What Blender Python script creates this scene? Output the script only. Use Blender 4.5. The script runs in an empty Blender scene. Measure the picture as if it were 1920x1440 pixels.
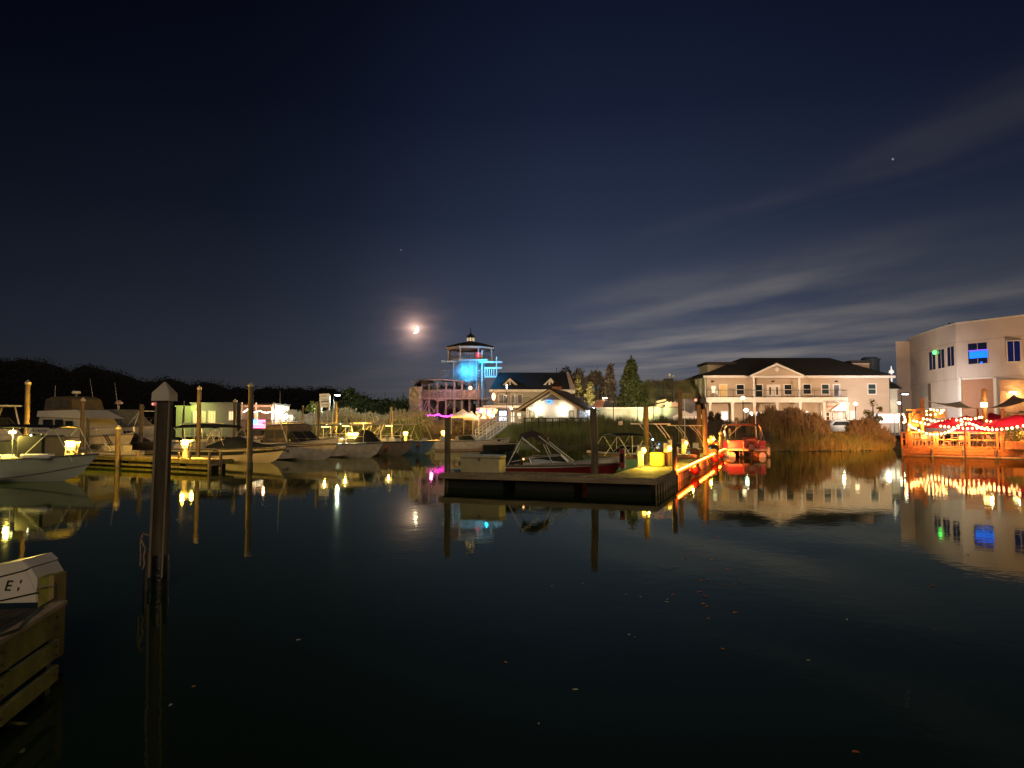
import bpy, math, random
from mathutils import Vector, Matrix
R = math.radians
SC = bpy.context.scene
# ------------------------------------------------------------------ camera
F = 1331.0                       # focal length in pixels of the 1920 px frame
PITCH = math.atan(72.0 / F)
CH = 2.5                         # eye height above the water
cam_d = bpy.data.cameras.new('camera'); cam = bpy.data.objects.new('camera', cam_d)
SC.collection.objects.link(cam); SC.camera = cam
cam_d.sensor_width = 36; cam_d.lens = 36 * F / 1920; cam_d.clip_start = 0.1; cam_d.clip_end = 6000
cam.location = (0, 0, CH); cam.rotation_euler = (R(90) + PITCH, 0, 0)
SC.view_settings.view_transform = 'Standard'; SC.view_settings.look = 'None'
SC.view_settings.exposure = 0; SC.view_settings.gamma = 1
SC.cycles.use_denoising = True
SC.cycles.max_bounces = 6; SC.cycles.diffuse_bounces = 2; SC.cycles.glossy_bounces = 4
SC.cycles.transmission_bounces = 4; SC.cycles.transparent_max_bounces = 8; SC.cycles.volume_bounces = 0
SC.cycles.caustics_reflective = False; SC.cycles.caustics_refractive = False
SC.cycles.sample_clamp_indirect = 3; SC.cycles.sample_clamp_direct = 0
SC.cycles.use_light_tree = True

def ray(px, py):
    dx = (px - 960) / F; dz = (720 - py) / F
    return dx, math.cos(PITCH) - dz * math.sin(PITCH), math.sin(PITCH) + dz * math.cos(PITCH)
def at(px, py, Y):
    x, y, z = ray(px, py); t = Y / y
    return Vector((x * t, Y, CH + z * t))
def gx(px, Y): return at(px, 792, Y).x
def gz(py, Y): return at(960, py, Y).z
def onz(px, py, z):
    x, y, zz = ray(px, py); t = (z - CH) / zz
    return Vector((x * t, y * t, z))

# ------------------------------------------------------------------ world: night sky over the town glow
W = bpy.data.worlds.new('World'); SC.world = W; W.use_nodes = True
nt = W.node_tree; nt.nodes.clear()
def nd(t, **k):
    n = nt.nodes.new(t)
    for a, b in k.items(): setattr(n, a, b)
    return n
def lk(a, b): nt.links.new(a, b)
def M(op, a, b=None, c=None):
    n = nd('ShaderNodeMath', operation=op)
    for i, v in enumerate((a, b, c)):
        if v is None: continue
        if isinstance(v, (int, float)): n.inputs[i].default_value = v
        else: lk(v, n.inputs[i])
    return n.outputs[0]
def VM(op, a, b=None):
    n = nd('ShaderNodeVectorMath', operation=op)
    for i, v in enumerate((a, b)):
        if v is None: continue
        if isinstance(v, (tuple, list, Vector)): n.inputs[i].default_value = tuple(v)
        else: lk(v, n.inputs[i])
    return n
def ramp(fac, stops, interp='LINEAR'):
    n = nd('ShaderNodeValToRGB'); n.color_ramp.interpolation = interp
    e = n.color_ramp.elements
    while len(e) < len(stops): e.new(0.5)
    for i, (p, c) in enumerate(stops):
        e[i].position = p; e[i].color = (c[0], c[1], c[2], 1) if isinstance(c, tuple) else (c, c, c, 1)
    lk(fac, n.inputs[0]); return n.outputs[0]
def mulc(col, f):
    n = VM('SCALE', col)
    if isinstance(f, (int, float)): n.inputs['Scale'].default_value = f
    else: lk(f, n.inputs['Scale'])
    return n.outputs[0]
tc = nd('ShaderNodeTexCoord'); dirv = VM('NORMALIZE', tc.outputs['Generated']).outputs[0]
sx = nd('ShaderNodeSeparateXYZ'); lk(dirv, sx.inputs[0]); X, Y_, Z = sx.outputs
az = M('MULTIPLY', M('ARCTAN2', X, Y_), 57.2958)
el = M('MULTIPLY', M('ARCSINE', Z), 57.2958)
# elevation gradient of a moonlit, light-polluted sky
S = lambda d: max(0, min(1, d / 45.0))
grad = ramp(M('DIVIDE', M('ABSOLUTE', el), 45.0), [(S(0), (.105, .105, .118)), (S(3), (.092, .098, .122)), (S(6), (.068, .083, .128)),
    (S(10), (.043, .057, .096)), (S(16), (.0205, .0300, .062)), (S(24), (.0092, .0140, .036)), (S(31), (.0054, .0082, .0225)), (1, (.0020, .0034, .0085))])
azf = ramp(M('DIVIDE', M('ADD', az, 180.0), 360.0), [(0, .06), (.38, .16), (.407, .21), (.44, .28), (.462, .42), (.485, .72), (.51, .95),
    (.54, .92), (.575, .70), (.61, .55), (.7, .3), (1, .05)])
# the cloud layer: long parallel bands on a plane high overhead, running off to the left
cz = M('MAXIMUM', Z, .035)
a25 = R(25)
across = M('DIVIDE', M('ADD', M('MULTIPLY', X, math.cos(a25)), M('MULTIPLY', Y_, math.sin(a25))), cz)
along = M('DIVIDE', M('ADD', M('MULTIPLY', X, -math.sin(a25)), M('MULTIPLY', Y_, math.cos(a25))), cz)
cb = nd('ShaderNodeCombineXYZ'); lk(across, cb.inputs[0]); lk(M('MULTIPLY', along, .55), cb.inputs[1])
nz = nd('ShaderNodeTexNoise'); nz.inputs['Scale'].default_value = .62; nz.inputs['Detail'].default_value = 5; nz.inputs['Roughness'].default_value = .55
lk(cb.outputs[0], nz.inputs['Vector'])
cb2 = nd('ShaderNodeCombineXYZ'); lk(M('MULTIPLY', across, .35), cb2.inputs[0]); lk(M('MULTIPLY', along, .16), cb2.inputs[1])
nz2 = nd('ShaderNodeTexNoise'); nz2.inputs['Scale'].default_value = 1.1; nz2.inputs['Detail'].default_value = 4
lk(cb2.outputs[0], nz2.inputs['Vector'])
wac = M('ADD', across, M('MULTIPLY', M('SUBTRACT', nz2.outputs[0], .5), 3.2))
def band(c, w, amp):
    d = M('DIVIDE', M('SUBTRACT', wac, c), w)
    return M('MULTIPLY', M('EXPONENT', M('MULTIPLY', M('MULTIPLY', d, d), -1.0)), amp)
azn = M('DIVIDE', M('ADD', az, 180.0), 360.0)
sum_ = M('MULTIPLY', band(3.8, .52, 1.05), ramp(azn, [(.52, 1), (.56, .85), (.585, .25), (.7, .05)]))
sum_ = M('ADD', sum_, M('MULTIPLY', M('ADD', band(5.6, 1.0, 1.2), band(8.0, 1.6, 1.15)), ramp(azn, [(.50, .8), (.545, 1), (.585, .55), (.7, .2)])))
sum_ = M('ADD', sum_, M('MULTIPLY', M('ADD', band(2.16, .18, .95), band(2.6, .07, .16)), ramp(azn, [(.522, 0), (.545, .8), (.60, 1)])))
tex = ramp(nz.outputs[0], [(.36, .05), (.50, .70), (.66, 1.55)])
cl = M('MULTIPLY', sum_, tex)
caz = ramp(M('DIVIDE', M('ADD', az, 180.0), 360.0), [(0, 0.02), (.40, .03), (.46, .06), (.485, .12), (.51, .5), (.535, .95), (.58, 1), (.62, .7), (.75, .2), (1, .02)])
cel = ramp(M('DIVIDE', M('ABSOLUTE', el), 45.0), [(0, (.055, .046, .034)), (S(4), (.098, .076, .050)), (S(8), (.080, .064, .043)), (S(12), (.050, .042, .031)),
    (S(18), (.022, .0175, .0125)), (S(26), (.015, .012, .0095)), (1, (.0005, .0005, .0005))])
cloud = mulc(mulc(cel, cl), caz)
# moon halo in thin cloud
MD = Vector(ray(778, 618)).normalized()
dm = VM('DISTANCE', dirv, MD).outputs['Value']
def gs(w, amp):
    q = M('DIVIDE', dm, w)
    return M('MULTIPLY', M('EXPONENT', M('MULTIPLY', q, -1.0)), amp)
wisp = nd('ShaderNodeTexNoise'); wisp.inputs['Scale'].default_value = 1.0; wisp.inputs['Detail'].default_value = 4
cw = nd('ShaderNodeCombineXYZ'); lk(M('MULTIPLY', az, .30), cw.inputs[0]); lk(M('MULTIPLY', el, 1.15), cw.inputs[1]); lk(cw.outputs[0], wisp.inputs['Vector'])
wr = ramp(wisp.outputs[0], [(.30, .72), (.52, .95), (.70, 1.35)])
halo = mulc(mulc(ramp(dm, [(0, (1.0, .62, .46)), (.03, (1.0, .60, .50)), (.09, (.8, .7, .8)), (.3, (.6, .7, .9))]), M('ADD', gs(.0085, 1.7), gs(.030, .085))), wr)
# stars
vor = nd('ShaderNodeTexVoronoi'); vor.inputs['Scale'].default_value = 15.0; lk(dirv, vor.inputs['Vector'])
sc_ = nd('ShaderNodeSeparateColor'); lk(vor.outputs['Color'], sc_.inputs[0])
st = M('MULTIPLY', M('LESS_THAN', vor.outputs['Distance'], .021), M('GREATER_THAN', sc_.outputs[0], .55))
st = M('MULTIPLY', st, M('MULTIPLY', M('POWER', sc_.outputs[1], 2.0), .8))
cst = nd('ShaderNodeCombineXYZ'); lk(M('MULTIPLY', st, .9), cst.inputs[0]); lk(M('MULTIPLY', st, .92), cst.inputs[1]); lk(st, cst.inputs[2])
sky = nd('ShaderNodeTexSky'); sky.sky_type = 'NISHITA'; sky.sun_disc = False
sky.sun_elevation = R(-6); sky.sun_rotation = R(180)
tot = VM('ADD', mulc(grad, azf), cloud).outputs[0]
tot = VM('ADD', tot, halo).outputs[0]
tot = VM('ADD', tot, cst.outputs[0]).outputs[0]
tot = VM('ADD', tot, mulc(sky.outputs[0], .002)).outputs[0]
bg = nd('ShaderNodeBackground'); lk(tot, bg.inputs[0]); bg.inputs[1].default_value = 1.0
wo = nd('ShaderNodeOutputWorld'); lk(bg.outputs[0], wo.inputs[0])
W.cycles.sampling_method = 'MANUAL'; W.cycles.sample_map_resolution = 256
# the town's glow from behind the viewer: very weak, very soft, warm
sd = bpy.data.lights.new('sun', 'SUN'); sd.energy = 0.74; sd.angle = R(35); sd.color = (1.0, .80, .58)
so = bpy.data.objects.new('sun', sd); SC.collection.objects.link(so)
so.rotation_euler = (R(66), 0, R(12))

# ------------------------------------------------------------------ materials
MATS = {}
def mat(name, col, rough=.6, metal=0.0, var=.15, scale=3.0, emit=None, es=0.0, bump=0.0, bscale=20.0, col2=None, stretch=None, spec=.5, trans=0.0, alpha=1.0):
    if name in MATS: return MATS[name]
    m = bpy.data.materials.new(name); m.use_nodes = True; t = m.node_tree; b = t.nodes['Principled BSDF']
    b.inputs['Roughness'].default_value = rough; b.inputs['Metallic'].default_value = metal
    b.inputs['Specular IOR Level'].default_value = spec
    b.inputs['Base Color'].default_value = (*col, 1)
    if var or col2:
        co = t.nodes.new('ShaderNodeTexCoord'); mp = t.nodes.new('ShaderNodeMapping')
        t.links.new(co.outputs['Object'], mp.inputs[0])
        if stretch: mp.inputs['Scale'].default_value = stretch
        n = t.nodes.new('ShaderNodeTexNoise'); n.inputs['Scale'].default_value = scale; n.inputs['Detail'].default_value = 4
        t.links.new(mp.outputs[0], n.inputs['Vector'])
        r = t.nodes.new('ShaderNodeValToRGB')
        c2 = col2 or tuple(max(0, c * (1 - 2.2 * var)) for c in col)
        c1 = col if col2 else tuple(min(1, c * (1 + var)) for c in col)
        r.color_ramp.elements[0].position = .3; r.color_ramp.elements[0].color = (*c2, 1)
        r.color_ramp.elements[1].position = .7; r.color_ramp.elements[1].color = (*c1, 1)
        t.links.new(n.outputs[0], r.inputs[0]); t.links.new(r.outputs[0], b.inputs['Base Color'])
        if bump:
            bp = t.nodes.new('ShaderNodeBump'); bp.inputs['Strength'].default_value = bump; bp.inputs['Distance'].default_value = .02
            n2 = t.nodes.new('ShaderNodeTexNoise'); n2.inputs['Scale'].default_value = bscale; n2.inputs['Detail'].default_value = 3
            t.links.new(mp.outputs[0], n2.inputs['Vector']); t.links.new(n2.outputs[0], bp.inputs['Height']); t.links.new(bp.outputs[0], b.inputs['Normal'])
    if emit:
        b.inputs['Emission Color'].default_value = (*emit, 1); b.inputs['Emission Strength'].default_value = es
    if trans: b.inputs['Transmission Weight'].default_value = trans
    if alpha < 1: b.inputs['Alpha'].default_value = alpha
    MATS[name] = m; return m
def lampmat(name, col, es=1.0):
    return mat(name, tuple(min(.8, c) for c in col), .5, emit=col, es=es, var=0)
wood = mat('weathered wood', (.16, .12, .075), .8, var=.28, scale=5, stretch=(1, 1, .18), bump=.5, bscale=26)
wood_w = mat('wet dark wood', (.05, .042, .028), .5, var=.4, scale=4, stretch=(1, 1, .2), bump=.5)
deckw = mat('dock boards', (.30, .24, .16), .75, var=.22, scale=7, stretch=(1, .25, 1), bump=.3)
fasc = mat('dock fascia timber', (.27, .20, .12), .75, var=.22, scale=3, stretch=(.25, .25, 2.2), bump=.4)
algae = mat('algae stained timber', (.21, .20, .045), .75, col2=(.10, .085, .02), scale=2.6, stretch=(1.2, 1.2, .5), bump=.5)
white = mat('white gelcoat', (.62, .60, .55), .28, var=.06, scale=.8)
offw = mat('cream gelcoat', (.52, .48, .40), .35, var=.08, scale=.9)
tanh = mat('tan hull', (.66, .56, .43), .4, var=.1)
bluh = mat('blue hull', (.16, .24, .33), .3, var=.1)
grnh = mat('pale green hull', (.30, .36, .22), .4, var=.1)
navy = mat('navy canvas', (.012, .018, .028), .8, var=.2)
blk = mat('black canvas', (.008, .008, .008), .7, var=.2)
redh = mat('dark red stripe', (.17, .015, .012), .4, var=.1)
teal = mat('teal hull', (.06, .14, .17), .4, var=.1)
greyc = mat('grey canvas', (.12, .12, .11), .8, var=.15)
steel = mat('stainless steel', (.6, .58, .55), .3, .9, var=0)
alum = mat('white painted tube', (.7, .68, .62), .4, var=0)
vinyl = mat('cream vinyl', (.6, .55, .42), .5, var=.06)
glass = mat('dark glass', (.015, .018, .02), .05, var=0)
smoked = mat('smoked windshield', (.03, .035, .03), .06, var=0, alpha=.75)
motor = mat('black outboard', (.012, .012, .013), .3, var=0)
motorw = mat('white outboard', (.62, .56, .47), .3, var=.05)
chk = mat('chain black', (.01, .01, .01), .5, var=0)
rope = mat('rope', (.25, .2, .12), .9, var=.1)
capw = mat('white pile cap', (.50, .44, .35), .5, var=.12, scale=2)
trim = mat('white trim', (.66, .58, .50), .6, var=.05)
trimg = mat('cream trim', (.60, .55, .44), .6, var=.05)
roofd = mat('dark shingle roof', (.022, .017, .015), .9, var=.25, scale=6, stretch=(1, 1, 6), bump=.3)
conc = mat('concrete', (.3, .28, .25), .9, var=.12)
soil = mat('dark soil and grass', (.045, .05, .025), .95, col2=(.025, .02, .015), scale=.6, bump=.4, bscale=4)
asph = mat('asphalt', (.05, .048, .045), .9, var=.15)
winlit = lampmat('warm lit window', (1.0, .62, .28), 1.1)
winlit2 = lampmat('dim lit window', (.8, .5, .18), .35)
winwhite = lampmat('white lit window', (.9, .92, 1.0), 1.5)

# ------------------------------------------------------------------ mesh builder
class MB:
    def __init__(s): s.v = []; s.f = []
    def add(s, vs, fs):
        o = len(s.v); s.v.extend(tuple(v) for v in vs); s.f.extend(tuple(i + o for i in f) for f in fs); return s
    def box(s, x0, x1, y0, y1, z0, z1):
        if x0 > x1: x0, x1 = x1, x0
        if y0 > y1: y0, y1 = y1, y0
        if z0 > z1: z0, z1 = z1, z0
        return s.add([(x0, y0, z0), (x1, y0, z0), (x1, y1, z0), (x0, y1, z0), (x0, y0, z1), (x1, y0, z1), (x1, y1, z1), (x0, y1, z1)],
                     [(0, 3, 2, 1), (4, 5, 6, 7), (0, 1, 5, 4), (1, 2, 6, 5), (2, 3, 7, 6), (3, 0, 4, 7)])
    def bbox(s, x0, x1, y0, y1, z0, z1, b=.02):
        # box with chamfered vertical and top edges
        b = min(b, abs(x1 - x0) * .45, abs(y1 - y0) * .45, abs(z1 - z0) * .45)
        def ring(i, z): return [(x0 + b + i, y0 + i, z), (x1 - b - i, y0 + i, z), (x1 - i, y0 + b + i, z), (x1 - i, y1 - b - i, z), (x1 - b - i, y1 - i, z), (x0 + b + i, y1 - i, z), (x0 + i, y1 - b - i, z), (x0 + i, y0 + b + i, z)]
        return s.loft([ring(b * .7, z0), ring(0, z0 + b), ring(0, z1 - b), ring(b * .7, z1)])
    def obox(s, c, ax, ay, az_):
        c = Vector(c); ax = Vector(ax); ay = Vector(ay); az_ = Vector(az_)
        vs = [c + sx * ax + sy * ay + sz * az_ for sz in (-1, 1) for sx, sy in ((-1, -1), (1, -1), (1, 1), (-1, 1))]
        return s.add(vs, [(0, 3, 2, 1), (4, 5, 6, 7), (0, 1, 5, 4), (1, 2, 6, 5), (2, 3, 7, 6), (3, 0, 4, 7)])
    def loft(s, rings, cap=True, closed=True):
        n = len(rings[0]); vs = [p for r in rings for p in r]; fs = []
        for i in range(len(rings) - 1):
            for j in range(n if closed else n - 1):
                k = (j + 1) % n; fs.append((i * n + j, i * n + k, (i + 1) * n + k, (i + 1) * n + j))
        if cap and closed:
            fs.append(tuple(reversed(range(n)))); fs.append(tuple(range((len(rings) - 1) * n, len(rings) * n)))
        return s.add(vs, fs)
    def tube(s, p0, p1, r0, r1=None, n=8):
        p0 = Vector(p0); p1 = Vector(p1); r1 = r0 if r1 is None else r1
        d = (p1 - p0).normalized(); u = d.orthogonal().normalized(); w = d.cross(u)
        rg = lambda p, r: [p + r * (math.cos(2 * math.pi * i / n) * u + math.sin(2 * math.pi * i / n) * w) for i in range(n)]
        return s.loft([rg(p0, r0), rg(p1, r1)])
    def path(s, pts, r, n=6):
        pts = [Vector(p) for p in pts]; rings = []
        for i, p in enumerate(pts):
            d = (pts[min(i + 1, len(pts) - 1)] - pts[max(i - 1, 0)]).normalized()
            ref = Vector((0, 0, 1)) if abs(d.z) < .9 else Vector((1, 0, 0))
            u = d.cross(ref).normalized(); w = u.cross(d)
            rr = r[i] if isinstance(r, (list, tuple)) else r
            rings.append([p + rr * (math.cos(2 * math.pi * k / n) * u + math.sin(2 * math.pi * k / n) * w) for k in range(n)])
        return s.loft(rings)
    def lathe(s, prof, c=(0, 0, 0), n=12):
        c = Vector(c)
        return s.loft([[c + Vector((r * math.cos(2 * math.pi * i / n), r * math.sin(2 * math.pi * i / n), z)) for i in range(n)] for r, z in prof])
    def ball(s, c, r, n=8, m=5, sz=1.0):
        return s.lathe([(max(r * math.sin(math.pi * j / m), r * .02), -r * sz * math.cos(math.pi * j / m)) for j in range(m + 1)], c, n)
    def quad(s, a, b, c, d): return s.add([a, b, c, d], [(0, 1, 2, 3)])
    def prism(s, poly, d):
        d = Vector(d); a = [Vector(p) for p in poly]; return s.loft([a, [p + d for p in a]])
    def build(s, name, m, parent=None, world=False, smooth=False):
        me = bpy.data.meshes.new(name)
        off = Vector(parent.location) if (world and parent is not None) else Vector((0, 0, 0))
        if world and parent is not None and parent.parent is not None: off = off + Vector(parent.parent.location)
        me.from_pydata([tuple(Vector(v) - off) for v in s.v], [], s.f); me.update()
        if m: me.materials.append(m)
        if smooth:
            me.polygons.foreach_set('use_smooth', [True] * len(me.polygons))
            try: me.set_sharp_from_angle(angle=R(38))
            except Exception: pass
        o = bpy.data.objects.new(name, me); SC.collection.objects.link(o)
        if parent is not None: o.parent = parent
        return o
def tag(o, label=None, cat=None, group=None, kind=None):
    if label: o['label'] = label
    if cat: o['category'] = cat
    if group: o['group'] = group
    if kind: o['kind'] = kind
    return o
def thing(name, loc, label, cat, group=None, rz=0.0):
    o = bpy.data.objects.new(name, None); SC.collection.objects.link(o)
    o.location = loc; o.rotation_euler = (0, 0, rz); o.empty_display_size = .2
    return tag(o, label, cat, group)
def struct(o): o['kind'] = 'structure'; return o
def light(parent, name, p, col, energy, r=.06, kind='POINT', world=False, spot=None, rot=None):
    d = bpy.data.lights.new(name, kind); d.energy = energy; d.color = col; d.shadow_soft_size = r
    if kind == 'SPOT': d.spot_size = spot; d.spot_blend = .6
    o = bpy.data.objects.new(name, d); SC.collection.objects.link(o)
    if parent is not None: o.parent = parent
    o.location = Vector(p) - (Vector(parent.location) if world and parent is not None else Vector((0, 0, 0)))
    if rot: o.rotation_euler = rot
    return o
def spot(parent, p, tgt, col, energy, deg=100, r=.1, name='lamp'):
    return light(parent, name, p, col, energy, r, 'SPOT', True, R(deg), aim(p, tgt))
def aim(src, dst):
    return (Vector(dst) - Vector(src)).to_track_quat('-Z', 'Y').to_euler()
def text_mesh(name, txt, size, m, parent, loc, ax, up, shear=0.0, extrude=.004):
    cu = bpy.data.curves.new('txt', 'FONT'); cu.body = txt; cu.size = size; cu.extrude = extrude; cu.shear = shear
    cu.align_x = 'CENTER'; cu.align_y = 'CENTER'; cu.resolution_u = 3
    tmp = bpy.data.objects.new('txt', cu); SC.collection.objects.link(tmp)
    dg = bpy.context.evaluated_depsgraph_get(); me = bpy.data.meshes.new_from_object(tmp.evaluated_get(dg))
    bpy.data.objects.remove(tmp); bpy.data.curves.remove(cu)
    me.materials.clear(); me.materials.append(m); me.name = name
    o = bpy.data.objects.new(name, me); SC.collection.objects.link(o); o.parent = parent
    ax = Vector(ax).normalized(); up = Vector(up).normalized(); nn = ax.cross(up)
    mt = Matrix((ax, up, nn)).transposed().to_4x4(); mt.translation = Vector(loc)
    o.matrix_local = mt
    return o
def copy_tree(o, parent=None):
    c = o.copy(); SC.collection.objects.link(c); c.parent = parent
    for ch in list(o.children): copy_tree(ch, c)
    return c

# ------------------------------------------------------------------ water, land
def water():
    mb = MB(); mb.quad((-700, -60, 0), (700, -60, 0), (700, 900, 0), (-700, 900, 0))
    m = bpy.data.materials.new('still dark water'); m.use_nodes = True; t = m.node_tree; b = t.nodes['Principled BSDF']
    b.inputs['Base Color'].default_value = (.013, .026, .012, 1); b.inputs['Roughness'].default_value = .030
    b.inputs['IOR'].default_value = 1.33
    gl = t.nodes.new('ShaderNodeBsdfGlossy'); gl.inputs['Color'].default_value = (.93, .97, .74, 1); gl.inputs['Roughness'].default_value = .030
    df = t.nodes.new('ShaderNodeBsdfDiffuse'); df.inputs['Color'].default_value = (.012, .026, .010, 1)
    fr = t.nodes.new('ShaderNodeFresnel'); fr.inputs['IOR'].default_value = 1.33; mx = t.nodes.new('ShaderNodeMixShader')
    t.links.new(fr.outputs[0], mx.inputs[0]); t.links.new(df.outputs[0], mx.inputs[1]); t.links.new(gl.outputs[0], mx.inputs[2]); t.links.new(mx.outputs[0], t.nodes['Material Output'].inputs['Surface'])
    co = t.nodes.new('ShaderNodeTexCoord')
    def nz(sc, det): 
        n = t.nodes.new('ShaderNodeTexNoise'); n.inputs['Scale'].default_value = sc; n.inputs['Detail'].default_value = det
        t.links.new(co.outputs['Object'], n.inputs['Vector']); return n
    n1 = nz(.55, 2); n2 = nz(4.0, 3)
    b1 = t.nodes.new('ShaderNodeBump'); b1.inputs['Strength'].default_value = 1; b1.inputs['Distance'].default_value = .004
    b2 = t.nodes.new('ShaderNodeBump'); b2.inputs['Strength'].default_value = 1; b2.inputs['Distance'].default_value = .0013
    t.links.new(n1.outputs[0], b1.inputs['Height']); t.links.new(n2.outputs[0], b2.inputs['Height'])
    t.links.new(b1.outputs[0], b2.inputs['Normal']); t.links.new(b2.outputs[0], gl.inputs['Normal']); t.links.new(b2.outputs[0], fr.inputs['Normal']); t.nodes.remove(b)
    o = mb.build('water', m); return tag(o, 'still black harbour water mirroring the lights', 'water', kind='structure')
water()
SHORE = [(-700, 150), (-160, 118), (-75, 92), (-45, 80), (-28, 75.5), (-18, 76.5), (-9, 83), (-4, 83), (-1, 76), (3, 71), (9, 66), (15, 62), (22, 61.5),
         (28, 62), (33, 64), (36, 68), (60, 73), (150, 86), (700, 140)]
def shore_y(x):
    for (a, b), (c, d) in zip(SHORE, SHORE[1:]):
        if a <= x <= c: return b + (d - b) * (x - a) / (c - a)
    return 150
GZ = 1.15
def land():
    rnd = random.Random(5); xs = []
    x = -700.0
    while x < 700:
        xs.append(x); x += 1.2 if abs(x) < 70 else (6 if abs(x) < 160 else 40)
    xs.append(700.0)
    offs = [(-1.5, -.6), (-.2, -.02), (.5, .35), (1.6, .8), (3.5, GZ), (14, GZ + .02), (60, GZ + .02), (1600, GZ + .02)]
    vs = []; fs = []
    for x in xs:
        for k, (o, z) in enumerate(offs):
            j = rnd.uniform(-.35, .35) if k < 4 else 0
            vs.append((x, shore_y(x) + o + j, z + (rnd.uniform(-.08, .08) if 0 < k < 4 else 0)))
    n = len(offs)
    for i in range(len(xs) - 1):
        for k in range(n - 1): fs.append((i * n + k, (i + 1) * n + k, (i + 1) * n + k + 1, i * n + k + 1))
    mb = MB(); mb.add(vs, fs)
    return tag(mb.build('ground', soil, smooth=True), 'dark muddy bank and ground behind the harbour', 'ground', kind='structure')
land()
def moon():
    # a thin lit crescent, horns to the left, 1500 m away
    D = 1500.0; c = Vector((0, 0, CH)) + MD * D; r = D * math.tan(R(.30))
    right = MD.cross(Vector((0, 0, 1))).normalized(); up = right.cross(MD); N = 20; th = R(-22)
    out = []; inn = []
    for i in range(N + 1):
        a = -math.pi / 2 + math.pi * i / N
        pa = (math.cos(a), math.sin(a)); pb = (math.cos(a) * .30, math.sin(a))
        for p, L in ((pa, out), (pb, inn)):
            q = (p[0] * math.cos(th) - p[1] * math.sin(th), p[0] * math.sin(th) + p[1] * math.cos(th))
            L.append(c + right * q[0] * r + up * q[1] * r)
    mb = MB(); poly = out + list(reversed(inn))[1:-1]
    mb.prism(poly, MD * r * .5)
    o = thing('moon', tuple(c), 'bright crescent moon low in the sky with a pinkish halo', 'moon')
    mb.build('crescent', lampmat('moonlight', (1.0, .86, .70), 9.0), o, world=True)
moon()
# ------------------------------------------------------------------ docks
DZ = .57
def dock_section(name, C, u, w, L, Wd, label, fm=fasc, dm=deckw, z=DZ, slats='both', group=None, fh=.17, floatd=True):
    """floating dock: C near corner, runs along u for L, width Wd along w"""
    C = Vector((C[0], C[1], 0)); u = Vector((u[0], u[1], 0)).normalized(); w = Vector((w[0], w[1], 0)).normalized()
    t = thing(name, (C + u * L / 2 + w * Wd / 2), label, 'dock', group)
    up = Vector((0, 0, 1)); c = C + u * L / 2 + w * Wd / 2
    mb = MB(); n = max(2, int(L / .15)); pw = L / n
    for i in range(n):
        p = C + u * (pw * (i + .5)) + w * Wd / 2 + up * (z - .02)
        mb.obox(p, u * (pw / 2 - .006), w * (Wd / 2 + .01), up * .02)
    mb.build('deck_boards', dm, t, world=True)
    mb = MB()
    for s in (-1, 1):
        mb.obox(c + w * s * (Wd / 2 + .035) + up * (z - .035 - fh / 2), u * (L / 2 + .035), w * .03, up * fh / 2)
        mb.obox(c + u * s * (L / 2 + .035) + up * (z - .035 - fh / 2), w * (Wd / 2 + .005), u * .03, up * fh / 2)
    mb.build('fascia', fm, t, world=True)
    if slats:
        mb = MB(); k = int(L / .55)
        for s in ((-1, 1) if slats == 'both' else (-1,) if slats == 'near' else ()):
            for i in range(k + 1):
                for d in (-.07, .07):
                    mb.obox(c + w * s * (Wd / 2 + .02) + u * (-L / 2 + L * i / k + d) + up * ((z - .2 - fh / 2) / 2 + .03), u * .028, w * .02, up * ((z - .2) / 2))
        k = int(Wd / .55)
        for s in ((-1, 1) if slats == 'both' else (-1,) if slats == 'end' else ()):
            for i in range(k + 1):
                mb.obox(c + u * s * (L / 2 + .02) + w * (-Wd / 2 + Wd * i / max(k, 1)) + up * ((z - .2) / 2), w * .04, u * .02, up * ((z - .2) / 2))
        mb.build('hanger_slats', fm, t, world=True)
    if floatd:
        mb = MB(); k = max(1, int(L / 2.6))
        for i in range(k):
            mb.obox(c + u * (-L / 2 + L * (i + .5) / k) + up * .10, u * (L / k / 2 - .25), w * (Wd / 2 - .22), up * .22)
        mb.build('float', blk, t, world=True)
    return t
TC = Vector((4.93, 24.5, 0)); TU = Vector((.354, .935, 0)).normalized(); TW = Vector((-.935, .354, 0)).normalized()
def td(u, w, z=0): return TC + TU * u + TW * w + Vector((0, 0, z))
head = dock_section('floating_dock', td(0, 0), TW, TU, 8.2, 1.75, 'timber cross head of the T shaped dock, end on to the water, nearest the camera', slats='end')
leg = dock_section('floating_dock', td(1.83, 0), TU, TW, 27.2, 1.85, 'long narrow timber dock edged with a glowing red light strip', slats='near')
# light strip on the right edge
mb = MB()
strip = thing('light_strip', td(16, -.09, .5), 'glowing red orange light strip along the right edge of the long dock', 'light strip')
for a, b in ((4.9, 17.8), (18.6, 22.3), (22.8, 27.6), (28.1, 31.0)):
    c = td((a + b) / 2, -.085, DZ - .03); mb.obox(c, TU * (b - a) / 2, TW * .014, Vector((0, 0, .022)))
mb.build('lit_tube', lampmat('red orange strip glow', (1.0, .22, .03), 45.0), strip, world=True)
mb = MB(); mb.obox(td(17.9, -.078, DZ - .105), TU * 13.2, TW * .012, Vector((0, 0, .045))); mb.build('bloom_band', lampmat('orange strip diffuser', (1.0, .09, .006), 4.5), strip, world=True)  # glowing band painting the strip's bloom; the strip has no such part
ad = bpy.data.lights.new('strip_lamp', 'AREA'); ad.shape = 'RECTANGLE'; ad.size = 26.0; ad.size_y = .07; ad.energy = 420; ad.color = (1.0, .075, .005)
ao = bpy.data.objects.new('strip_lamp', ad); SC.collection.objects.link(ao); ao.parent = strip; zdir = (TW * 1.0 + Vector((0, 0, -.15))).normalized(); ydir = zdir.cross(TU).normalized()
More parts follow.
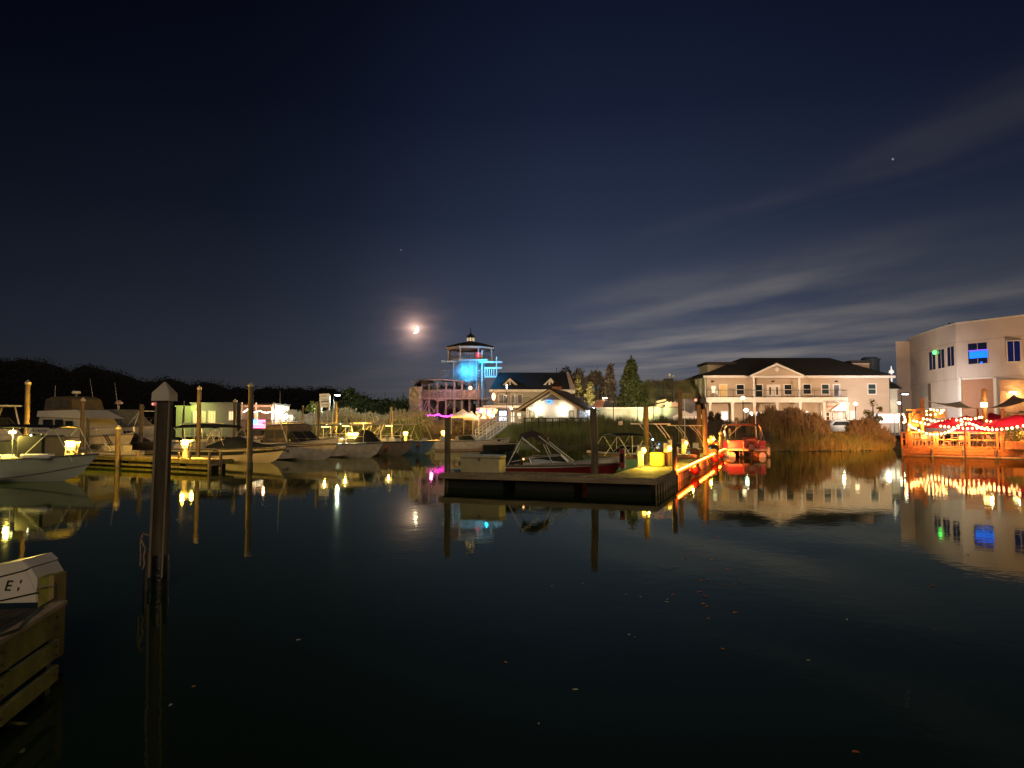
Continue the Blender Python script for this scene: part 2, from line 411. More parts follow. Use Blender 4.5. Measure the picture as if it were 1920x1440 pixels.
ao.matrix_local = Matrix((TU, ydir, zdir)).transposed().to_4x4(); ao.location = td(17.9, -.108, DZ - .04) - Vector(strip.location)
for u_ in (4.6, 9, 13.5, 17.0, 21, 25.5): spot(strip, tuple(td(u_, -.24, .50)), tuple(td(u_ + 4, -.25, 1.9)), (1.0, .15, .015), 520, 125, .05)
# left marina: main dock and fingers
MD0 = Vector((-27.0, 43.0, 0)); MU = Vector((.5, .866, 0)); MW = Vector((-.866, .5, 0)); BD = Vector((.866, -.5, 0))
main = dock_section('floating_dock', MD0 - MU * 9 , MU, MW, 52, 2.0, 'long main dock of the left marina running back past the moored boats', fm=algae, slats=False)
def finger(s, L, label, wd=1.3): return dock_section('floating_dock', MD0 + MU * s, BD, MU, L, wd, label, fm=algae, slats=False, fh=.2)
f1 = finger(.4, 13.0, 'algae stained finger dock in front of the navy covered cruiser')
# two hoops and bollards on finger one
mb = MB()
finger(14.6, 9.5, 'finger dock between the navy covered cruiser and the white cruiser')
finger(23.8, 7.5, 'finger dock hidden behind the dark covered centre console boat')
finger(32.5, 7.0, 'last finger dock before the reeds with a lit pedestal at its root')
# second plank course on the finger face
mb = MB(); c = MD0 + MU * .36 + BD * 6.5
for z in (.12,): mb.obox(c + Vector((0, 0, z)), BD * 6.5, MU * .03, Vector((0, 0, .055)))
mb.build('lower_rail', algae, f1, world=True)
def bollard(p, h, label, m=wood):
    t = thing('dock_bollard', p, label, 'bollard', 'small bollards on the finger dock')
    MB().lathe([(.07, 0), (.07, h * .9), (.055, h), (.01, h + .01)], n=8).build('post', m, t, smooth=True)
for px, lb in ((338, 'short dark bollard on the finger dock, nearest the tall near pile'), (359, 'short dark bollard on the finger dock, right of another one'), (227, 'short bollard left end of the lit finger dock'), (262, 'short bollard on the finger dock beside the lit cream seats')):
    # intersect the pixel column with the finger's near edge
    k = (px - 960) / F; A = MD0 + MU * .5
    s = (k * A.y - A.x) / (BD.x - k * BD.y); bollard(A + BD * s + Vector((0, 0, DZ)), .32, lb)
# paired posts at the end of finger one
t = thing('mooring_post', tuple(MD0 + BD * 13.1 + MU * .3), 'twin square timber posts bolted on the outer end of the finger dock', 'post')
mb = MB()
for d in (-.05, .62):
    mb.obox(MD0 + BD * 13.12 + MU * (.25 + d) + Vector((0, 0, .42)), BD * .05, MU * .06, Vector((0, 0, .55)))
mb.build('timber', fasc, t, world=True)
mb = MB(); mb.obox(MD0 + BD * 13.19 + MU * .53 + Vector((0, 0, .33)), BD * .02, MU * .4, Vector((0, 0, .06))); mb.build('bracket', fasc, t, world=True)

# ------------------------------------------------------------------ piles
def pile(px, py, Y, r, label, cap=None, m=wood, lean=0.0, base=None, grp='timber mooring piles'):
    p = at(px, py, Y); p0 = Vector((p.x - lean, Y, -1.0))
    t = thing('mooring_pile', (p0.x, p0.y, 0), label, 'pile', grp)
    rnd = random.Random(px); H = p.z
    pts = []; rr = []
    for i in range(7):
        s = i / 6; z = -1 + (H + 1 - (.18 if cap else 0)) * s
        pts.append((lean * s + rnd.uniform(-.012, .012), rnd.uniform(-.012, .012), z)); rr.append(r * (1.07 - .12 * s) * rnd.uniform(.97, 1.03))
    mb = MB(); mb.path(pts, rr, 12); mb.build('post', m, t, smooth=True)
    mb = MB(); mb.path([pts[0], (pts[0][0], pts[0][1], .34)], r * 1.10, 12); mb.build('tide_band', wood_w, t, smooth=True)
    if cap:
        MB().lathe([(r * 1.15, H - .24), (r * 1.18, H - .14), (.015, H)], (pts[-1][0], pts[-1][1], 0), 12).build('cap', cap, t)
    return t
pile(53, 712, 36.6, .125, 'tall dark pile with pointed white cap, farthest left in front of the hill', capw)
pile(156, 745, 46, .13, 'capped pile in front of the flybridge cruiser', capw)
pile(266, 758, 50, .15, 'thick brown pile left of the near square pile', None)
pile(222, 797, 40.5, .14, 'short pile glowing yellow in front of the lit cream seats', capw)
pile(166, 783, 44, .09, 'thin dark pile left of the short glowing yellow pile', None, wood_w)
pile(374, 723, 43.5, .125, 'tall pile in front of the lit windows of the flat roofed house', capw)
pile(441, 748, 55, .13, 'capped pile before the corner of the flat roofed house', capw)
pile(471, 717, 38.5, .15, 'tall pile standing in front of the glowing flag', capw)
pile(345, 752, 58, .07, 'thin dark pole in front of the pale green wall', None, wood_w)
pile(597, 753, 58, .14, 'yellow lit pile directly left of the white board sign', None)
pile(630, 753, 66, .15, 'dark pile right below the street lamp near the white board sign', None, wood)
pile(568, 760, 60, .09, 'thin dark pile beside the windshield of the white cruiser', None, wood_w)
pile(734, 763, 72, .12, 'slim pile with a hoop rising from the pale reeds', None)
pile(839, 784, 27.8, .125, 'square topped pile at the left end of the T shaped dock', None)
pile(1113, 765, 26.9, .14, 'tall round pile behind the front edge of the T shaped dock', None, lean=-.05)
pile(1211, 762, 35.8, .14, 'brown pile rising behind the yellow lit dock bin', None)
pile(1264, 817, 29.0, .11, 'short thin pile at the near end of the red light strip', None, lean=-.03)
pile(1275, 732, 50, .16, 'tallest brown pile behind the lit pedestals', None)
pile(1310, 759, 47, .15, 'reddish pile just left of the leaning orange pile', None)
pile(1320, 767, 41.4, .15, 'orange lit leaning pile halfway along the red light strip', None, lean=-.14)
pile(1351, 808, 51, .13, 'short orange pile at the far end of the red light strip', capw)
pile(1381, 783, 56, .14, 'orange lit pile behind the pontoon boat canopy', None)
pile(1369, 803, 55, .12, 'orange lit pile at the left rear of the pontoon boat', None)
t = thing('flag_pole', at(1284, 792, 50), 'thin bare metal pole beside the tallest brown pile', 'pole'); p = at(1284, 748, 50)
MB().tube((0, 0, -3), (0, 0, p.z - CH), .03, .02).build('pole', steel, t)
t = thing('flag_pole', at(1417, 792, 54), 'thin pale pole standing up through the pontoon boat canopy', 'pole')
MB().tube((0, 0, -1.4), (0, 0, 1.1), .035, .03).build('pole', trim, t)
# the near pile: squared timber with rub strips, bolt, rope
def near_pile():
    Y = 10.8; top = at(309.5, 716, Y); x = top.x
    t = thing('mooring_pile', (x, Y, 0), 'big near pile with pale pyramid cap and chafed rope at its waterline', 'pile')
    mb = MB(); pts = [(-.012 + .003 * (i % 2), 0, -1.2 + i * .72) for i in range(6)]; pts.append((-.008, 0, top.z - .17))
    mb.path([(p[0] + .015, p[1], p[2]) for p in pts], [.110, .112, .112, .110, .108, .106, .104], 16); mb.build('post', mat('near pile timber', (.075, .055, .03), .85, var=.3, scale=6, stretch=(1.4, 1.4, .16), bump=.9, bscale=34), t, smooth=True)
    for dx, nm in ((-.094, .018), (.098, .010)):
        mb = MB(); mb.obox((dx, -.085, 1.55), (nm, 0, .0), (0, .018, 0), (.022, 0, 1.36)); mb.build('rub_strip', mat('worn rub strip', (.20, .155, .095), .7, var=.2, scale=5, stretch=(1, 1, .2)), t)
    mb = MB(); mb.path([(.002, 0, -1.2), (.004, 0, .2), (.004, 0, .42), (.004, 0, .52)], [.120, .122, .119, .111], 16); mb.build('wet_band', mat('wet weedy timber', (.012, .011, .007), .35, var=.5, scale=8, bump=.8), t, smooth=True)
    z = top.z; MB().loft([[(-.135, -.135, z - .29), (.135, -.135, z - .29), (.135, .135, z - .29), (-.135, .135, z - .29)],
               [(-.13, -.13, z - .17), (.13, -.13, z - .17), (.13, .13, z - .17), (-.13, .13, z - .17)],
               [(-.01, -.01, z), (.01, -.01, z), (.01, .01, z), (-.01, .01, z)]]).build('cap', capw, t)
    zb = gz(758, Y)
    mb = MB(); mb.tube((-.10, -.15, zb), (-.10, -.07, zb), .028, n=12); mb.build('reflector', mat('glowing reflector rim', (.5, .1, .08), .3, var=0, emit=(1, .25, .2), es=.35), t)  # reflector, no lamp: the light it throws back is painted by emission
    mb = MB(); mb.tube((-.10, -.158, zb), (-.10, -.15, zb), .012, n=10); mb.build('reflector_lens', mat('glowing reflector lens', (.8, .7, .6), .2, var=0, emit=(1, .8, .6), es=.8), t)
    rz = gz(1000, Y)
    mb = MB(); mb.path([(-.12, -.1, rz - .02), (-.2, -.14, rz + .02), (-.225, -.15, rz - .05), (-.19, -.16, rz - .12), (-.15, -.16, rz - .2), (-.17, -.16, rz - .32), (-.16, -.15, rz - .42), (-.18, -.15, rz - .5)], .014, 7)
    mb.path([(-.2, -.14, rz + .02), (-.24, -.13, rz - .12), (-.23, -.13, rz - .3), (-.24, -.12, rz - .46)], .011, 6); mb.build('rope', mat('frayed rope', (.30, .20, .12), .95, var=.3, scale=30), t, smooth=True)
    mb = MB(); mb.path([(-.2, 0, -1.2), (-.2, 0, .3), (-.19, 0, .55)], [.05, .05, .04], 8); mb.build('fender_stub', wood_w, t)
near_pile()

# ------------------------------------------------------------------ pedestals
YEL = (1.0, .53, .06)
pedm = mat('ivory pedestal plastic', (.62, .56, .38), .5, var=.03)
pedlens = lampmat('yellow pedestal lens', (1.0, .52, .09), 9.0)
def make_pedestal(p, label, kind=0, energy=60):
    t = thing('power_pedestal', p, label, 'power pedestal', 'lit dock power pedestals')
    if kind == 0:
        MB().loft([[(-.13, -.11, 0), (.13, -.11, 0), (.13, .11, 0), (-.13, .11, 0)], [(-.15, -.13, .62), (.15, -.13, .62), (.15, .13, .62), (-.15, .13, .62)],
                   [(-.2, -.16, .7), (.2, -.16, .7), (.2, .16, .7), (-.2, .16, .7)], [(-.2, -.16, .84), (.2, -.16, .84), (.2, .16, .84), (-.2, .16, .84)]]).build('body', pedm, t)
        mb = MB()
        for sx in (-.09, .09): mb.lathe([(.05, -.01), (.055, .05), (.02, .06)], (sx, -.15, .5), 8)
        mb.build('socket', greyc, t)
        MB().bbox(-.22, .22, -.18, .18, .86, .93, .02).build('lens', pedlens, t)
        MB().loft([[(-.25, -.2, .935), (.25, -.2, .935), (.25, .2, .935), (-.25, .2, .935)], [(-.06, -.05, 1.0), (.06, -.05, 1.0), (.06, .05, 1.0), (-.06, .05, 1.0)]]).build('cap', pedm, t)
        light(t, 'lamp', (0, -.32, .98), YEL, energy * 1.1, .08); light(t, 'lamp', (.2, .32, .98), YEL, energy * .9, .08)
    else:
        # slim post with a hooded lantern turned to one side
        MB().bbox(-.09, .09, -.06, .06, 0, .98, .015).build('post', pedm, t)
        MB().bbox(.10, .16, -.05, .05, .06, .6, .01).build('hose_bracket', alum, t)
        mb = MB(); mb.lathe([(.02, .62), (.075, .66), (.10, .74), (.075, .82), (.03, .86)], (.17, -.04, 0), 10); mb.build('lens', pedlens, t, smooth=True)
        mb = MB(); mb.lathe([(.12, .86), (.10, .9), (.02, .97)], (.17, -.04, 0), 8); mb.tube((.17, -.04, .9), (0, 0, .96), .02); mb.build('hood', pedm, t)
        light(t, 'lamp', (.34, -.14, .68), (1.0, .66, .05), energy * 1.6, .06)
    return t
def md_at(px, off=.5):
    k = (px - 960) / F; A = MD0 + MW * off
    s = (k * A.y - A.x) / (MU.x - k * MU.y); return A + MU * s + Vector((0, 0, DZ))
finger(-4.4, 7.2, 'short finger dock with the twin pedestals behind the white near boat')
for px, lb, e in ((128, 'large lit pedestal behind the white near boat, left of its twin', 420), (140, 'large lit pedestal behind the white near boat, right of its twin', 420),
                  (351, 'lit pedestal behind the stern of the navy covered cruiser', 420), (524, 'lit pedestal by the bow of the white cabin cruiser hull with portholes', 480),
                  (656, 'lit pedestal under the canopies left of its close twin', 560), (668, 'lit pedestal under the canopies right of its close twin', 560),
                  (761, 'lit pedestal right of the dark covered console', 700), (832, 'lit pedestal beside the left end pile of the T shaped dock', 640)):
    k_ = (px - 960) / F; A_ = MD0 + (MU * -3.9 if px < 200 else MU * 1.0); s_ = (k_ * A_.y - A_.x) / (BD.x - k_ * BD.y)
    make_pedestal(tuple(A_ + BD * s_ + Vector((0, 0, DZ))) if px < 400 else tuple(md_at(px)), lb, 0, e * (1.15 if px < 400 else 1))
for u, w, lb, e in ((5.75, 1.62, 'lantern pedestal nearest the front of the long dock', 190), (8.6, .95, 'lantern pedestal behind the yellow lit bin and crate', 190), (14.6, 1.6, 'third lantern pedestal along the long dock', 90),
                    (17.6, 1.3, 'fourth lantern pedestal along the long dock', 80), (21.4, .45, 'lantern pedestal right behind the leaning orange pile', 60),
                    (27.0, 1.0, 'farthest left lantern pedestal beside the yellow tub', 110), (28.3, .7, 'farthest lantern pedestal behind the yellow tub', 110)):
    make_pedestal(tuple(td(u, w, DZ)), lb, 1, e)

# ------------------------------------------------------------------ things on the T dock
def dock_box(c, ux, uy, sx, sy, h, m, label, cat='dock box', name='dock_box', lid=True):
    t = thing(name, tuple(c), label, cat, rz=math.atan2(ux.y, ux.x))
    if lid:
        MB().bbox(-sx / 2, sx / 2, -sy / 2, sy / 2, 0, h * .80, .03).build('body', m, t)
        MB().bbox(-sx / 2 - .02, sx / 2 + .02, -sy / 2 - .02, sy / 2 + .02, h * .81, h, .035).build('lid', m, t)
        MB().box(-.05, .05, -sy / 2 - .03, -sy / 2 - .021, h * .7, h * .86).build('latch', steel, t)
    else: MB().bbox(-sx / 2, sx / 2, -sy / 2, sy / 2, 0, h, .06).build('body', m, t)
    return t
dbm = mat('beige fibreglass', (.44, .38, .22), .45, var=.08, scale=2)
dock_box(td(.75, 6.75, DZ), -TW, TU, 1.62, .72, .68, dbm, 'long beige dock box on the left arm of the T shaped dock')
yb = mat('yellow lit plastic', (.62, .52, .08), .45, var=.04)  # white plastic; the pedestal's yellow light is put into this colour
dock_box(td(7.0, 1.05, DZ), -TW, TU, .62, .6, .62, yb, 'rounded white bin lit bright yellow beside the first lantern pedestal', 'bin', 'storage_bin', lid=False)
t = thing('wooden_crate', tuple(td(7.3, .62, DZ)), 'slatted wooden crate directly right of the yellow lit bin', 'crate', rz=math.atan2(-TW.y, -TW.x))
mb = MB()
for i in range(4): mb.box(-.22 + i * .12, -.13 + i * .12, -.32, -.3, 0, .62); mb.box(-.22 + i * .12, -.13 + i * .12, .3, .32, 0, .62)
for i in range(5): mb.box(.23, .25, -.3 + i * .125, -.2 + i * .125, 0, .62)
mb.build('slats', wood, t); MB().box(-.22, .22, -.29, .29, .02, .58).build('inner_box', wood, t)
t = thing('wooden_crate', tuple(td(8.5, .75, DZ)), 'low slatted crate under the second lantern pedestal', 'crate', rz=math.atan2(-TW.y, -TW.x))
mb = MB()
for i in range(5): mb.box(-.3 + i * .125, -.2 + i * .125, -.22, -.2, 0, .4); mb.box(.31, .33, -.2 + i * .085, -.14 + i * .085, 0, .4)
mb.build('slats', wood, t); MB().box(-.3, .3, -.19, .2, .02, .41).build('inner_box', wood, t)
t = thing('storage_tub', tuple(td(26.3, .75, DZ)), 'yellow round tub near the far end of the long dock', 'tub')
MB().lathe([(.26, 0), (.33, .5), (.36, .52), (.36, .57), (.3, .57), (.28, .4)], n=14).build('body', yb, t, smooth=True)
MB().lathe([(.02, .62), (.37, .6), (.37, .57)], n=14).build('lid', yb, t, smooth=True)
t = thing('storage_tub', tuple(td(27.2, .35, DZ)), 'orange lit square tub right of the yellow round tub', 'tub')
MB().bbox(-.2, .2, -.2, .2, 0, .5, .04).build('body', fasc, t); MB().bbox(-.22, .22, -.22, .22, .505, .55, .02).build('lid', fasc, t)
# fire extinguisher cabinet on a post
t = thing('extinguisher_cabinet', tuple(td(3.75, 1.95, 0)), 'tall red extinguisher cabinet with white edge on a low post', 'cabinet', rz=R(-10))
MB().box(-.04, .04, -.03, .03, .3, .95).build('post', wood, t); MB().bbox(-.11, .09, -.09, .09, .68, 1.42, .02).build('body', mat('red paint', (.22, .012, .01), .4, var=.05), t)
MB().bbox(.092, .14, -.1, .1, .66, 1.44, .01).build('edge_board', trim, t); MB().box(-.07, .05, -.094, -.0905, .9, 1.25).build('window', glass, t)
# blue water hose on the left end
t = thing('hose', tuple(td(1.0, 7.85, DZ)), 'coiled pale blue hose at the left end of the T shaped dock', 'hose')
mb = MB(); pts = []
for i in range(60):
    a = i * .42; r = .16 + .004 * i; pts.append((r * math.cos(a) * 1.3, r * math.sin(a), .02 + .0012 * i))
mb.path(pts, .014, 5); mb.build('coil', mat('pale blue hose', (.15, .32, .45), .4, var=0), t, smooth=True)
# round red fenders hanging on the dock side
def buoy(u, w, z, r, label):
    t = thing('round_fender', tuple(td(u, w, z)), label, 'fender', 'round red fenders hanging along the dock')
    MB().ball((0, 0, 0), r, 14, 9).build('ball', mat('red vinyl', (.55, .03, .02), .35, var=.04), t, smooth=True)
    MB().lathe([(.05, r * .9), (.05, r * 1.15), (.02, r * 1.2)], n=8).build('eye', mat('red vinyl', (.55, .03, .02), .35, var=.04), t)
    MB().tube((0, 0, r * 1.15), (.05, .05, .52 - z + .02 + .0), .008).build('line', rope, t)
buoy(9.2, -.30, .27, .21, 'round red fender hanging nearest the short thin pile'); buoy(20.2, -.28, .25, .2, 'round red fender just beyond the leaning orange pile'); buoy(25.3, -.28, .26, .19, 'round red fender farthest along the red light strip')
# wooden outer post boards below the strip
# ------------------------------------------------------------------ near left dock corner
def near_dock():
    c = onz(118, 1133, .79); c2 = onz(0, 1204, .79); d = Vector((c2.x - c.x, c2.y - c.y, 0)).normalized(); n = Vector((d.y, -d.x, 0))
    if n.x > 0: n = -n
    t = thing('floating_dock', (c.x, c.y, 0), 'algae green slatted dock corner in the bottom left', 'dock'); up = Vector((0, 0, 1))
    mb = MB()
    for z0, z1 in ((.53, .765), (.315, .475), (.10, .235)):
        mb.obox(Vector((c.x, c.y, (z0 + z1) / 2)) + d * 2.6 + n * .04, d * 2.6, n * .022, up * (z1 - z0) / 2)
        mb.obox(Vector((c.x, c.y, (z0 + z1) / 2)) + n * 1.22 + d * .04, n * 1.155, d * .02, up * (z1 - z0) / 2)
    mb.build('side_boards', mat('near algae timber', (.29, .29, .03), .8, col2=(.11, .085, .012), scale=3.5, stretch=(1, 1, .7), bump=.8, bscale=22), t, world=True)
    for k in (.1, 1.1, 2.1, 3.1, 4.1): MB().obox(Vector((c.x, c.y, .32)) + d * k + n * .1, d * .05, n * .035, up * .43).build('inner_post', wood_w, t, world=True)
    mb = MB(); mb.obox(Vector((c.x, c.y, .79)) + d * 2.58 + n * .035, d * 2.66, n * .045, up * .018); mb.build('edge_board', mat('pale worn edge board', (.42, .31, .2), .7, var=.15, scale=6), t, world=True)
    mb = MB()
    for k in (.08, 1.1, 2.1, 3.1):
        for z in (.69, .60, .43, .35, .17): p = Vector((c.x, c.y, z)) + d * k; mb.tube(p + n * .02, p - n * .0, .014, n=8)
    mb.build('bolt_heads', mat('rusty bolt', (.12, .06, .03), .7, var=.2), t, world=True)
    mb = MB()
    for k in range(16): mb.obox(Vector((c.x, c.y, .765)) + n * (.16 + k * .15) + d * 2.6, n * .071, d * 2.55, up * .016)
    mb.build('deck_boards', wood_w, t, world=True)
    mb = MB(); mb.obox(Vector((c.x, c.y, .2)) + n * 1.3 + d * 2.6, n * 1.0, d * 2.2, up * .2); mb.build('float', blk, t, world=True)
    # mooring line draped over the edge
    t2 = thing('mooring_line', (c.x, c.y, .8), 'dark mooring line draped over the near dock edge', 'rope')
    q = lambda px, py, z: onz(px, py, z)
    MB().path([q(104, 1092, .95), q(105, 1122, .84), q(80, 1136, .83), q(52, 1158, .825), q(35, 1180, .822), q(0, 1192, .822)], .012, 6).build('line', mat('dark rope', (.05, .055, .045), .9, var=.2), t2, world=True, smooth=True)
near_dock()
def near_motor():
    Y = 7.3
    P = lambda px, py, y=Y: tuple(at(px, py, y))
    t = thing('outboard_motor', P(20, 1135), 'white outboard engine cowling with black lettering behind the near dock corner', 'outboard')
    dd = Vector((0, .42, 0))
    side = [(-70, 1146), (-70, 1110), (3, 1082), (48, 1068.5), (70, 1108), (71, 1131), (-70, 1134)]
    mb = MB(); poly = [P(x, y) for x, y in [(-70, 1134), (70, 1131), (70.5, 1112), (50, 1069), (0, 1082), (-70, 1098)]]
    r0 = [Vector(p) for p in poly]; c = sum(r0, Vector()) / 6
    ins = lambda k, y: [c + (p - c) * k + Vector((0, y, 0)) for p in r0]
    mb.loft([ins(.94, 0), ins(1, .04), ins(1, .36), ins(.93, .42)]); mb.build('cowling', motorw, t, world=True)
    top = [P(x, y) for x, y in [(-70, 1094), (0, 1080.5), (50, 1067.5), (59.5, 1063), (45, 1049.5), (0, 1060), (-70, 1074)]]
    r1 = [Vector(p) + Vector((0, -.03, 0)) for p in top]; c1 = sum(r1, Vector()) / 7
    mb = MB(); mb.loft([[c1 + (p - c1) * .97 for p in r1], [p + Vector((0, .03, 0)) for p in r1], [p + Vector((0, .42, 0)) for p in r1], [c1 + (p - c1) * .95 + Vector((0, .48, 0)) for p in r1]])
    mb.build('hood', motorw, t, world=True)
    s2 = [P(x, y) for x, y in [(51.5, 1070), (60, 1065), (72, 1084), (72, 1096), (69.5, 1108)]]
    mb = MB(); mb.prism([Vector(p) + Vector((0, -.015, 0)) for p in s2], (0, .42, 0)); mb.build('side_panel', motorw, t, world=True)
    mb = MB(); mb.path([P(-70, 1134.5, Y - .006), P(3, 1126, Y - .006), P(71, 1111, Y - .006)], .008, 5); mb.build('trim_line', blk, t, world=True)
    for i, (txt, px, py, sz) in enumerate((('E', 13, 1099, .13), ("'", 34, 1098, .12), ("'", 29, 1112, .12))):
        p = Vector(P(px, py, Y - .008)) - Vector(t.location)
        text_mesh('lettering', txt, sz * 1.15, blk, t, p, (1, 0, .16), (.1, 0, 1), .35)
    # bracket/post beside it
    t2 = thing('mooring_post', P(86, 1135), 'short square post with a line wrapped round it by the near dock corner', 'post')
    mb = MB(); a = Vector(P(85, 1105)); mb.box(a.x - .085, a.x + .03, Y + .02, Y + .2, .1, at(85, 1083, Y).z); mb.build('post', mat('near algae timber', (.2, .19, .03)), t2, world=True)
    mb = MB(); mb.box(a.x + .032, a.x + .085, Y + .0, Y + .2, .1, at(85, 1079, Y).z); mb.build('face_board', mat('mossy board', (.30, .22, .06), .8, var=.2), t2, world=True)
    mb = MB(); pts = [P(72, 1101, Y - .03), P(90, 1098, Y - .03), P(104, 1097, Y - .03), P(106, 1100, Y + .1), P(100, 1096, Y + .25), P(74, 1097, Y + .25)]
    mb.path(pts, .012, 6); mb.build('line', rope, t2, world=True)
near_motor()

t = thing('path_lamp', tuple(td(28.8, 1.5, DZ)), 'added slim lamp at the far root of the long dock, lighting the orange reeds', 'lamp'); MB().tube((0, 0, 0), (0, 0, 1.9), .03).build('post', blk, t); MB().lathe([(.03, 1.82), (.09, 1.9), (.02, 2.0)], n=8).build('lamp_head', pedlens, t)
spot(t, tuple(td(28.9, 1.3, DZ + 1.9)), (25.5, 65, 2.0), (1, .55, .16), 1300, 90)  # lamp added to light the reed clump from the front
# ------------------------------------------------------------------ boats
def hull_pts(L, B, fs, fb, draft=.35, flare=.12, n=14, xs0=0.0, full=2.3):
    st = []
    for i in range(n + 1):
        t = i / n; t = 1 - (1 - t) ** 1.25
        b = B / 2 * (1 - max(0, (t - .38) / .62) ** full) * (1 - .10 * max(0, .3 - t) / .3)
        b = max(b, .012)
        zs = fs + (fb - fs) * t ** 1.9
        keel = -draft + (draft + fb * .25) * max(0, (t - .72) / .28) ** 2.4
        zc = .04 + (fb * .55) * max(0, (t - .45) / .55) ** 2.0
        bc = b * (.88 - .30 * t ** 2) if b > .02 else b
        zm = zc + (zs - zc) * .5; bm = bc + (b - bc) * (.5 - flare * t)
        rake = .16 * L * .8
        def xx(z): return t * (L - rake * (1 - (z + draft) / (fb + draft)) * max(0, (t - .3) / .7))
        st.append(dict(t=t, b=b, zs=zs, x=xx(zs), ring=[(xx(zs), -b, zs), (xx(zm), -bm, zm), (xx(zc), -bc, zc), (xx(keel), 0, keel), (xx(zc), bc, zc), (xx(zm), bm, zm), (xx(zs), b, zs)],
                       xm=xx(zm), bm=bm, zm=zm, xc=xx(zc), bc=bc, zc=zc))
    return st
def boat(p_bow, ang, L, B, fs, fb, label, hullm=white, deckm=offw, cock=(.05, .55), stripe=None, stripem=navy, name='motor_boat', cat='boat', grp=None, rub=greyc, draft=.35, camber=.12, sub=None, text=None):
    d = Vector((math.cos(ang), math.sin(ang), 0)); st0 = Vector((p_bow.x, p_bow.y, 0)) - d * L
    t = thing(name, (st0.x, st0.y, 0), label, cat, grp, rz=ang)
    st = hull_pts(L, B, fs, fb, draft)
    mb = MB(); mb.loft([s['ring'] for s in st], cap=False, closed=False)
    r0 = st[0]['ring']; o = len(mb.v); mb.v.extend(r0); mb.f.append(tuple(reversed(range(o, o + 7))))
    h = mb.build('hull', hullm, t, smooth=True)
    if stripe:
        f0, f1 = stripe; mb = MB()
        for sgn in (-1, 1):
            A = []; Bq = []
            for s in st:
                for f, Lq in ((f0, A), (f1, Bq)):
                    if f >= .5: g = (f - .5) * 2; x = s['xm'] + (s['x'] - s['xm']) * g; y = s['bm'] + (s['b'] - s['bm']) * g; z = s['zm'] + (s['zs'] - s['zm']) * g
                    else: g = f * 2; x = s['xc'] + (s['xm'] - s['xc']) * g; y = s['bc'] + (s['bm'] - s['bc']) * g; z = s['zc'] + (s['zm'] - s['zc']) * g
                    Lq.append((x + .008, sgn * (y + .012), z))
            for a, b, c, d2 in zip(A, A[1:], Bq[1:], Bq): mb.quad(a, b, c, d2)
        mb.build('hull_stripe', stripem, t, smooth=True)
    # gunwale rub rail
    mb = MB()
    for sgn in (-1, 1): mb.path([(s['x'], sgn * (s['b'] + .01), s['zs'] - .03) for s in st], .022, 5)
    mb.build('rub_rail', rub, t, smooth=True)
    # deck with a cockpit well
    c0, c1 = cock; mb = MB(); fl = max(.12, fs * .35)
    fw_ = lambda s: max(s['bc'] * .86 - .02, .01); fz_ = lambda s: max(fl, s['zc'] + .06)
    def top(s, f): return (s['x'], s['b'] * f, s['zs'] + .01 + camber * max(0, s['t'] - c1) * (1 - f * f))
    for a, b in zip(st, st[1:]):
        if a['t'] >= c1 - .03 or b['t'] <= c0:
            fr = [-1, -.55, 0, .55, 1]
            for f, g in zip(fr, fr[1:]): mb.quad(top(a, f), top(b, f), top(b, g), top(a, g))
        else:
            for sg in (-1, 1):
                ia, ib = max(a['b'] - .16, .01), max(b['b'] - .16, .01)
                mb.quad((a['x'], sg * a['b'], a['zs'] + .01), (b['x'], sg * b['b'], b['zs'] + .01), (b['x'], sg * ib, b['zs'] + .02), (a['x'], sg * ia, a['zs'] + .02))
                mb.quad((a['x'], sg * ia, a['zs'] + .02), (b['x'], sg * ib, b['zs'] + .02), (b['x'], sg * min(ib, fw_(b)), fz_(b)), (a['x'], sg * min(ia, fw_(a)), fz_(a)))
            wa, wb = min(fw_(a), max(a['b'] - .16, .01)), min(fw_(b), max(b['b'] - .16, .01)); mb.quad((a['x'], -wa, fz_(a)), (b['x'], -wb, fz_(b)), (b['x'], wb, fz_(b)), (a['x'], wa, fz_(a)))
    # bulkhead
    for s in st:
        if s['t'] >= c1 - .03:
            mb.quad((s['x'], -min(fw_(s), s['b'] - .16), fz_(s)), (s['x'], min(fw_(s), s['b'] - .16), fz_(s)), (s['x'], s['b'] - .16, s['zs'] + .02), (s['x'], -s['b'] + .16, s['zs'] + .02)); break
    mb.build('deck', deckm, t, smooth=True)
    if text:
        s = st[int(len(st) * text[3])]
        text_mesh('lettering', text[0], text[1], text[2], t, (s['xm'], -s['bm'] - .035, s['zm'] + .1), (1, 0, 0), (0, -.25, 1), .2)
    t['_L'] = L; t['_B'] = B; t['_fs'] = fs; t['_fb'] = fb
    return t, st
def windshield(t, x, z, w, h=.55, rake=.5, m=None):
    m = m or smoked; mb = MB()
    mb.quad((x, -w * .42, z), (x, w * .42, z), (x - rake, w * .36, z + h), (x - rake, -w * .36, z + h))
    for s in (-1, 1): mb.quad((x, s * w * .42, z), (x - rake, s * w * .36, z + h), (x - 1.6, s * w * .44, z + h * .7), (x - 1.5, s * w * .47, z - .05))
    mb.build('windshield', m, t)
    mb = MB(); a = [(x - 1.6, -w * .44, z + h * .7), (x - rake, -w * .36, z + h), (x - rake, w * .36, z + h), (x - 1.6, w * .44, z + h * .7)]
    mb.path(a, .022, 5); mb.tube((x, 0, z), (x - rake, 0, z + h), .018)
    for s in (-1, 1): mb.tube((x, s * w * .42, z), (x - rake, s * w * .36, z + h), .02); mb.tube((x - 1.5, s * w * .47, z - .05), (x - 1.6, s * w * .44, z + h * .7), .02)
    mb.build('windshield_frame', steel, t)
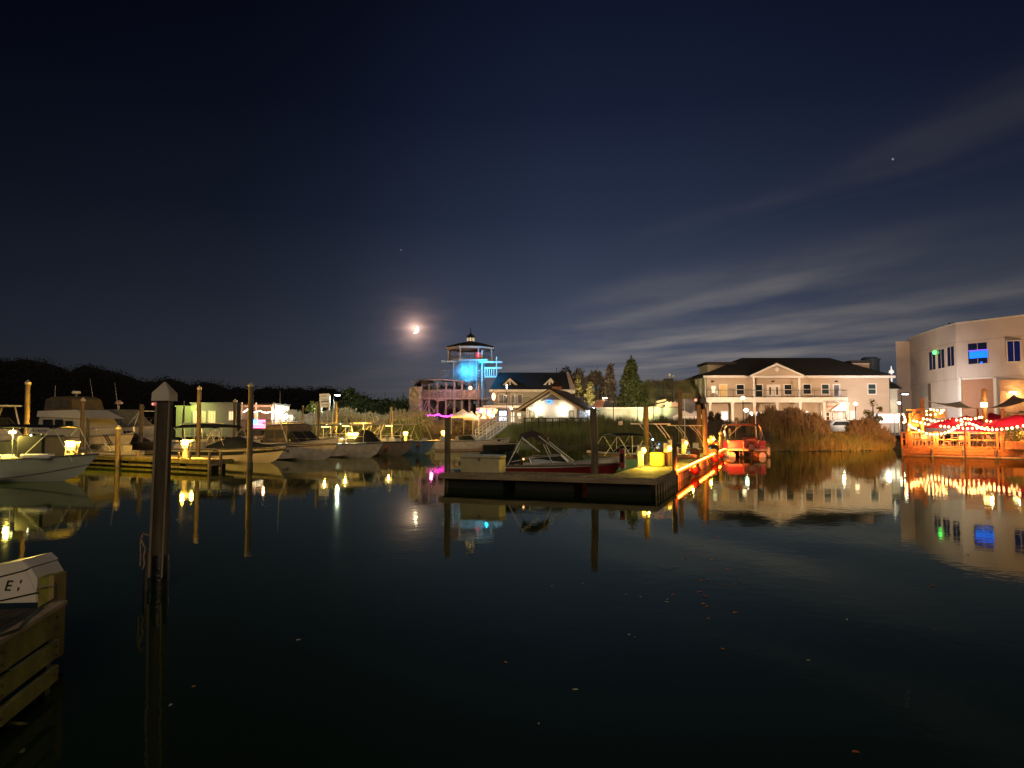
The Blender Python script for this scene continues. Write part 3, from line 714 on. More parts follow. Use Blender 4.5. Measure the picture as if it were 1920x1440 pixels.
def outboard(t, y=0.0, m=None, z=.25, s=1.0, tilt=0.0, x=-.1):
    m = m or motor; mb = MB()
    def rg(x0, x1, w, z_): return [(x + x0 * s, y - w * s, z_), (x + x1 * s, y - w * .8 * s, z_), (x + x1 * s, y + w * .8 * s, z_), (x + x0 * s, y + w * s, z_)]
    b = z + .2
    mb.loft([rg(-.52, -.06, .16, b), rg(-.60, .0, .2, b + .18 * s), rg(-.58, -.02, .2, b + .5 * s), rg(-.45, -.12, .13, b + .64 * s)])
    o = mb.build('outboard', m, t, smooth=True)
    mb = MB(); mb.box(x - .38 * s, x - .14 * s, y - .07, y + .07, -.45, b); mb.box(x - .5 * s, x - .1 * s, y - .02, y + .02, -.5, -.3); mb.box(x - .16, x + .14, y - .1, y + .1, z - .15, z + .16); mb.build('leg', m, o)
    return o
def bimini(t, x0, x1, z, w, m=None, base=None, legs=True, sag=.12, zb=None):
    m = m or navy; mb = MB(); n = 6; k = 6; g = lambda i, j, dz: (x0 + (x1 - x0) * i / n, w / 2 * (-1 + 2 * j / k), z + dz - sag * (2 * j / k - 1) ** 2 * 1.0 - .06 * (2 * i / n - 1) ** 2)
    rings = [[g(i, j, 0) for j in range(k + 1)] + [g(i, j, -.035) for j in range(k, -1, -1)] for i in range(n + 1)]
    mb.loft(rings); o = mb.build('canopy', m, t, smooth=True)
    if legs:
        mb = MB(); zb = t['_fs'] if zb is None else zb; xc = (x0 + x1) / 2
        for s in (-1, 1):
            for xt in (x0 + .05, xc, x1 - .05): mb.tube((xc + (xt - xc) * .12, s * w * .5, zb), (xt, s * w * .49, z - sag - .04), .018, n=5)
            mb.tube((x1 + .7, s * w * .46, zb), (x1 - .05, s * w * .49, z - sag - .04), .012, n=5)
        mb.build('canopy_frame', alum, t)
    return o
def ttop(t, x0, x1, z, w, m=None, zb=None):
    m = m or greyc; MB().bbox(x0, x1, -w / 2, w / 2, z, z + .07, .03).build('t_top', m, t)
    mb = MB(); zb = .35 if zb is None else zb
    for s in (-1, 1):
        mb.path([(x0 + .35, s * w * .36, zb), (x0 + .25, s * w * .38, zb + (z - zb) * .6), (x0 + .12, s * w * .42, z)], .024, 6)
        mb.path([(x1 - .5, s * w * .34, zb), (x1 - .42, s * w * .38, zb + (z - zb) * .6), (x1 - .12, s * w * .42, z)], .024, 6)
        mb.tube((x0 + .3, s * w * .37, zb + (z - zb) * .55), (x1 - .42, s * w * .37, zb + (z - zb) * .55), .016, n=5)
        mb.tube((x0 + .3, s * w * .37, zb + .2), (x1 - .42, s * w * .38, z - .2), .014, n=5)
    mb.build('t_top_frame', alum, t)
def console(t, x, m=None, z0=.3, h=1.0, w=.75):
    m = m or offw
    MB().loft([[(x - .4, -w / 2, z0), (x + .5, -w / 2, z0), (x + .5, w / 2, z0), (x - .4, w / 2, z0)], [(x - .4, -w / 2, z0 + h * .8), (x + .42, -w / 2, z0 + h * .6), (x + .42, w / 2, z0 + h * .6), (x - .4, w / 2, z0 + h * .8)],
               [(x - .3, -w / 2 + .05, z0 + h), (x + .1, -w / 2 + .05, z0 + h), (x + .1, w / 2 - .05, z0 + h), (x - .3, w / 2 - .05, z0 + h)]]).build('console', m, t)
    mb = MB(); mb.quad((x + .2, -w / 2 + .04, z0 + h * .9), (x + .2, w / 2 - .04, z0 + h * .9), (x - .02, w / 2 - .08, z0 + h * 1.35), (x - .02, -w / 2 + .08, z0 + h * 1.35)); mb.build('console_screen', smoked, t)
    mb = MB(); mb.lathe([(.16, 0), (.18, .02), (.16, .04)], (x - .5, .1, z0 + h * .85), 12); mb.build('wheel', steel, t)
def seat(t, x, y, z, w=.5, m=None, back=True, dirx=1):
    m = m or vinyl; o = MB().bbox(x - .25, x + .25, y - w / 2, y + w / 2, z, z + .28, .05).build('seat', m, t)
    if back: MB().bbox(x - dirx * .32, x - dirx * .2, y - w / 2, y + w / 2, z + .2, z + .75, .05).build('backrest', m, o)
def bow_rail(t, st, t0=.6, h=.35):
    mb = MB(); S = [s for s in st if s['t'] >= t0]
    for sg in (-1, 1):
        pts = [(s['x'] - .05, sg * max(s['b'] - .06, .02), s['zs'] + (h if i else .03)) for i, s in enumerate(S)]
        mb.path(pts, .014, 5)
        for s in S[1::2]: mb.tube((s['x'] - .05, sg * max(s['b'] - .06, .02), s['zs']), (s['x'] - .05, sg * max(s['b'] - .06, .02), s['zs'] + h), .011, n=5)
    mb.build('bow_rail', steel, t)
def cleats(t, st):
    for f in (.25, .8):
        s = st[int(len(st) * f)]
        mb = MB()
        for sg in (-1, 1): mb.box(s['x'] - .1, s['x'] + .1, sg * (s['b'] - .09) - .015, sg * (s['b'] - .09) + .015, s['zs'] + .04, s['zs'] + .06); mb.box(s['x'] - .03, s['x'] + .03, sg * (s['b'] - .09) - .012, sg * (s['b'] - .09) + .012, s['zs'], s['zs'] + .045)
        mb.build('cleats', steel, t)
def antenna(t, x, y, z, h, dx=0): MB().tube((x, y, z), (x + dx, y, z + h), .016, .006, 5).build('antenna', alum, t)
def cover(t, pts, w, m):
    # pts: list of (x, z, halfwidth fraction): a draped canvas ridge
    rings = []
    for x, zt, zb, hw in pts:
        rings.append([(x, -hw, zb), (x, -hw * .8, zb + (zt - zb) * .55), (x, -hw * .3, zt - .03), (x, 0, zt), (x, hw * .3, zt - .03), (x, hw * .8, zb + (zt - zb) * .55), (x, hw, zb)])
    MB().loft(rings, closed=False).build('canvas_cover', m, t, smooth=True)
def cabin(t, rects, m, wm=None):
    """stacked loft: list of (z, x0, x1, halfw) rings"""
    mb = MB(); mb.loft([[(x0, -w, z), (x1, -w * .85, z), (x1, w * .85, z), (x0, w, z)] for z, x0, x1, w in rects]); return mb.build('cabin', m, t)
def side_windows(t, cab, rects, y, m=None, yt=None):
    m = m or glass
    for x0, x1, z0, z1 in rects:
        mb = MB()
        for s in (-1, 1): mb.box(x0, x1, s * y - .012, s * y + .012, z0, z1)
        mb.build('window', m, cab)
def cockpit_lamp(t, x, z, e):  # added to brighten the left boats; only two match real lit lamps
    MB().box(x - .3, x + .3, -.08, .08, z - .05, z - .01).build('cockpit_lamp', lampmat('amber cockpit fill', (1, .62, .2), 9.0), t); light(t, 'lamp', (x, 0, z - .15), (1, .60, .14), e, .06)
G = 'boats moored at the left marina'
AB = R(-30)
def bowp(px, Y): return at(px, 792, Y)
# near left centre console with canopy and name board
t, st = boat(bowp(187, 30.6), R(4), 9.0, 2.7, .88, 1.17, 'near white open boat with a slim canopy and name board, left edge of the marina', hullm=mat('grey green gelcoat', (.40, .42, .33), .3, var=.06, scale=.8), deckm=offw, cock=(.05, .80), stripe=(.02, .10), stripem=greyc, grp=G, draft=.3)
console(t, 5.6, white, .3, .85, .8); seat(t, 4.3, -.35, .35); seat(t, 4.3, .35, .35)
bimini(t, 4.4, 7.7, 2.42, 2.0, blk, sag=.10); MB().bbox(6.1, 7.2, -.85, .85, 1.0, 1.95, .08).build('console_cover', blk, t)
MB().box(6.62, 7.5, -1.02, -1.0, 2.04, 2.28).build('name_board', mat('pale name board', (.5, .43, .38), .6, var=.05), t)
text_mesh('lettering', 'Arxon', .25, blk, t, (7.06, -1.03, 2.16), (1, 0, 0), (0, 0, 1), .4)
MB().bbox(6.3, 7.5, -.95, -.5, 1.0, 1.2, .05).build('bow_cushion', mat('pale vinyl', (.55, .52, .56), .5, var=.05), t)
outboard(t, 0, motor); cleats(t, st)
mb = MB(); mb.tube((5.85, -.9, 2.1), (6.1, -.9, 2.1), .05); mb.build('deck_lamp', lampmat('green white lamp', (.85, 1.0, .35), 7.0), t)
light(t, 'lamp', (5.9, -1.0, 2.0), (1, .74, .14), 380, .10)
mb = MB(); mb.ball((6.75, -.98, 1.97), .035); mb.build('cockpit_lamp', lampmat('small white lamp', (1, .9, .6), 12.0), t)
# far left cruiser with hardtop arch
t, st = boat(bowp(48, 41.5), AB, 9.0, 3.0, 1.15, 1.5, 'greenish cruiser with a raked hardtop arch, half cut off by the left frame edge', hullm=grnh, grp=G, cock=(.05, .5))
cabin(t, [(1.4, 3.2, 7.4, 1.1), (2.1, 3.3, 6.4, .95)], white); windshield(t, 6.2, 2.05, 2.4, .7, .9)
mb = MB()
for s in (-1, 1): mb.path([(2.4, s * 1.15, 1.2), (3.2, s * 1.1, 2.6), (4.0, s * 1.0, 3.45)], .07, 7); mb.path([(6.2, s * 1.05, 2.1), (5.6, s * 1.0, 3.45)], .05, 6)
mb.build('arch', alum, t); MB().bbox(3.0, 6.2, -1.15, 1.15, 3.45, 3.56, .04).build('hardtop', white, t)
antenna(t, 4.6, .4, 3.5, 1.6); antenna(t, 3.2, -.6, 3.5, .4); seat(t, 4.4, -.4, 2.1); seat(t, 4.4, .4, 2.1); outboard(t, .5); outboard(t, -.5)
bow_rail(t, st)
# flybridge cruiser
t, st = boat(bowp(252, 46.5), AB, 11.5, 3.6, 1.35, 1.75, 'large flybridge cruiser with canvas enclosed bridge and pink lit foredeck', hullm=tanh, grp=G, cock=(.03, .22))
c = cabin(t, [(1.5, 2.4, 8.6, 1.5), (2.25, 2.5, 7.8, 1.4), (2.9, 2.5, 7.2, 1.3)], offw)
side_windows(t, c, [(3.2, 4.4, 2.15, 2.7), (4.7, 5.7, 2.15, 2.7), (6.0, 6.9, 2.15, 2.6)], 1.42)
MB().loft([[(2.3, -1.4, 2.9), (8.4, -1.2, 2.75), (8.4, 1.2, 2.75), (2.3, 1.4, 2.9)], [(2.3, -1.35, 3.3), (6.6, -1.1, 3.35), (6.6, 1.1, 3.35), (2.3, 1.35, 3.3)]]).build('flybridge', white, t)
o = MB().loft([[(2.8, -1.2, 3.32), (6.2, -1.1, 3.32), (6.2, 1.1, 3.32), (2.8, 1.2, 3.32)], [(2.9, -1.15, 4.1), (5.9, -1.0, 4.1), (5.9, 1.0, 4.1), (2.9, 1.15, 4.1)], [(3.2, -.9, 4.3), (5.5, -.8, 4.3), (5.5, .8, 4.3), (3.2, .9, 4.3)]]).build('bridge_enclosure', mat('brown canvas', (.10, .075, .045), .8, var=.15), t)
mb = MB()
for x0 in (3.0, 4.1, 5.1): mb.box(x0, x0 + .75, -1.19, -1.17, 3.5, 4.0)
mb.build('clear_panels', mat('clear vinyl', (.08, .08, .07), .15, var=0), o)
mb = MB(); mb.lathe([(.25, 0), (.3, .08), (.25, .2)], (4.6, 0, 4.5), 10); mb.tube((4.6, 0, 4.2), (4.6, 0, 4.5), .05); mb.build('radar', white, t); antenna(t, 3.4, -.8, 4.2, .9)
bow_rail(t, st, .55, .5); mb = MB(); mb.path([(9.6, -.9, 1.7), (10.2, -.7, .9), (10.5, -.6, .4)], .03); mb.path([(9.8, -.85, 1.7), (10.4, -.65, .9), (10.7, -.55, .4)], .03); mb.build('bow_ladder', blk, t)
# big pale hull farther back
t, st = boat(bowp(312, 56), R(-24), 11.5, 3.6, 1.9, 2.35, 'pale sport fishing boat with a dark covered wheelhouse, behind the flybridge cruiser', hullm=tanh, deckm=offw, grp=G, cock=(.03, .3))
c = cabin(t, [(2.0, 3.2, 8.0, 1.4), (3.3, 3.3, 7.0, 1.3)], grnh); side_windows(t, c, [(3.5, 4.3, 2.35, 3.1)], 1.42)
MB().loft([[(4.2, -1.42, 2.5), (8.6, -1.2, 2.2), (8.6, 1.2, 2.2), (4.2, 1.42, 2.5)], [(4.4, -1.35, 3.5), (6.9, -1.1, 3.55), (6.9, 1.1, 3.55), (4.4, 1.35, 3.5)]]).build('wheelhouse_cover', greyc, t)
mb = MB(); mb.lathe([(.3, 0), (.3, .15), (.1, .3)], (6.0, 0, 4.0), 10); mb.tube((6, 0, 3.4), (6, 0, 4.05), .05); mb.build('radar', mat('pink lit radar', (.5, .3, .25), .5, var=0), t)
antenna(t, 4.2, -.8, 3.5, 2.6, -.7); antenna(t, 7.0, -.8, 3.5, 2.2, -.5); bow_rail(t, st, .6, .6)
mb = MB(); mb.path([(9.2, -1.0, 2.3), (9.6, -.9, 3.4), (9.9, .9, 3.4), (9.6, 1, 2.3)], .04); mb.path([(8.6, -1.1, 2.3), (9.6, -.9, 3.4)], .03); mb.build('pulpit', alum, t)
# dark covered sport boat in the gap
t, st = boat(bowp(300, 49.5), AB, 8, 2.6, .9, 1.2, 'dark covered sport boat with red glinting rail, left of the near pile', hullm=mat('dark hull', (.05, .04, .035), .35, var=.1), deckm=greyc, grp=G)
cover(t, [(.3, 1.1, .95, 1.1), (2.2, 1.75, .95, 1.15), (4.2, 1.9, 1.0, 1.1), (6.0, 1.3, 1.05, .8), (7.2, 1.15, 1.1, .35)], 1, blk); bow_rail(t, st, .5, .45); mb = MB()
mb.path([(2.0, -1.1, 1.0), (2.3, -1.0, 2.0), (3.5, -1.0, 2.05), (3.9, -1.05, 1.7)], .03); mb.build('grab_rail', mat('pink metal', (.6, .35, .3), .3, .6, var=0), t)
# yellow lit runabout pointing left behind finger one
p = at(152, 792, 46.0); t, st = boat(p, R(150), 5.4, 2.1, .75, .85, 'cream runabout lit yellow with two cream seats, behind the left finger dock', hullm=offw, deckm=vinyl, cock=(.02, .5), grp=G)
seat(t, .9, -.45, .35, .6, dirx=-1); seat(t, .9, .45, .35, .6, dirx=-1); seat(t, 2.0, .45, .35, .6, dirx=-1); seat(t, 2.0, -.45, .35, .6, dirx=-1)
windshield(t, 3.2, .85, 1.9, .3, .35); mb = MB(); mb.tube((.3, .9, .8), (1.2, .9, 1.25), .03); mb.build('grab_bar', alum, t)
# navy covered cruiser
t, st = boat(bowp(537, 43.6), R(-26), 9.0, 2.7, .78, .98, 'low cream cruiser with navy canvas foredeck cover and navy hull stripe', hullm=offw, deckm=vinyl, stripe=(.48, .78), stripem=navy, grp=G, cock=(.03, .42), draft=.3, text=('BOLD N', .26, trim, .62))
cover(t, [(3.1, 1.15, .85, .95), (4.3, 1.5, .9, 1.15), (5.0, 1.62, .9, 1.1), (6.2, 1.28, .92, .85), (7.4, 1.12, .94, .5), (8.75, .99, .95, .06)], 1, navy)
bimini(t, .3, 4.3, 2.42, 2.2, navy, sag=.22); seat(t, 1.0, -.5, .4, .7); seat(t, 1.0, .5, .4, .7); seat(t, 2.3, -.5, .4, .6); seat(t, 2.3, .5, .4, .6)
mb = MB(); mb.path([(3.0, -.5, .9), (3.5, -.45, 1.7), (3.1, -.45, 2.0), (2.7, -.5, 1.2)], .035); mb.path([(3.6, -.6, 1.2), (3.0, -.55, 2.05)], .03); mb.build('wakeboard_arch', alum, t)
mb = MB(); s = st[6]
mb.obox((s['x'], -s['b'] - .005, s['zs'] - .10), (.2, 0, 0), (0, .01, 0), (0, 0, .035)); mb.build('porthole', glass, t); cleats(t, st)
outboard(t, 0, motorw)
# white cabin cruiser with camper top
t, st = boat(bowp(634, 46.6), AB, 8.7, 3.0, 1.0, 1.14, 'white cabin cruiser with a tan camper top and smoked windshield', hullm=tanh, deckm=offw, grp=G, cock=(.03, .42), camber=.7, stripe=(.80, .86), stripem=blk, text=('Timerius', .34, blk, .52))
windshield(t, 6.3, 1.25, 2.5, .65, 1.0); MB().loft([[(3.0, -1.3, 1.1), (5.3, -1.25, 1.2), (5.3, 1.25, 1.2), (3.0, 1.3, 1.1)], [(3.2, -1.15, 2.2), (5.2, -1.05, 2.3), (5.2, 1.05, 2.3), (3.2, 1.15, 2.2)], [(3.6, -.8, 2.38), (4.9, -.75, 2.42), (4.9, .75, 2.42), (3.6, .8, 2.38)]]).build('camper_top', mat('tan canvas', (.24, .17, .10), .8, var=.15), t)
mb = MB()
for x0 in (3.25, 4.2): mb.box(x0, x0 + .8, -1.27, -1.25, 1.45, 2.0)
mb.build('clear_panels', mat('clear vinyl', (.08, .08, .07)), t); bow_rail(t, st, .55, .35); cleats(t, st)
mb = MB(); mb.path([(5.4, -1.25, 1.2), (4.6, -1.15, 2.5), (4.6, 1.15, 2.5), (5.4, 1.25, 1.2)], .045); mb.build('radar_arch', white, t); antenna(t, 4.6, -1.15, 2.45, 2.2, -.1); outboard(t); cockpit_lamp(t, 2.4, 2.1, 90)
# cream express hull with two portholes behind it
t, st = boat(bowp(556, 52.5), AB, 8.5, 2.8, 1.15, 1.45, 'cream express boat with two dark oval portholes, behind the navy covered cruiser', hullm=vinyl, grp=G)
windshield(t, 5.0, 1.5, 2.4, .5, .6); mb = MB()
for k in (.45, .6):
    s = st[int(len(st) * k)]
    mb.obox((s['x'], -s['b'] * .99, s['zs'] - .2), (.2, 0, 0), (0, .03, 0), (0, 0, .07))
mb.build('portholes', glass, t)
# T-top boats
t, st = boat(bowp(719, 50.2), AB, 8.2, 2.7, .92, 1.08, 'tan centre console boat with grey T top, right of the white cabin cruiser', hullm=tanh, deckm=offw, grp=G, cock=(.05, .62), rub=blk)
ttop(t, 1.4, 4.4, 2.25, 2.1); console(t, 3.1); cockpit_lamp(t, 2.6, 2.2, 90); seat(t, 1.9, 0, .4, .9); outboard(t, .35, motorw); outboard(t, -.35, motorw); cleats(t, st); antenna(t, 2.0, .8, 2.3, 1.4)
t, st = boat(bowp(776, 53.2), AB, 8.4, 2.7, .95, 1.1, 'tan boat with its console under a domed black cover and a long T top', hullm=mat('brown grey hull', (.27, .21, .16), .4, var=.1), deckm=greyc, grp=G, cock=(.05, .6), rub=blk)
ttop(t, .6, 4.6, 2.3, 2.1, offw); cover(t, [(2.6, .6, .5, .5), (3.0, 1.5, .5, .7), (3.6, 1.95, .5, .75), (4.2, 1.8, .6, .75), (5.0, 1.1, .8, .6), (5.4, .95, .85, .4)], 1, blk); cockpit_lamp(t, 1.6, 2.24, 90); outboard(t); seat(t, 1.2, 0, .4, .8)
mb = MB(); mb.ball((6.6, -1.05, .62), .14, 10, 6, 1.3); mb.build('fender', mat('dark red fender', (.25, .06, .03), .5, var=.1), t)
t, st = boat(bowp(816, 56.4), AB, 7.4, 2.5, .9, 1.02, 'slate blue hulled boat with white console, right of the tan T top boat', hullm=bluh, deckm=offw, grp=G, cock=(.05, .62), rub=blk)
ttop(t, 2.2, 4.9, 2.3, 1.9, offw); console(t, 3.4, white); cockpit_lamp(t, 2.7, 2.24, 80); seat(t, 2.3, 0, .4, .9); MB().bbox(5.0, 5.6, -.5, .5, .5, 1.05, .05).build('bow_seat', vinyl, t); outboard(t, 0, motorw)
mb = MB(); mb.ball((6.3, -.75, .75), .13, 10, 6, 1.3); mb.build('fender', mat('dark red fender', (.25, .06, .03)), t)
mb = MB(); mb.path([(.9, .3, 2.4), (.7, .3, 2.9), (1.1, .3, 3.05), (1.3, .3, 2.75), (.95, .3, 2.5)], .02); mb.build('hoop_aerial', alum, t)
# second row boats filling the slips behind
for px, Y, L, cm, lb in ((604, 58.5, 7.6, white, 'white hardtop boat with lit cockpit, behind the white cabin cruiser'), (694, 61.5, 7.2, offw, 'cream centre console with lit T top, behind the domed black cover'), (746, 64.5, 6.6, white, 'white open boat with lit T top, behind the slate blue boat'), (452, 53.5, 7.4, offw, 'cream boat with pale T top, behind the navy covered cruiser')):
    t, st = boat(bowp(px, Y), AB, L, 2.5, .95, 1.15, lb, hullm=cm, deckm=vinyl, grp=G, cock=(.05, .6))
    ttop(t, 1.6, 4.4, 2.4, 2.0, offw); console(t, 3.0, white); seat(t, 1.7, 0, .4, .9); cockpit_lamp(t, 2.4, 2.33, 150); outboard(t, 0, motorw); bow_rail(t, st); antenna(t, 2.0, .8, 2.4, 1.5)
# small dinghies with gear by the last pedestal
for k, (px, Y, lb) in enumerate(((812, 66, 'small cluttered dinghy with a slanting rod, beyond the slate blue boat'), (836, 69, 'small open dinghy with yellow lit seats under the last pedestal'))):
    t, st = boat(bowp(px + 8, Y), AB, 3.8, 1.6, .45, .55, lb, hullm=vinyl, deckm=vinyl, grp=G, draft=.2, camber=.05)
    seat(t, 1.0, 0, .2, .8); seat(t, 2.2, 0, .2, .7, back=False); antenna(t, 1.5, .4, .5, 1.7, -.9); outboard(t, 0, motorw, .1, .6)
# beige sport boat and black canvas bow, far end
t, st = boat(bowp(958, 62.5), R(-8), 6.6, 2.3, .85, 1.12, 'beige sport boat with cream seats left of the white gangway', hullm=tanh, deckm=vinyl, grp=G, cock=(.03, .5), stripe=(.05, .2), stripem=mat('pinkish stripe', (.4, .22, .16), .4, var=0))
seat(t, .7, -.4, .5, .7); seat(t, .7, .4, .5, .7); seat(t, 2.1, -.4, .5, .7); seat(t, 2.1, .4, .5, .7); windshield(t, 3.6, 1.0, 2.0, .4, .5); mb = MB()
s = st[11]; mb.obox((s['x'], -s['b'] - .02, s['zs'] - .12), (.14, 0, 0), (0, .02, 0), (0, 0, .05)); mb.build('vent', glass, t)
t, st = boat(bowp(968, 60.2), R(-40), 3.2, 1.5, .6, .75, 'small black covered boat with a bright white bow edge, before the beige sport boat', hullm=blk, deckm=blk, grp=G, camber=.2, rub=white)
outboard(t, 0, motor, .1, .6)
# red striped bowrider behind the T head
bp = td(4.6, 2.15); dirb = (bp - td(3.1, 7.55)); ang = math.atan2(dirb.y, dirb.x)
t, st = boat(bp, ang, 5.8, 2.1, .74, .84, 'cream and dark red bowrider moored behind the T shaped dock', hullm=redh, deckm=vinyl, cock=(.02, .45), stripe=(.86, .99), stripem=vinyl, rub=steel, camber=.45, name='bowrider')
for y in (-.45, .3):
    pass
mb = MB(); mb.loft([[(-.5 + i * .0, 0, 0)] * 3 for i in range(1)] or [], cap=False) if False else None
cover(t, [(-.35, .9, .5, .1), (-.1, 1.25, .5, .38), (.3, 1.3, .6, .42), (.6, .95, .7, .3)], 1, blk)
outboard(t, 0, motor, .1, .8, x=-.25)
MB().loft([[(1.2 + .5 * math.cos(a), .45 * math.sin(a), z) for a in [i * math.pi / 5 for i in range(10)]] if k < 2 else [(1.2 + .2 * math.cos(a), .2 * math.sin(a), z) for a in [i * math.pi / 5 for i in range(10)]] for k, z in enumerate((.6, .95, 1.25))]).build('covered_seat', blk, t, smooth=True)
mb = MB(); mb.ball((1.75, -.45, .98), .04); mb.build('nav_light', lampmat('orange nav light', (1, .4, .15), 6.0), t)
zb = .78
mb = MB()
for s in (-1, 1):
    mb.tube((1.15, s * .95, zb), (1.75, s * .9, 1.92), .02, n=6); mb.tube((3.9, s * .92, zb), (2.4, s * .9, 1.95), .02, n=6); mb.tube((1.3, s * .95, .9), (2.3, s * .92, 1.1), .012, n=5); mb.tube((3.0, s * .92, zb), (2.6, s * .9, 1.6), .015, n=5)
mb.build('canopy_frame', alum, t)
MB().loft([[(1.62, y, z - .12 * (y / .9) ** 2) for y, z in ((-.92, 1.92), (-.4, 2.02), (0, 2.04), (.4, 2.02), (.92, 1.92), (.92, 1.84), (0, 1.92), (-.92, 1.84))],
           [(2.15, y, z - .1 * (y / .9) ** 2 + .12) for y, z in ((-.92, 1.92), (-.4, 2.02), (0, 2.04), (.4, 2.02), (.92, 1.92), (.92, 1.86), (0, 1.97), (-.92, 1.86))],
           [(2.75, y, z - .12 * (y / .9) ** 2 - .12) for y, z in ((-.92, 1.92), (-.4, 2.02), (0, 2.04), (.4, 2.02), (.92, 1.92), (.92, 1.84), (0, 1.92), (-.92, 1.84))]]).build('folded_canopy', mat('dusty brown canvas', (.09, .06, .05), .8, var=.2), t, smooth=True)
mb = MB(); mb.tube((1.75, -.93, 1.85), (2.45, -.95, 1.3), .035, .02); mb.build('rolled_strap', alum, t)
windshield(t, 3.6, .86, 1.7, .28, .3, smoked); cleats(t, st)
# tipped skiff with black motor
t, st = boat(at(1092, 792, 36.0), R(190), 4.2, 1.7, .65, .8, 'teal skiff with a raised black outboard, behind the tall round pile', hullm=teal, deckm=greyc, camber=.1)
outboard(t, 0, motor, .65, .9, x=.2)
mb = MB(); mb.tube((.3, -.5, 1.0), (.9, -.5, 1.75), .05, .04); mb.build('tiller_post', teal, t); mb = MB(); mb.ball((.25, -.55, 1.6), .05); mb.build('nav_light', lampmat('cold blue light', (.3, .7, 1), 10.0), t)
light(t, 'lamp', (.25, -.8, 1.6), (.35, .7, 1), 6, .03)
# two wake boats left of the long dock
def tower(t, x, z, w, m):
    mb = MB()
    for s in (-1, 1):
        mb.path([(x - .75, s * w / 2, .9), (x - .65, s * w / 2, 1.3), (x - .35, s * w * .48, 1.8), (x + .15, s * w * .46, z)], .022, 7); mb.path([(x - .5, s * w / 2, .95), (x - .4, s * w / 2, 1.35), (x - .12, s * w * .48, 1.85), (x + .4, s * w * .46, z)], .022, 7)
    mb.path([(x + .15, -w * .46, z), (x + .15, w * .46, z)], .03, 7)
    mb.tube((x - .5, -w * .46, z), (x + .9, -w * .46, z), .03); mb.tube((x - .5, w * .46, z), (x + .5, w * .46, z), .03)
    mb.build('wake_tower', m, t)
t, st = boat(at(1100, 792, 37.2), R(197), 5.9, 2.2, .78, .92, 'brown wake boat with pale tower and dark canopy, behind the red cabinet', hullm=mat('brown hull', (.20, .12, .08), .35, var=.1), deckm=tanh, camber=.3, cock=(.04, .6))
tower(t, 2.0, 2.42, 2.0, alum); bimini(t, 2.9, 4.6, 1.95, 1.9, blk, sag=.1); seat(t, 1.2, .4, .45, .6); seat(t, 3.2, .4, .5, .5, mat('pink vinyl', (.55, .3, .22), .5, var=.05)); windshield(t, 4.0, .95, 1.9, .3, .4)
mb = MB(); mb.lathe([(.02, 0), (.11, .03), (.11, .2), (.02, .22)], (3.5, -.95, 2.34), 10); mb.build('tower_speaker', alum, t); outboard(t)
t, st = boat(at(1185, 792, 44.5), R(197), 5.4, 2.2, .8, .95, 'second wake boat with angled pale tower, farther back beside the long dock', hullm=mat('brown hull', (.20, .12, .08)), deckm=tanh, camber=.3, cock=(.04, .6))
tower(t, 1.5, 2.3, 2.0, alum); windshield(t, 3.6, .95, 1.9, .3, .4); seat(t, 1.4, .4, .45, .6); outboard(t)
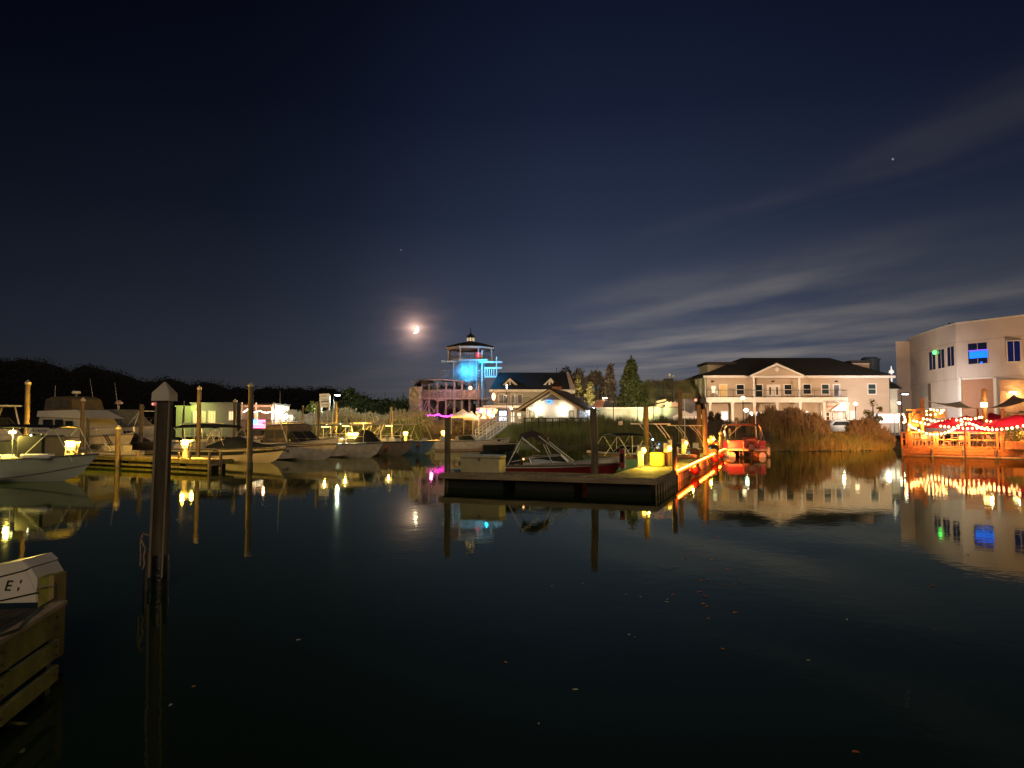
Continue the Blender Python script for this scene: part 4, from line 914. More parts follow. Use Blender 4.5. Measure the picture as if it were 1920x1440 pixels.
# pontoon boat, stern towards the camera
def pontoon():
    c = at(1400, 792, 51.2); t = thing('pontoon_boat', (c.x, c.y, 0), 'pontoon boat with folded canopy frame, stern outboard and red lit sides, end of the dock', 'pontoon boat', rz=R(-8))
    pm = mat('pontoon aluminium', (.6, .5, .4), .35, .4, var=.05); pan = mat('red lit pontoon panels', (.5, .035, .07), .4, var=.05)  # red light on the panels is put into their colour
    for x in (-1.05, 1.05):
        mb = MB(); mb.path([(x, 0, .12), (x, .3, .12), (x, 5.4, .12), (x, 6.2, .32)], [.24, .30, .30, .1], 14); mb.build('pontoon', pm, t, smooth=True)
        mb = MB(); mb.lathe([(.30, 0), (.31, .02)], (0, 0, 0), 4)
    MB().bbox(-1.33, 1.33, .05, 6.2, .46, .56, .02).build('deck', trim, t)
    mb = MB(); mb.box(-1.3, -.15, .1, .16, .6, 1.15); mb.box(.75, 1.3, .12, .17, .62, 1.15); mb.box(-1.32, -1.27, .1, 6, .6, 1.15); mb.box(1.27, 1.32, .1, 6, .6, 1.15); mb.build('side_panels', pan, t)
    MB().bbox(-1.25, -.1, .2, .9, .6, 1.18, .06).build('lounge_seat', pan, t); MB().bbox(-1.2, -.05, .25, 1.0, 1.19, 1.3, .05).build('seat_cover', blk, t)
    MB().bbox(.15, 1.2, 2.2, 3.0, .6, 1.35, .08).build('captain_seat', mat('maroon vinyl', (.2, .02, .015), .5, var=.05), t)
    MB().bbox(-1.2, -.2, 4.8, 5.6, .6, 1.25, .06).build('bow_seat', greyc, t)
    mb = MB()
    mb.path([(-1.33, .1, 1.2), (-1.3, .1, .6), (1.3, .1, .6)], .025); mb.path([(-.25, -.02, .6), (-.25, -.02, 1.1), (-.05, -.02, 1.25), (.55, -.02, 1.25), (.72, -.02, 1.1), (.72, -.02, .6)], .03); mb.path([(.8, -.02, .6), (.8, -.02, 1.2)], .03)
    mb.path([(-1.3, .1, 1.2), (-.2, .1, 1.2)], .02); mb.path([(1.28, .1, .6), (1.28, .1, 1.2), (.8, .1, 1.2)], .02); mb.build('rails', steel, t)
    mb = MB()
    for y, dz in ((1.6, 0), (3.4, .03)):
        mb.path([(-1.28, y - .1, 1.2), (-1.33, y, 1.9), (-1.15, y, 2.28 + dz), (-.8, y, 2.36 + dz), (.8, y, 2.36 + dz), (1.15, y, 2.28 + dz), (1.33, y, 1.9), (1.28, y - .1, 1.2)], .028)
    for s in (-1, 1): mb.tube((s * 1.28, .4, 1.2), (s * 1.3, 1.6, 2.15), .022); mb.tube((s * 1.28, 3.0, 1.2), (s * 1.3, 1.6, 2.1), .022); mb.tube((s * 1.2, 1.6, 2.3), (s * 1.2, 3.4, 2.3), .02)
    mb.tube((-1.0, 1.6, 1.5), (-.1, 1.6, 2.3), .03); mb.build('canopy_frame', steel, t)
    MB().loft([[(x, y, z) for x, z in ((-1.2, 2.3), (-.8, 2.4), (.8, 2.4), (1.2, 2.3), (1.2, 2.26), (-1.2, 2.26))] for y in (1.5, 3.5)]).build('canopy', mat('dark plum canvas', (.05, .012, .012), .8, var=.1), t)
    mb = MB(); mb.loft([[(.22 - w, y0, z), (.22 + w, y0, z), (.22 + w * .9, y1, z), (.22 - w * .9, y1, z)] for z, w, y0, y1 in ((.42, .12, -.42, -.1), (.55, .18, -.55, -.02), (.95, .19, -.52, 0), (1.08, .12, -.4, -.08))])
    o = mb.build('outboard', motor, t, smooth=True); mb = MB(); mb.box(.16, .28, -.34, -.16, -.3, .42); mb.box(.05, .39, -.4, -.1, .1, .13); mb.build('leg', motor, o)
    mb = MB(); mb.path([(-.55, -.06, .56), (-.55, -.1, .1)], .02); mb.path([(-.3, -.06, .56), (-.3, -.1, .1)], .02); mb.tube((-.55, -.08, .3), (-.3, -.08, .3), .018); mb.build('ladder', steel, t)
    mb = MB(); mb.path([(.95, .06, .6), (.95, .0, .95), (1.2, .0, .95), (1.2, .06, .6)], .02); mb.tube((.95, 0, .75), (1.2, 0, .75), .018); mb.build('stern_gate', steel, t)
    mb = MB(); mb.lathe([(.05, 0), (.16, .1), (.16, .6), (.05, .7)], (1.52, .3, .05), 10); mb.build('fender', vinyl, t, smooth=True)
    mb = MB(); mb.box(-1.28, -.35, .03, .045, .585, .605); mb.build('added_red_light', lampmat('added red strip', (1, .08, .03), 14.0), t)  # red strip added to redden the stern
    L_ = light(t, 'lamp', (-.9, -1.3, .75), (1, .13, .02), 900, .1, 'SPOT', False, R(130), aim((-.9, -1.3, .75), (-.1, 1.2, 1.2)))  # unseen spot added behind the boat, tints the stern red
pontoon()
# small motor boat moored between pontoon and bank, and gangway
def gangway():
    a = at(902, 792, 71); b = at(940, 792, 77)
    z0 = .6; z1 = gz(800, 79)
    t = thing('gangway', (a.x, a.y, 0), 'white railed gangway sloping from the marina up to the bank', 'gangway')
    mb = MB(); d = (Vector((b.x, b.y, z1)) - Vector((a.x, a.y, z0))); n = Vector((-d.y, d.x, 0)).normalized() * .6
    A = Vector((a.x, a.y, z0)); B = A + d
    MB().add([A - n, B - n, B + n, A + n, A - n + Vector((0, 0, -.12)), B - n + Vector((0, 0, -.12)), B + n + Vector((0, 0, -.12)), A + n + Vector((0, 0, -.12))], [(0, 1, 2, 3), (4, 7, 6, 5), (0, 4, 5, 1), (3, 2, 6, 7), (0, 3, 7, 4), (1, 5, 6, 2)]).build('walkway', conc, t, world=True)
    up = Vector((0, 0, 1))
    for s in (-1, 1):
        mb = MB()
        for h in (.45, .8, 1.1): mb.tube(A + n * s + up * h, B + n * s + up * h, .045)
        mb.tube(A + n * s + up * .12, B + n * s + up * .12, .07)
        for k in range(7): mb.tube(A + d * k / 6 + n * s, A + d * k / 6 + n * s + up * 1.1, .035)
        e = B + Vector((2.4, .6, 0)); mb.tube(B + n * s + up * 1.1, e + n * s + up * 1.1, .05); mb.tube(B + n * s + up * .5, e + n * s + up * .5, .04); mb.tube(e + n * s - up, e + n * s + up * 1.1, .05)
        mb.build('railing', white, t, world=True)
gangway()

# mooring lines
def line(a, b, sag, label, r=.014):
    a = Vector(a); b = Vector(b); t = thing('mooring_line', tuple(a), label, 'rope', 'mooring lines'); P = []
    for i in range(13): s = i / 12; p = a.lerp(b, s); p.z -= sag * 4 * s * (1 - s); P.append(p)
    MB().path(P, r, 5).build('line', rope, t, world=True, smooth=True)
line((-18.1, 30.4, 1.1), (-16.6, 38.2, .75), .25, 'mooring line from the white near boat bow to the lit finger dock')
line((-14.4, 43.6, .95), (gx(471, 38.5), 38.5, 1.5), .3, 'mooring line from the navy covered bow to the tall pile before the flag')
line((bp.x - .3, bp.y, .85), tuple(td(4.6, 1.8, .62)), .02, 'short mooring line at the bow of the red striped bowrider')
line(tuple(td(2.4, 7.6, .8)), tuple(td(1.6, 7.3, .62)), .05, 'stern line of the red striped bowrider by the beige dock box')
line((gx(1366, 50), 50.6, .6), tuple(td(26.5, .1, .62)), .1, 'stern line of the pontoon boat')
line((gx(839, 27.8), 27.7, 1.0), tuple(td(.4, 7.9, .62)), .12, 'line looped from the square topped pile to the T dock')
# ------------------------------------------------------------------ buildings
class Fac:
    def __init__(s, p0, p1):
        s.a = Vector((p0[0], p0[1], 0)); s.b = Vector((p1[0], p1[1], 0)); s.t = (s.b - s.a).normalized(); s.n = Vector((s.t.y, -s.t.x, 0)); s.L = (s.b - s.a).length
        if s.n.dot(-s.a) < 0: s.n = -s.n
    def pos(s, px, py):
        x, y, z = ray(px, py); d = Vector((x, y, 0)); k = s.a.dot(s.n) / d.dot(s.n); return Vector((x * k, y * k, CH + z * k))
    def sx(s, px): return (s.pos(px, 720) - s.a).to_2d().dot(s.t.to_2d())
    def z(s, py, px): return s.pos(px, py).z
    def box(s, mb, s0, s1, z0, z1, o0, o1):
        c = s.a + s.t * (s0 + s1) / 2 + s.n * (o0 + o1) / 2 + Vector((0, 0, (z0 + z1) / 2))
        return mb.obox(c, s.t * abs(s1 - s0) / 2, s.n * abs(o1 - o0) / 2, Vector((0, 0, abs(z1 - z0) / 2)))
    def rect(s, mb, px0, px1, py0, py1, o0=0, o1=.03):
        pc = (px0 + px1) / 2; return s.box(mb, s.sx(px0), s.sx(px1), s.z(py1, pc), s.z(py0, pc), o0, o1)
def window(F_, t, px0, px1, py0, py1, frame=None, pane=None, mull=(1, 1), fw=.11, door=False):
    frame = frame or trim; pane = pane or glass; pc = (px0 + px1) / 2
    s0, s1 = F_.sx(px0), F_.sx(px1); z0, z1 = F_.z(py1, pc), F_.z(py0, pc)
    mb = MB()
    F_.box(mb, s0, s0 + fw, z0, z1, -.02, .06); F_.box(mb, s1 - fw, s1, z0, z1, -.02, .06)
    F_.box(mb, s0 + fw, s1 - fw, z1 - fw, z1, -.02, .058); F_.box(mb, s0 + fw, s1 - fw, z0, z0 + fw, -.02, .058)
    nx, nz = mull
    for i in range(1, nx + 1): x = s0 + (s1 - s0) * i / (nx + 1); F_.box(mb, x - .03, x + .03, z0 + fw, z1 - fw, .0, .045)
    for i in range(1, nz + 1): zz = z0 + (z1 - z0) * i / (nz + 1); F_.box(mb, s0 + fw, s1 - fw, zz - .03, zz + .03, .0, .043)
    o = mb.build('door' if door else 'window', frame, t, world=True)
    mb = MB(); F_.box(mb, s0 + fw, s1 - fw, z0 + fw, z1 - fw, .005, .02); p = mb.build('pane', pane, None); 
    for v in p.data.vertices: v.co -= Vector(t.location)
    p.parent = o
    return o
def wallm(name, col, rough=.8, **k): return mat(name, col, rough, **k)
siding = mat('tan clapboard siding', (.42, .305, .205), .75, var=.05, scale=1.2, stretch=(.2, .2, 9), bump=.5, bscale=3)

def clubhouse():
    Y = 90.0; X0 = gx(1326, Y); X1 = gx(1669, Y); f = Fac((X0, Y), (X1, Y))
    t = thing('clubhouse', ((X0 + X1) / 2, Y, GZ), 'long two storey tan clubhouse with a dark hip roof, pediment and balcony', 'building')
    ze = gz(706, Y); D = 11.0
    MB().box(X0, X1, Y, Y + D, .9, ze - .02).build('wall', siding, t, world=True)
    zr = gz(671, Y + D / 2); ov = .55
    a, b, c, d = (X0 - ov, Y - ov, ze + .1), (X1 + ov, Y - ov, ze + .1), (X1 + ov, Y + D + ov, ze + .1), (X0 - ov, Y + D + ov, ze + .1)
    r0 = (gx(1393, Y + D / 2), Y + D / 2, zr); r1 = (gx(1558, Y + D / 2), Y + D / 2, zr)
    MB().add([a, b, c, d, r0, r1], [(0, 1, 5, 4), (1, 2, 5), (2, 3, 4, 5), (3, 0, 4), (3, 2, 1, 0)]).build('roof', roofd, t, world=True)
    mb = MB(); mb.box(X0 - ov, X1 + ov, Y - ov - .04, Y - ov + .02, ze - .2, ze + .09); mb.box(X0 - ov, X1 + ov, Y - ov + .03, Y - .002, ze - .2, ze - .14); mb.build('eaves_trim', trim, t, world=True)
    # roof dormers left and right
    for p0, p1, nm in ((1328, 1378, 0), (1600, 1633, 1)):
        yy = Y + 3.5; mb = MB(); mb.box(gx(p0, yy), gx(p1, yy), yy, yy + 4, ze + .3, gz(684 if not nm else 681, yy)); o = mb.build('roof_box', siding, t, world=True)
        mb = MB(); zt = gz(684 if not nm else 681, yy); mb.box(gx(p0, yy) - .25, gx(p1, yy) + .25, yy - .3, yy + 4.3, zt + .005, zt + .35); q = mb.build('flat_roof', roofd, None)
        for v in q.data.vertices: v.co -= Vector(t.location)
        q.parent = o
    # pediment and upper portico
    P0, P1 = f.sx(1412) + X0, f.sx(1508) + X0; zc = gz(681, Y - 1.6); yp = Y - 1.9
    xm = gx(1457, Y - 1.6); xa = gx(1410, yp); xb = gx(1509, yp)
    mb = MB(); mb.prism([(xa + .3, yp + .12, ze + .02), (xb - .3, yp + .12, ze + .02), (xm, yp + .12, zc - .35)], (0, 1.5, 0)); mb.build('pediment', siding, t, world=True)
    mb = MB(); mb.prism([(xa - .2, yp, ze), (xa + .25, yp, ze), (xm, yp, zc - .3), (xm, yp, zc)], (0, .11, 0)); mb.prism([(xb + .2, yp, ze), (xb - .25, yp, ze), (xm + .001, yp, zc - .3), (xm + .001, yp, zc)], (0, .11, 0)); mb.box(xa, xb, yp + .01, yp + 1.8, ze - .28, ze - .005)
    mb.build('pediment_trim', trim, t, world=True)
    mb = MB(); mb.add([(xa - .35, yp - .05, ze - .02), (xm, yp - .05, zc + .12), (xm, yp + 7, zc + .12), (xa - .35, yp + 7, ze - .02)], [(0, 1, 2, 3)]); mb.add([(xb + .35, yp - .05, ze - .02), (xm, yp - .05, zc + .12), (xm, yp + 7, zc + .12), (xb + .35, yp + 7, ze - .02)], [(3, 2, 1, 0)])
    mb.build('pediment_roof', roofd, t, world=True)
    mb = MB(); mb.tube((xm, yp - .03, gz(693, yp)), (xm, yp + .13, gz(693, yp)), .27, n=16); mb.build('round_medallion', trim, t, world=True)
    # balcony
    yb = Y - 1.9; zb1 = gz(745, yb); zb0 = gz(754.5, yb); xl = gx(1325, yb); xr = gx(1591, yb)
    mb = MB(); mb.box(xl, xr, yb, Y - .003, zb0, zb1); mb.build('balcony', trim, t, world=True)
    mb = MB(); zt = gz(731, yb)
    mb.box(xl + .05, xr - .05, yb + .05, yb + .1, zt - .05, zt); mb.box(xl + .05, xr - .05, yb + .06, yb + .09, zb1 + .08, zb1 + .12)
    n = int((xr - xl) / .14)
    for i in range(n + 1): x = xl + .08 + (xr - xl - .16) * i / n; r = .025 if i % 12 == 0 else .008; mb.box(x - r, x + r, yb + .06, yb + .085, zb1, zt - .05)
    mb.box(xr - .1, xr - .05, yb + .1, Y - .01, zt - .05, zt); mb.build('balcony_railing', blk, t, world=True)
    for px in (1331, 1373, 1414.5, 1457, 1500, 1545, 1589):
        x = gx(px, yb + .2); mb = MB(); mb.box(x - .15, x + .15, yb + .03, yb + .33, .9, zb0 - .003); mb.box(x - .2, x + .2, yb - .02, yb + .38, zb0 - .32, zb0 - .01); mb.box(x - .19, x + .19, yb - .01, yb + .37, .9, 1.5); mb.build('column', trim, t, world=True)
    for px in (1414.5, 1500.5):
        x = gx(px, yb + .2); MB().box(x - .12, x + .12, yb + .2, yb + .44, zb1 + .003, ze - .29).build('column', trim, t, world=True)
    dimw = lampmat('dim amber blind', (.55, .33, .10), .30)
    for (a, b, c, d), pn, mu in (((1333, 1342, 723, 738), lampmat('greenish lit window', (1.0, .95, .55), 1.6), (1, 1)), ((1348, 1363.5, 720, 745), dimw, (0, 0)), ((1379.5, 1396, 720, 741), glass, (0, 1)), ((1415, 1430.5, 720, 745), glass, (0, 1)),
                                 ((1469, 1485, 720, 741), glass, (0, 1)), ((1504.5, 1521, 719.5, 740), glass, (0, 1)), ((1539, 1555, 719.5, 740), mat('greenish dark glass', (.03, .05, .045), .05, var=0), (0, 1)), ((1626, 1643, 719, 740), mat('greenish dark glass', (.03, .05, .045)), (0, 1))):
        window(f, t, a, b, c, d, pane=pn, mull=mu)
    window(f, t, 1437, 1450, 721, 745, pane=mat('brown glass', (.09, .035, .02), .1, var=0), mull=(0, 0), fw=.32, door=True); window(f, t, 1450.2, 1463, 721, 745, pane=mat('brown glass', (.09, .035, .02)), mull=(0, 0), fw=.32, door=True)
    window(f, t, 1561, 1575, 720, 745, pane=mat('pale dark glass', (.12, .13, .14), .1, var=0), mull=(0, 0), fw=.14, door=True)
    mb = MB()
    for px in (1335.5, 1448.5, 1567.5): f.rect(mb, px - 2, px + 2, 714, 716.5, 0, .3)
    mb.build('wall_lamp', blk, t, world=True)
    # ground floor
    window(f, t, 1350, 1365, 770, 790, pane=winwhite, mull=(0, 1), fw=.18, door=True)
    window(f, t, 1403, 1421, 771, 782, pane=winwhite, mull=(1, 0)); window(f, t, 1423, 1450, 772, 781, pane=lampmat('pale lit window', (1, .85, .62), .9), mull=(2, 0))
    window(f, t, 1546, 1555, 772, 789, pane=mat('brown glass', (.09, .035, .02)), mull=(0, 1)); window(f, t, 1557, 1562.5, 772, 789, pane=mat('brown glass', (.09, .035, .02)), mull=(0, 1)); window(f, t, 1581, 1587, 772, 789, pane=mat('brown glass', (.09, .035, .02)), mull=(0, 1))
    window(f, t, 1564, 1578, 771, 799, pane=mat('pinkish white door', (.6, .5, .46), .5, var=.04), mull=(1, 1), door=True)
    window(f, t, 1592, 1604, 770, 785, pane=trim, mull=(0, 0), frame=trim, door=True)
    window(f, t, 1509, 1515, 770, 783, pane=winwhite, mull=(0, 0)); window(f, t, 1538, 1544, 770, 779, pane=winwhite, mull=(0, 0))
    # door canopy with its lamp
    mb = MB(); p = f.pos(1571, 770); mb.prism([(p.x - 1.1, Y - .5, p.z), (p.x + 1.1, Y - .5, p.z), (p.x, Y - .5, p.z + .75)], (0, .495, 0)); mb.build('door_hood', trim, t, world=True)
    mb = MB(); f.rect(mb, 1549, 1584, 760, 764, .0, .05); mb.build('name_panel', mat('reddish brown panel', (.3, .11, .06), .6, var=.1), t, world=True)
    text_mesh('lettering', 'MARINERS OFFICE', .36, mat('grey letters', (.13, .11, .09), .6, var=0), t, Vector((gx(1566, yb), yb - .015, gz(753, yb) + .02)) - Vector(t.location), (1, 0, 0), (0, 0, 1))
    mb = MB(); mb.ball((p.x, Y - 1.2, p.z + .72), .16); mb.build('porch_lamp', lampmat('warm white globe', (1, .86, .62), 16.0), t, world=True)
    light(t, 'lamp', (p.x, Y - 1.35, p.z + .5), (1, .84, .62), 190, .12, world=True)
    # plastic chairs on the balcony
    for px, lb in ((1345, 'white plastic chair at the left end of the balcony'), (1579, 'white plastic chair at the right end of the balcony')):
        x = gx(px, yb + .7); q = thing('balcony_chair', (x, yb + .8, zb1), lb, 'chair')
        MB().bbox(-.22, .22, -.22, .22, .4, .45, .02).build('seat', trim, q); MB().bbox(-.22, .22, .17, .22, .45, .95, .02).build('backrest', trim, q)
        for sx in (-.2, .2):
            for sy in (-.2, .2): MB().box(sx - .02, sx + .02, sy - .02, sy + .02, 0, .4).build('leg', trim, q)
    # lit left end wall pilasters
    mb = MB()
    for k in range(5): mb.box(X0 - .12, X0 - .003, Y + .3 + k * 2.2, Y + .75 + k * 2.2, 1.0, ze - .2)
    mb.box(X0 - .35, X0 - .004, Y + .1, Y + 10.5, zb0, zb1)
    mb.build('end_pilasters', trimg, t, world=True)
    spot(t, (X0 - 3.2, Y + 2.5, 4.2), (X0, Y + 3.5, 5.0), (1, .70, .36), 700, 150)
    mb = MB(); mb.ball((X0 - 3.2, Y + 2.5, 4.2), .14); mb.tube((X0 - 3.2, Y + 2.5, 1), (X0 - 3.2, Y + 2.5, 4.1), .05); mb.build('path_lamp', mat('lamp bronze', (.03, .03, .03), .5, var=0), t, world=True)
    return t
clubhouse()
def lamp_post(name, px, py, Y, col, energy, label, style=0, es=18, group='street lamps', spot_to=None):
    p = at(px, py, Y); t = thing(name, (p.x, Y, GZ), label, 'street lamp', group); h = p.z - GZ; P0 = Vector((p.x, Y, p.z))
    MB().lathe([(.12, 0), (.12, .5), (.06, .6), (.045, h - .1)], n=8).build('post', blk, t)
    if style == 0:
        MB().lathe([(.05, h - .15), (.24, h), (.24, h + .12), (.05, h + .25)], n=10).build('lamp_head', lampmat(name + ' glow ' + str(px), col, es), t)
        spot(t, tuple(P0 + Vector((0, .5, .3))), spot_to, col, energy, 120, .2) if spot_to else light(t, 'lamp', (0, -.45, h - .1), col, energy, .15)
    else:
        mb = MB(); mb.bbox(-.1, .75, -.16, .16, h + .02, h + .16, .03); mb.build('arm', blk, t)
        MB().box(.15, .7, -.13, .13, h - .05, h + .015).build('lamp_head', lampmat(name + ' glow ' + str(px), col, es), t)
        spot(t, tuple(P0 + Vector((.42, 0, -.25))), spot_to, col, energy, 140, .2) if spot_to else light(t, 'lamp', (.42, -.1, h - .22), col, energy, .15)
    return t
lamp_post('street_lamp', 1393, 747, 80, (1.0, .72, .48), 3900, 'street lamp in front of the clubhouse balcony', es=6, spot_to=(33, 92, 4.5))
lamp_post('street_lamp', 1690, 739, 80, (.86, .90, 1.0), 3600, 'street lamp beside the left edge of the big beige building', 1, spot_to=(53, 92, 7))
lamp_post('street_lamp', 626, 741, 84, (.84, 1.0, .82), 19000, 'cold white street lamp right of the white board sign', 1, 40, spot_to=(-19.5, 79.5, 1.0))
lamp_post('street_lamp', 1128, 746, 92, (1.0, .92, .7), 9000, 'small cold street lamp above the orange roofed hut', 1, 10, spot_to=(10, 98, 5))
lamp_post('path_lamp', 1399, 770, 76, (.75, 1.0, .8), 160, 'short greenish bollard lamp by the clubhouse columns', 0, 10, None)
lamp_post('street_lamp', 1604, 758, 78, (1.0, .70, .46), 3900, 'street lamp standing over the parked cars', es=5, spot_to=(44, 92, 4.5))

def big_building():
    A = Vector((55.6, 99, 0)); B = Vector((52.15, 83, 0)); C = Vector((55.6, 76.6, 0)); D = Vector((66, 72, 0))
    t = thing('event_building', (56, 85, GZ), 'big beige two storey building with curved corner and blue lit window', 'building'); zt = 14.15; zl = 7.6
    bm = mat('beige stucco', (.48, .395, .325), .85, var=.05, scale=.5); bm2 = mat('darker beige stucco', (.43, .325, .24), .85, var=.05, scale=.5)
    pts = [A]
    for k in range(1, 6):
        s = k / 6; pts.append(A.lerp(B, s) + Vector((-.9 * math.sin(math.pi * s) * .5, 0, 0)))
    pts += [B, C, D, Vector((80, 84, 0)), Vector((76, 104, 0))]
    poly = [Vector((p.x, p.y, .9)) for p in pts]
    MB().prism(poly, (0, 0, zt - .9)).build('wall', bm, t, world=True)
    f1 = Fac(pts[3], pts[5]); f1b = Fac(pts[2], pts[4]); f2 = Fac(B, C); f3 = Fac(C, D)
    segs = list(zip(pts[:-3], pts[1:-2]))
    # parapet coping and string courses following the walls
    def course(z0, z1, out, nm, m):
        mb = MB()
        for a, b in segs:
            f = Fac(a, b); f.box(mb, -.02, f.L + .02, z0, z1, -.03, out)
        mb.build(nm, m, t, world=True)
    for f_ in (Fac(B, C), Fac(C, D)):
        for s_ in (.02, .34, .67, .98):
            mb = MB(); f_.box(mb, f_.L * s_ - .02, f_.L * s_ + .02, zl + .3, zt - 2.5, .001, .006); mb.build('wall_joint', bm2, t, world=True)
    for (p_, q_) in segs[:6]:
        f_ = Fac(p_, q_); mb = MB(); f_.box(mb, -.015, .015, 1, zt - 2.5, .001, .012); mb.build('wall_joint', bm2, t, world=True)
    course(zt - .12, zt + .05, .07, 'coping', trimg); course(zt - 2.3, zt - 2.2, .035, 'upper_course', bm2); course(zl - .05, zl + .07, .045, 'string_course', bm2)
    # tower block at the rear left
    x0 = gx(1680, 99); mb = MB(); k_ = 104 / 98.5 + .02; mb.prism([(x0, 98.5, .9), (56.2, 98.5, .9), (60, 104, .9), (x0 * k_, 104, .9)], (0, 0, gz(640, 98.5) - .9)); mb.build('corner_block', bm2, t, world=True)
    # windows
    fw = mat('bronze window frame', (.45, .36, .27), .5, var=0); bg = mat('deep blue lit glass', (.004, .006, .012), .1, var=0, emit=(.02, .04, .3), es=.16); bg2 = mat('dark blue glass', (.01, .012, .03), .06, var=0, emit=(.01, .02, .12), es=.08)
    for (a, b), (c, d) in (((1743, 1757), (657, 695)), ((1759.5, 1774), (653, 692)), ((1777.5, 1792.5), (648, 688))):
        fa = next((Fac(p, q) for p, q in segs if Fac(p, q).a is not None and (lambda F_: -0.01 <= F_.sx((a + b) / 2) <= F_.L + .01)(Fac(p, q))), f1)
        window(fa, t, a, b, c, d, frame=fw, pane=bg2, mull=(1, 0), fw=.12)
    g = MB(); fa = Fac(pts[2], pts[4]); p = fa.pos(1755, 661); g.ball(p + fa.n * .18, .22); g.build('green_lamp', lampmat('green lamp', (.05, 1.0, .12), 6.0), t, world=True)
    o = window(f2, t, 1815.5, 1855.5, 641, 683.5, frame=fw, pane=bg2, mull=(1, 0), fw=.12)
    mb = MB(); f2.rect(mb, 1820, 1855, 658, 671, .03, .06); s = mb.build('lit_screen', lampmat('blue wall light', (.0, .13, 1.0), 1.7), t, world=True)
    mb = MB(); f2.rect(mb, 1818.5, 1856, 655.5, 657.5, .03, .06); mb.build('lit_cornice', lampmat('violet line light', (.18, .08, .9), 1.2), t, world=True)
    mb = MB(); f2.rect(mb, 1840, 1844, 678, 682, .03, .06); mb.build('small_screen', lampmat('blue wall light', (.03, .3, 1)), t, world=True)
    window(f3, t, 1889, 1917.5, 637.5, 679.5, frame=fw, pane=bg, mull=(1, 0), fw=.12)
    # lower brick infill panels and pilasters
    br = mat('orange brown brick', (.36, .17, .085), .85, var=.12, scale=5, stretch=(1, 1, 3)); pk = mat('pinkish panel', (.42, .27, .21), .85, var=.06)
    mb = MB(); f2.rect(mb, 1804, 1863, 711, 800, .0, .02); mb.build('brick_panel', br, t, world=True)
    mb = MB(); f3.rect(mb, 1874, 1990, 711, 800, .0, .02); mb.build('brick_panel', br, t, world=True)
    mb = MB(); f2.rect(mb, 1799.5, 1803.5, 708, 800, .0, .16); mb.build('pilaster', trimg, t, world=True)
    mb = MB(); f2.rect(mb, 1863.5, 1869, 708, 800, .0, .16); mb.build('pilaster', trimg, t, world=True)
    mb = MB(); f2.rect(mb, 1804, 1863, 708, 710.5, .0, .12); mb.build('panel_trim', trimg, t, world=True)
    fs = Fac(pts[1], pts[3]); fq = Fac(pts[4], pts[6] if len(pts) > 6 else pts[5])
    for (p, q) in segs[:-3]:
        fa = Fac(p, q); mb = MB(); fa.box(mb, 0, fa.L, 1.0, 4.2, 0, .03); mb.build('lower_panel', pk, t, world=True); mb = MB(); fa.box(mb, 0, fa.L, 4.2, 4.35, 0, .06); mb.build('panel_rail', trimg, t, world=True)
    ff = Fac(pts[2], pts[4]);  mb = MB(); ff.rect(mb, 1726, 1741, 720, 745, .02, .07); mb.build('louvre_panel', mat('grey panel', (.33, .30, .28), .7, var=.05), t, world=True)
    mb = MB(); ff.rect(mb, 1741, 1745.5, 719, 765, .02, .09); mb.build('service_door', mat('dark brown door', (.12, .07, .04), .6, var=.1), t, world=True)
    # lit wall lamp right
    p = f3.pos(1896, 737); mb = MB(); mb.box(p.x - .3, p.x + .3, p.y - .5, p.y - .1, p.z, p.z + .1); mb.build('wall_lamp', lampmat('warm wall wash lamp', (1.0, .93, .5), 14.0), t, world=True)
    light(t, 'lamp', (p.x, p.y - .7, p.z - .1), (1, .85, .35), 260, .1, world=True)
    mb = MB(); mb.tube((54.8, 88, zt), (54.8, 88, zt + .4), .06); mb.tube((54.8, 88, zt + .4), (54.3, 87.6, zt + .6), .12); mb.tube((55.6, 88.5, zt), (55.6, 88.5, zt + .5), .06); mb.tube((55.6, 88.5, zt + .5), (55.1, 88.1, zt + .7), .12); mb.build('roof_floodlight', blk, t, world=True)
    mb = MB(); mb.box(54.8, 58, 83.5, 84.5, zt + .02, zt + .5); mb.build('roof_box', roofd, t, world=True)
big_building()
def simple_block(name, px0, px1, pyt, Y, D, m, label, cat='building', base=.9, roofm=None):
    x0, x1 = gx(px0, Y), gx(px1, Y); t = thing(name, ((x0 + x1) / 2, Y, GZ), label, cat); zt = gz(pyt, Y)
    MB().box(x0, x1, Y, Y + D, base, zt).build('wall', m, t, world=True)
    MB().box(x0 - .12, x1 + .12, Y - .12, Y + D + .12, zt + .003, zt + .14).build('roof_edge', roofm or trimg, t, world=True)
    return t, Fac((x0, Y), (x1, Y)), x0, x1, zt
# silo-like tank and block behind the clubhouse
t = thing('water_tank', (gx(1634, 120), 120, GZ), 'bluish cylindrical tank behind the right end of the clubhouse roof', 'tank'); z = gz(670, 120)
MB().lathe([(1.4, 0), (1.4, z - GZ - .3), (1.1, z - GZ)], n=16).build('shell', mat('bluish steel', (.10, .13, .17), .5, var=.1), t)
t, f, x0, x1, zt = simple_block('utility_block', 1640, 1653, 674, 122, 3, mat('bluish steel', (.10, .13, .17)), 'narrow bluish block right of the cylindrical tank', roofm=roofd)
t, f, x0, x1, zt = simple_block('side_wing', 1670, 1684, 731, 93, 6, trimg, 'narrow cream wing between clubhouse and big beige building')
MB().add([(x0 - .5, 92.5, zt + .15), (x1 + .5, 92.5, zt + .15), (x1 + .5, 96, gz(712, 96)), (x0 - .5, 96, gz(703, 96)), (x0 - .5, 99, zt + .15), (x1 + .5, 99, zt + .15)], [(0, 1, 2, 3), (3, 2, 5, 4), (0, 3, 4), (1, 5, 2)]).build('roof', roofd, t, world=True)
light(t, 'lamp', ((x0 + x1) / 2 + .1, 91.2, 4.6), (1, .92, .6), 60, .1, world=True)
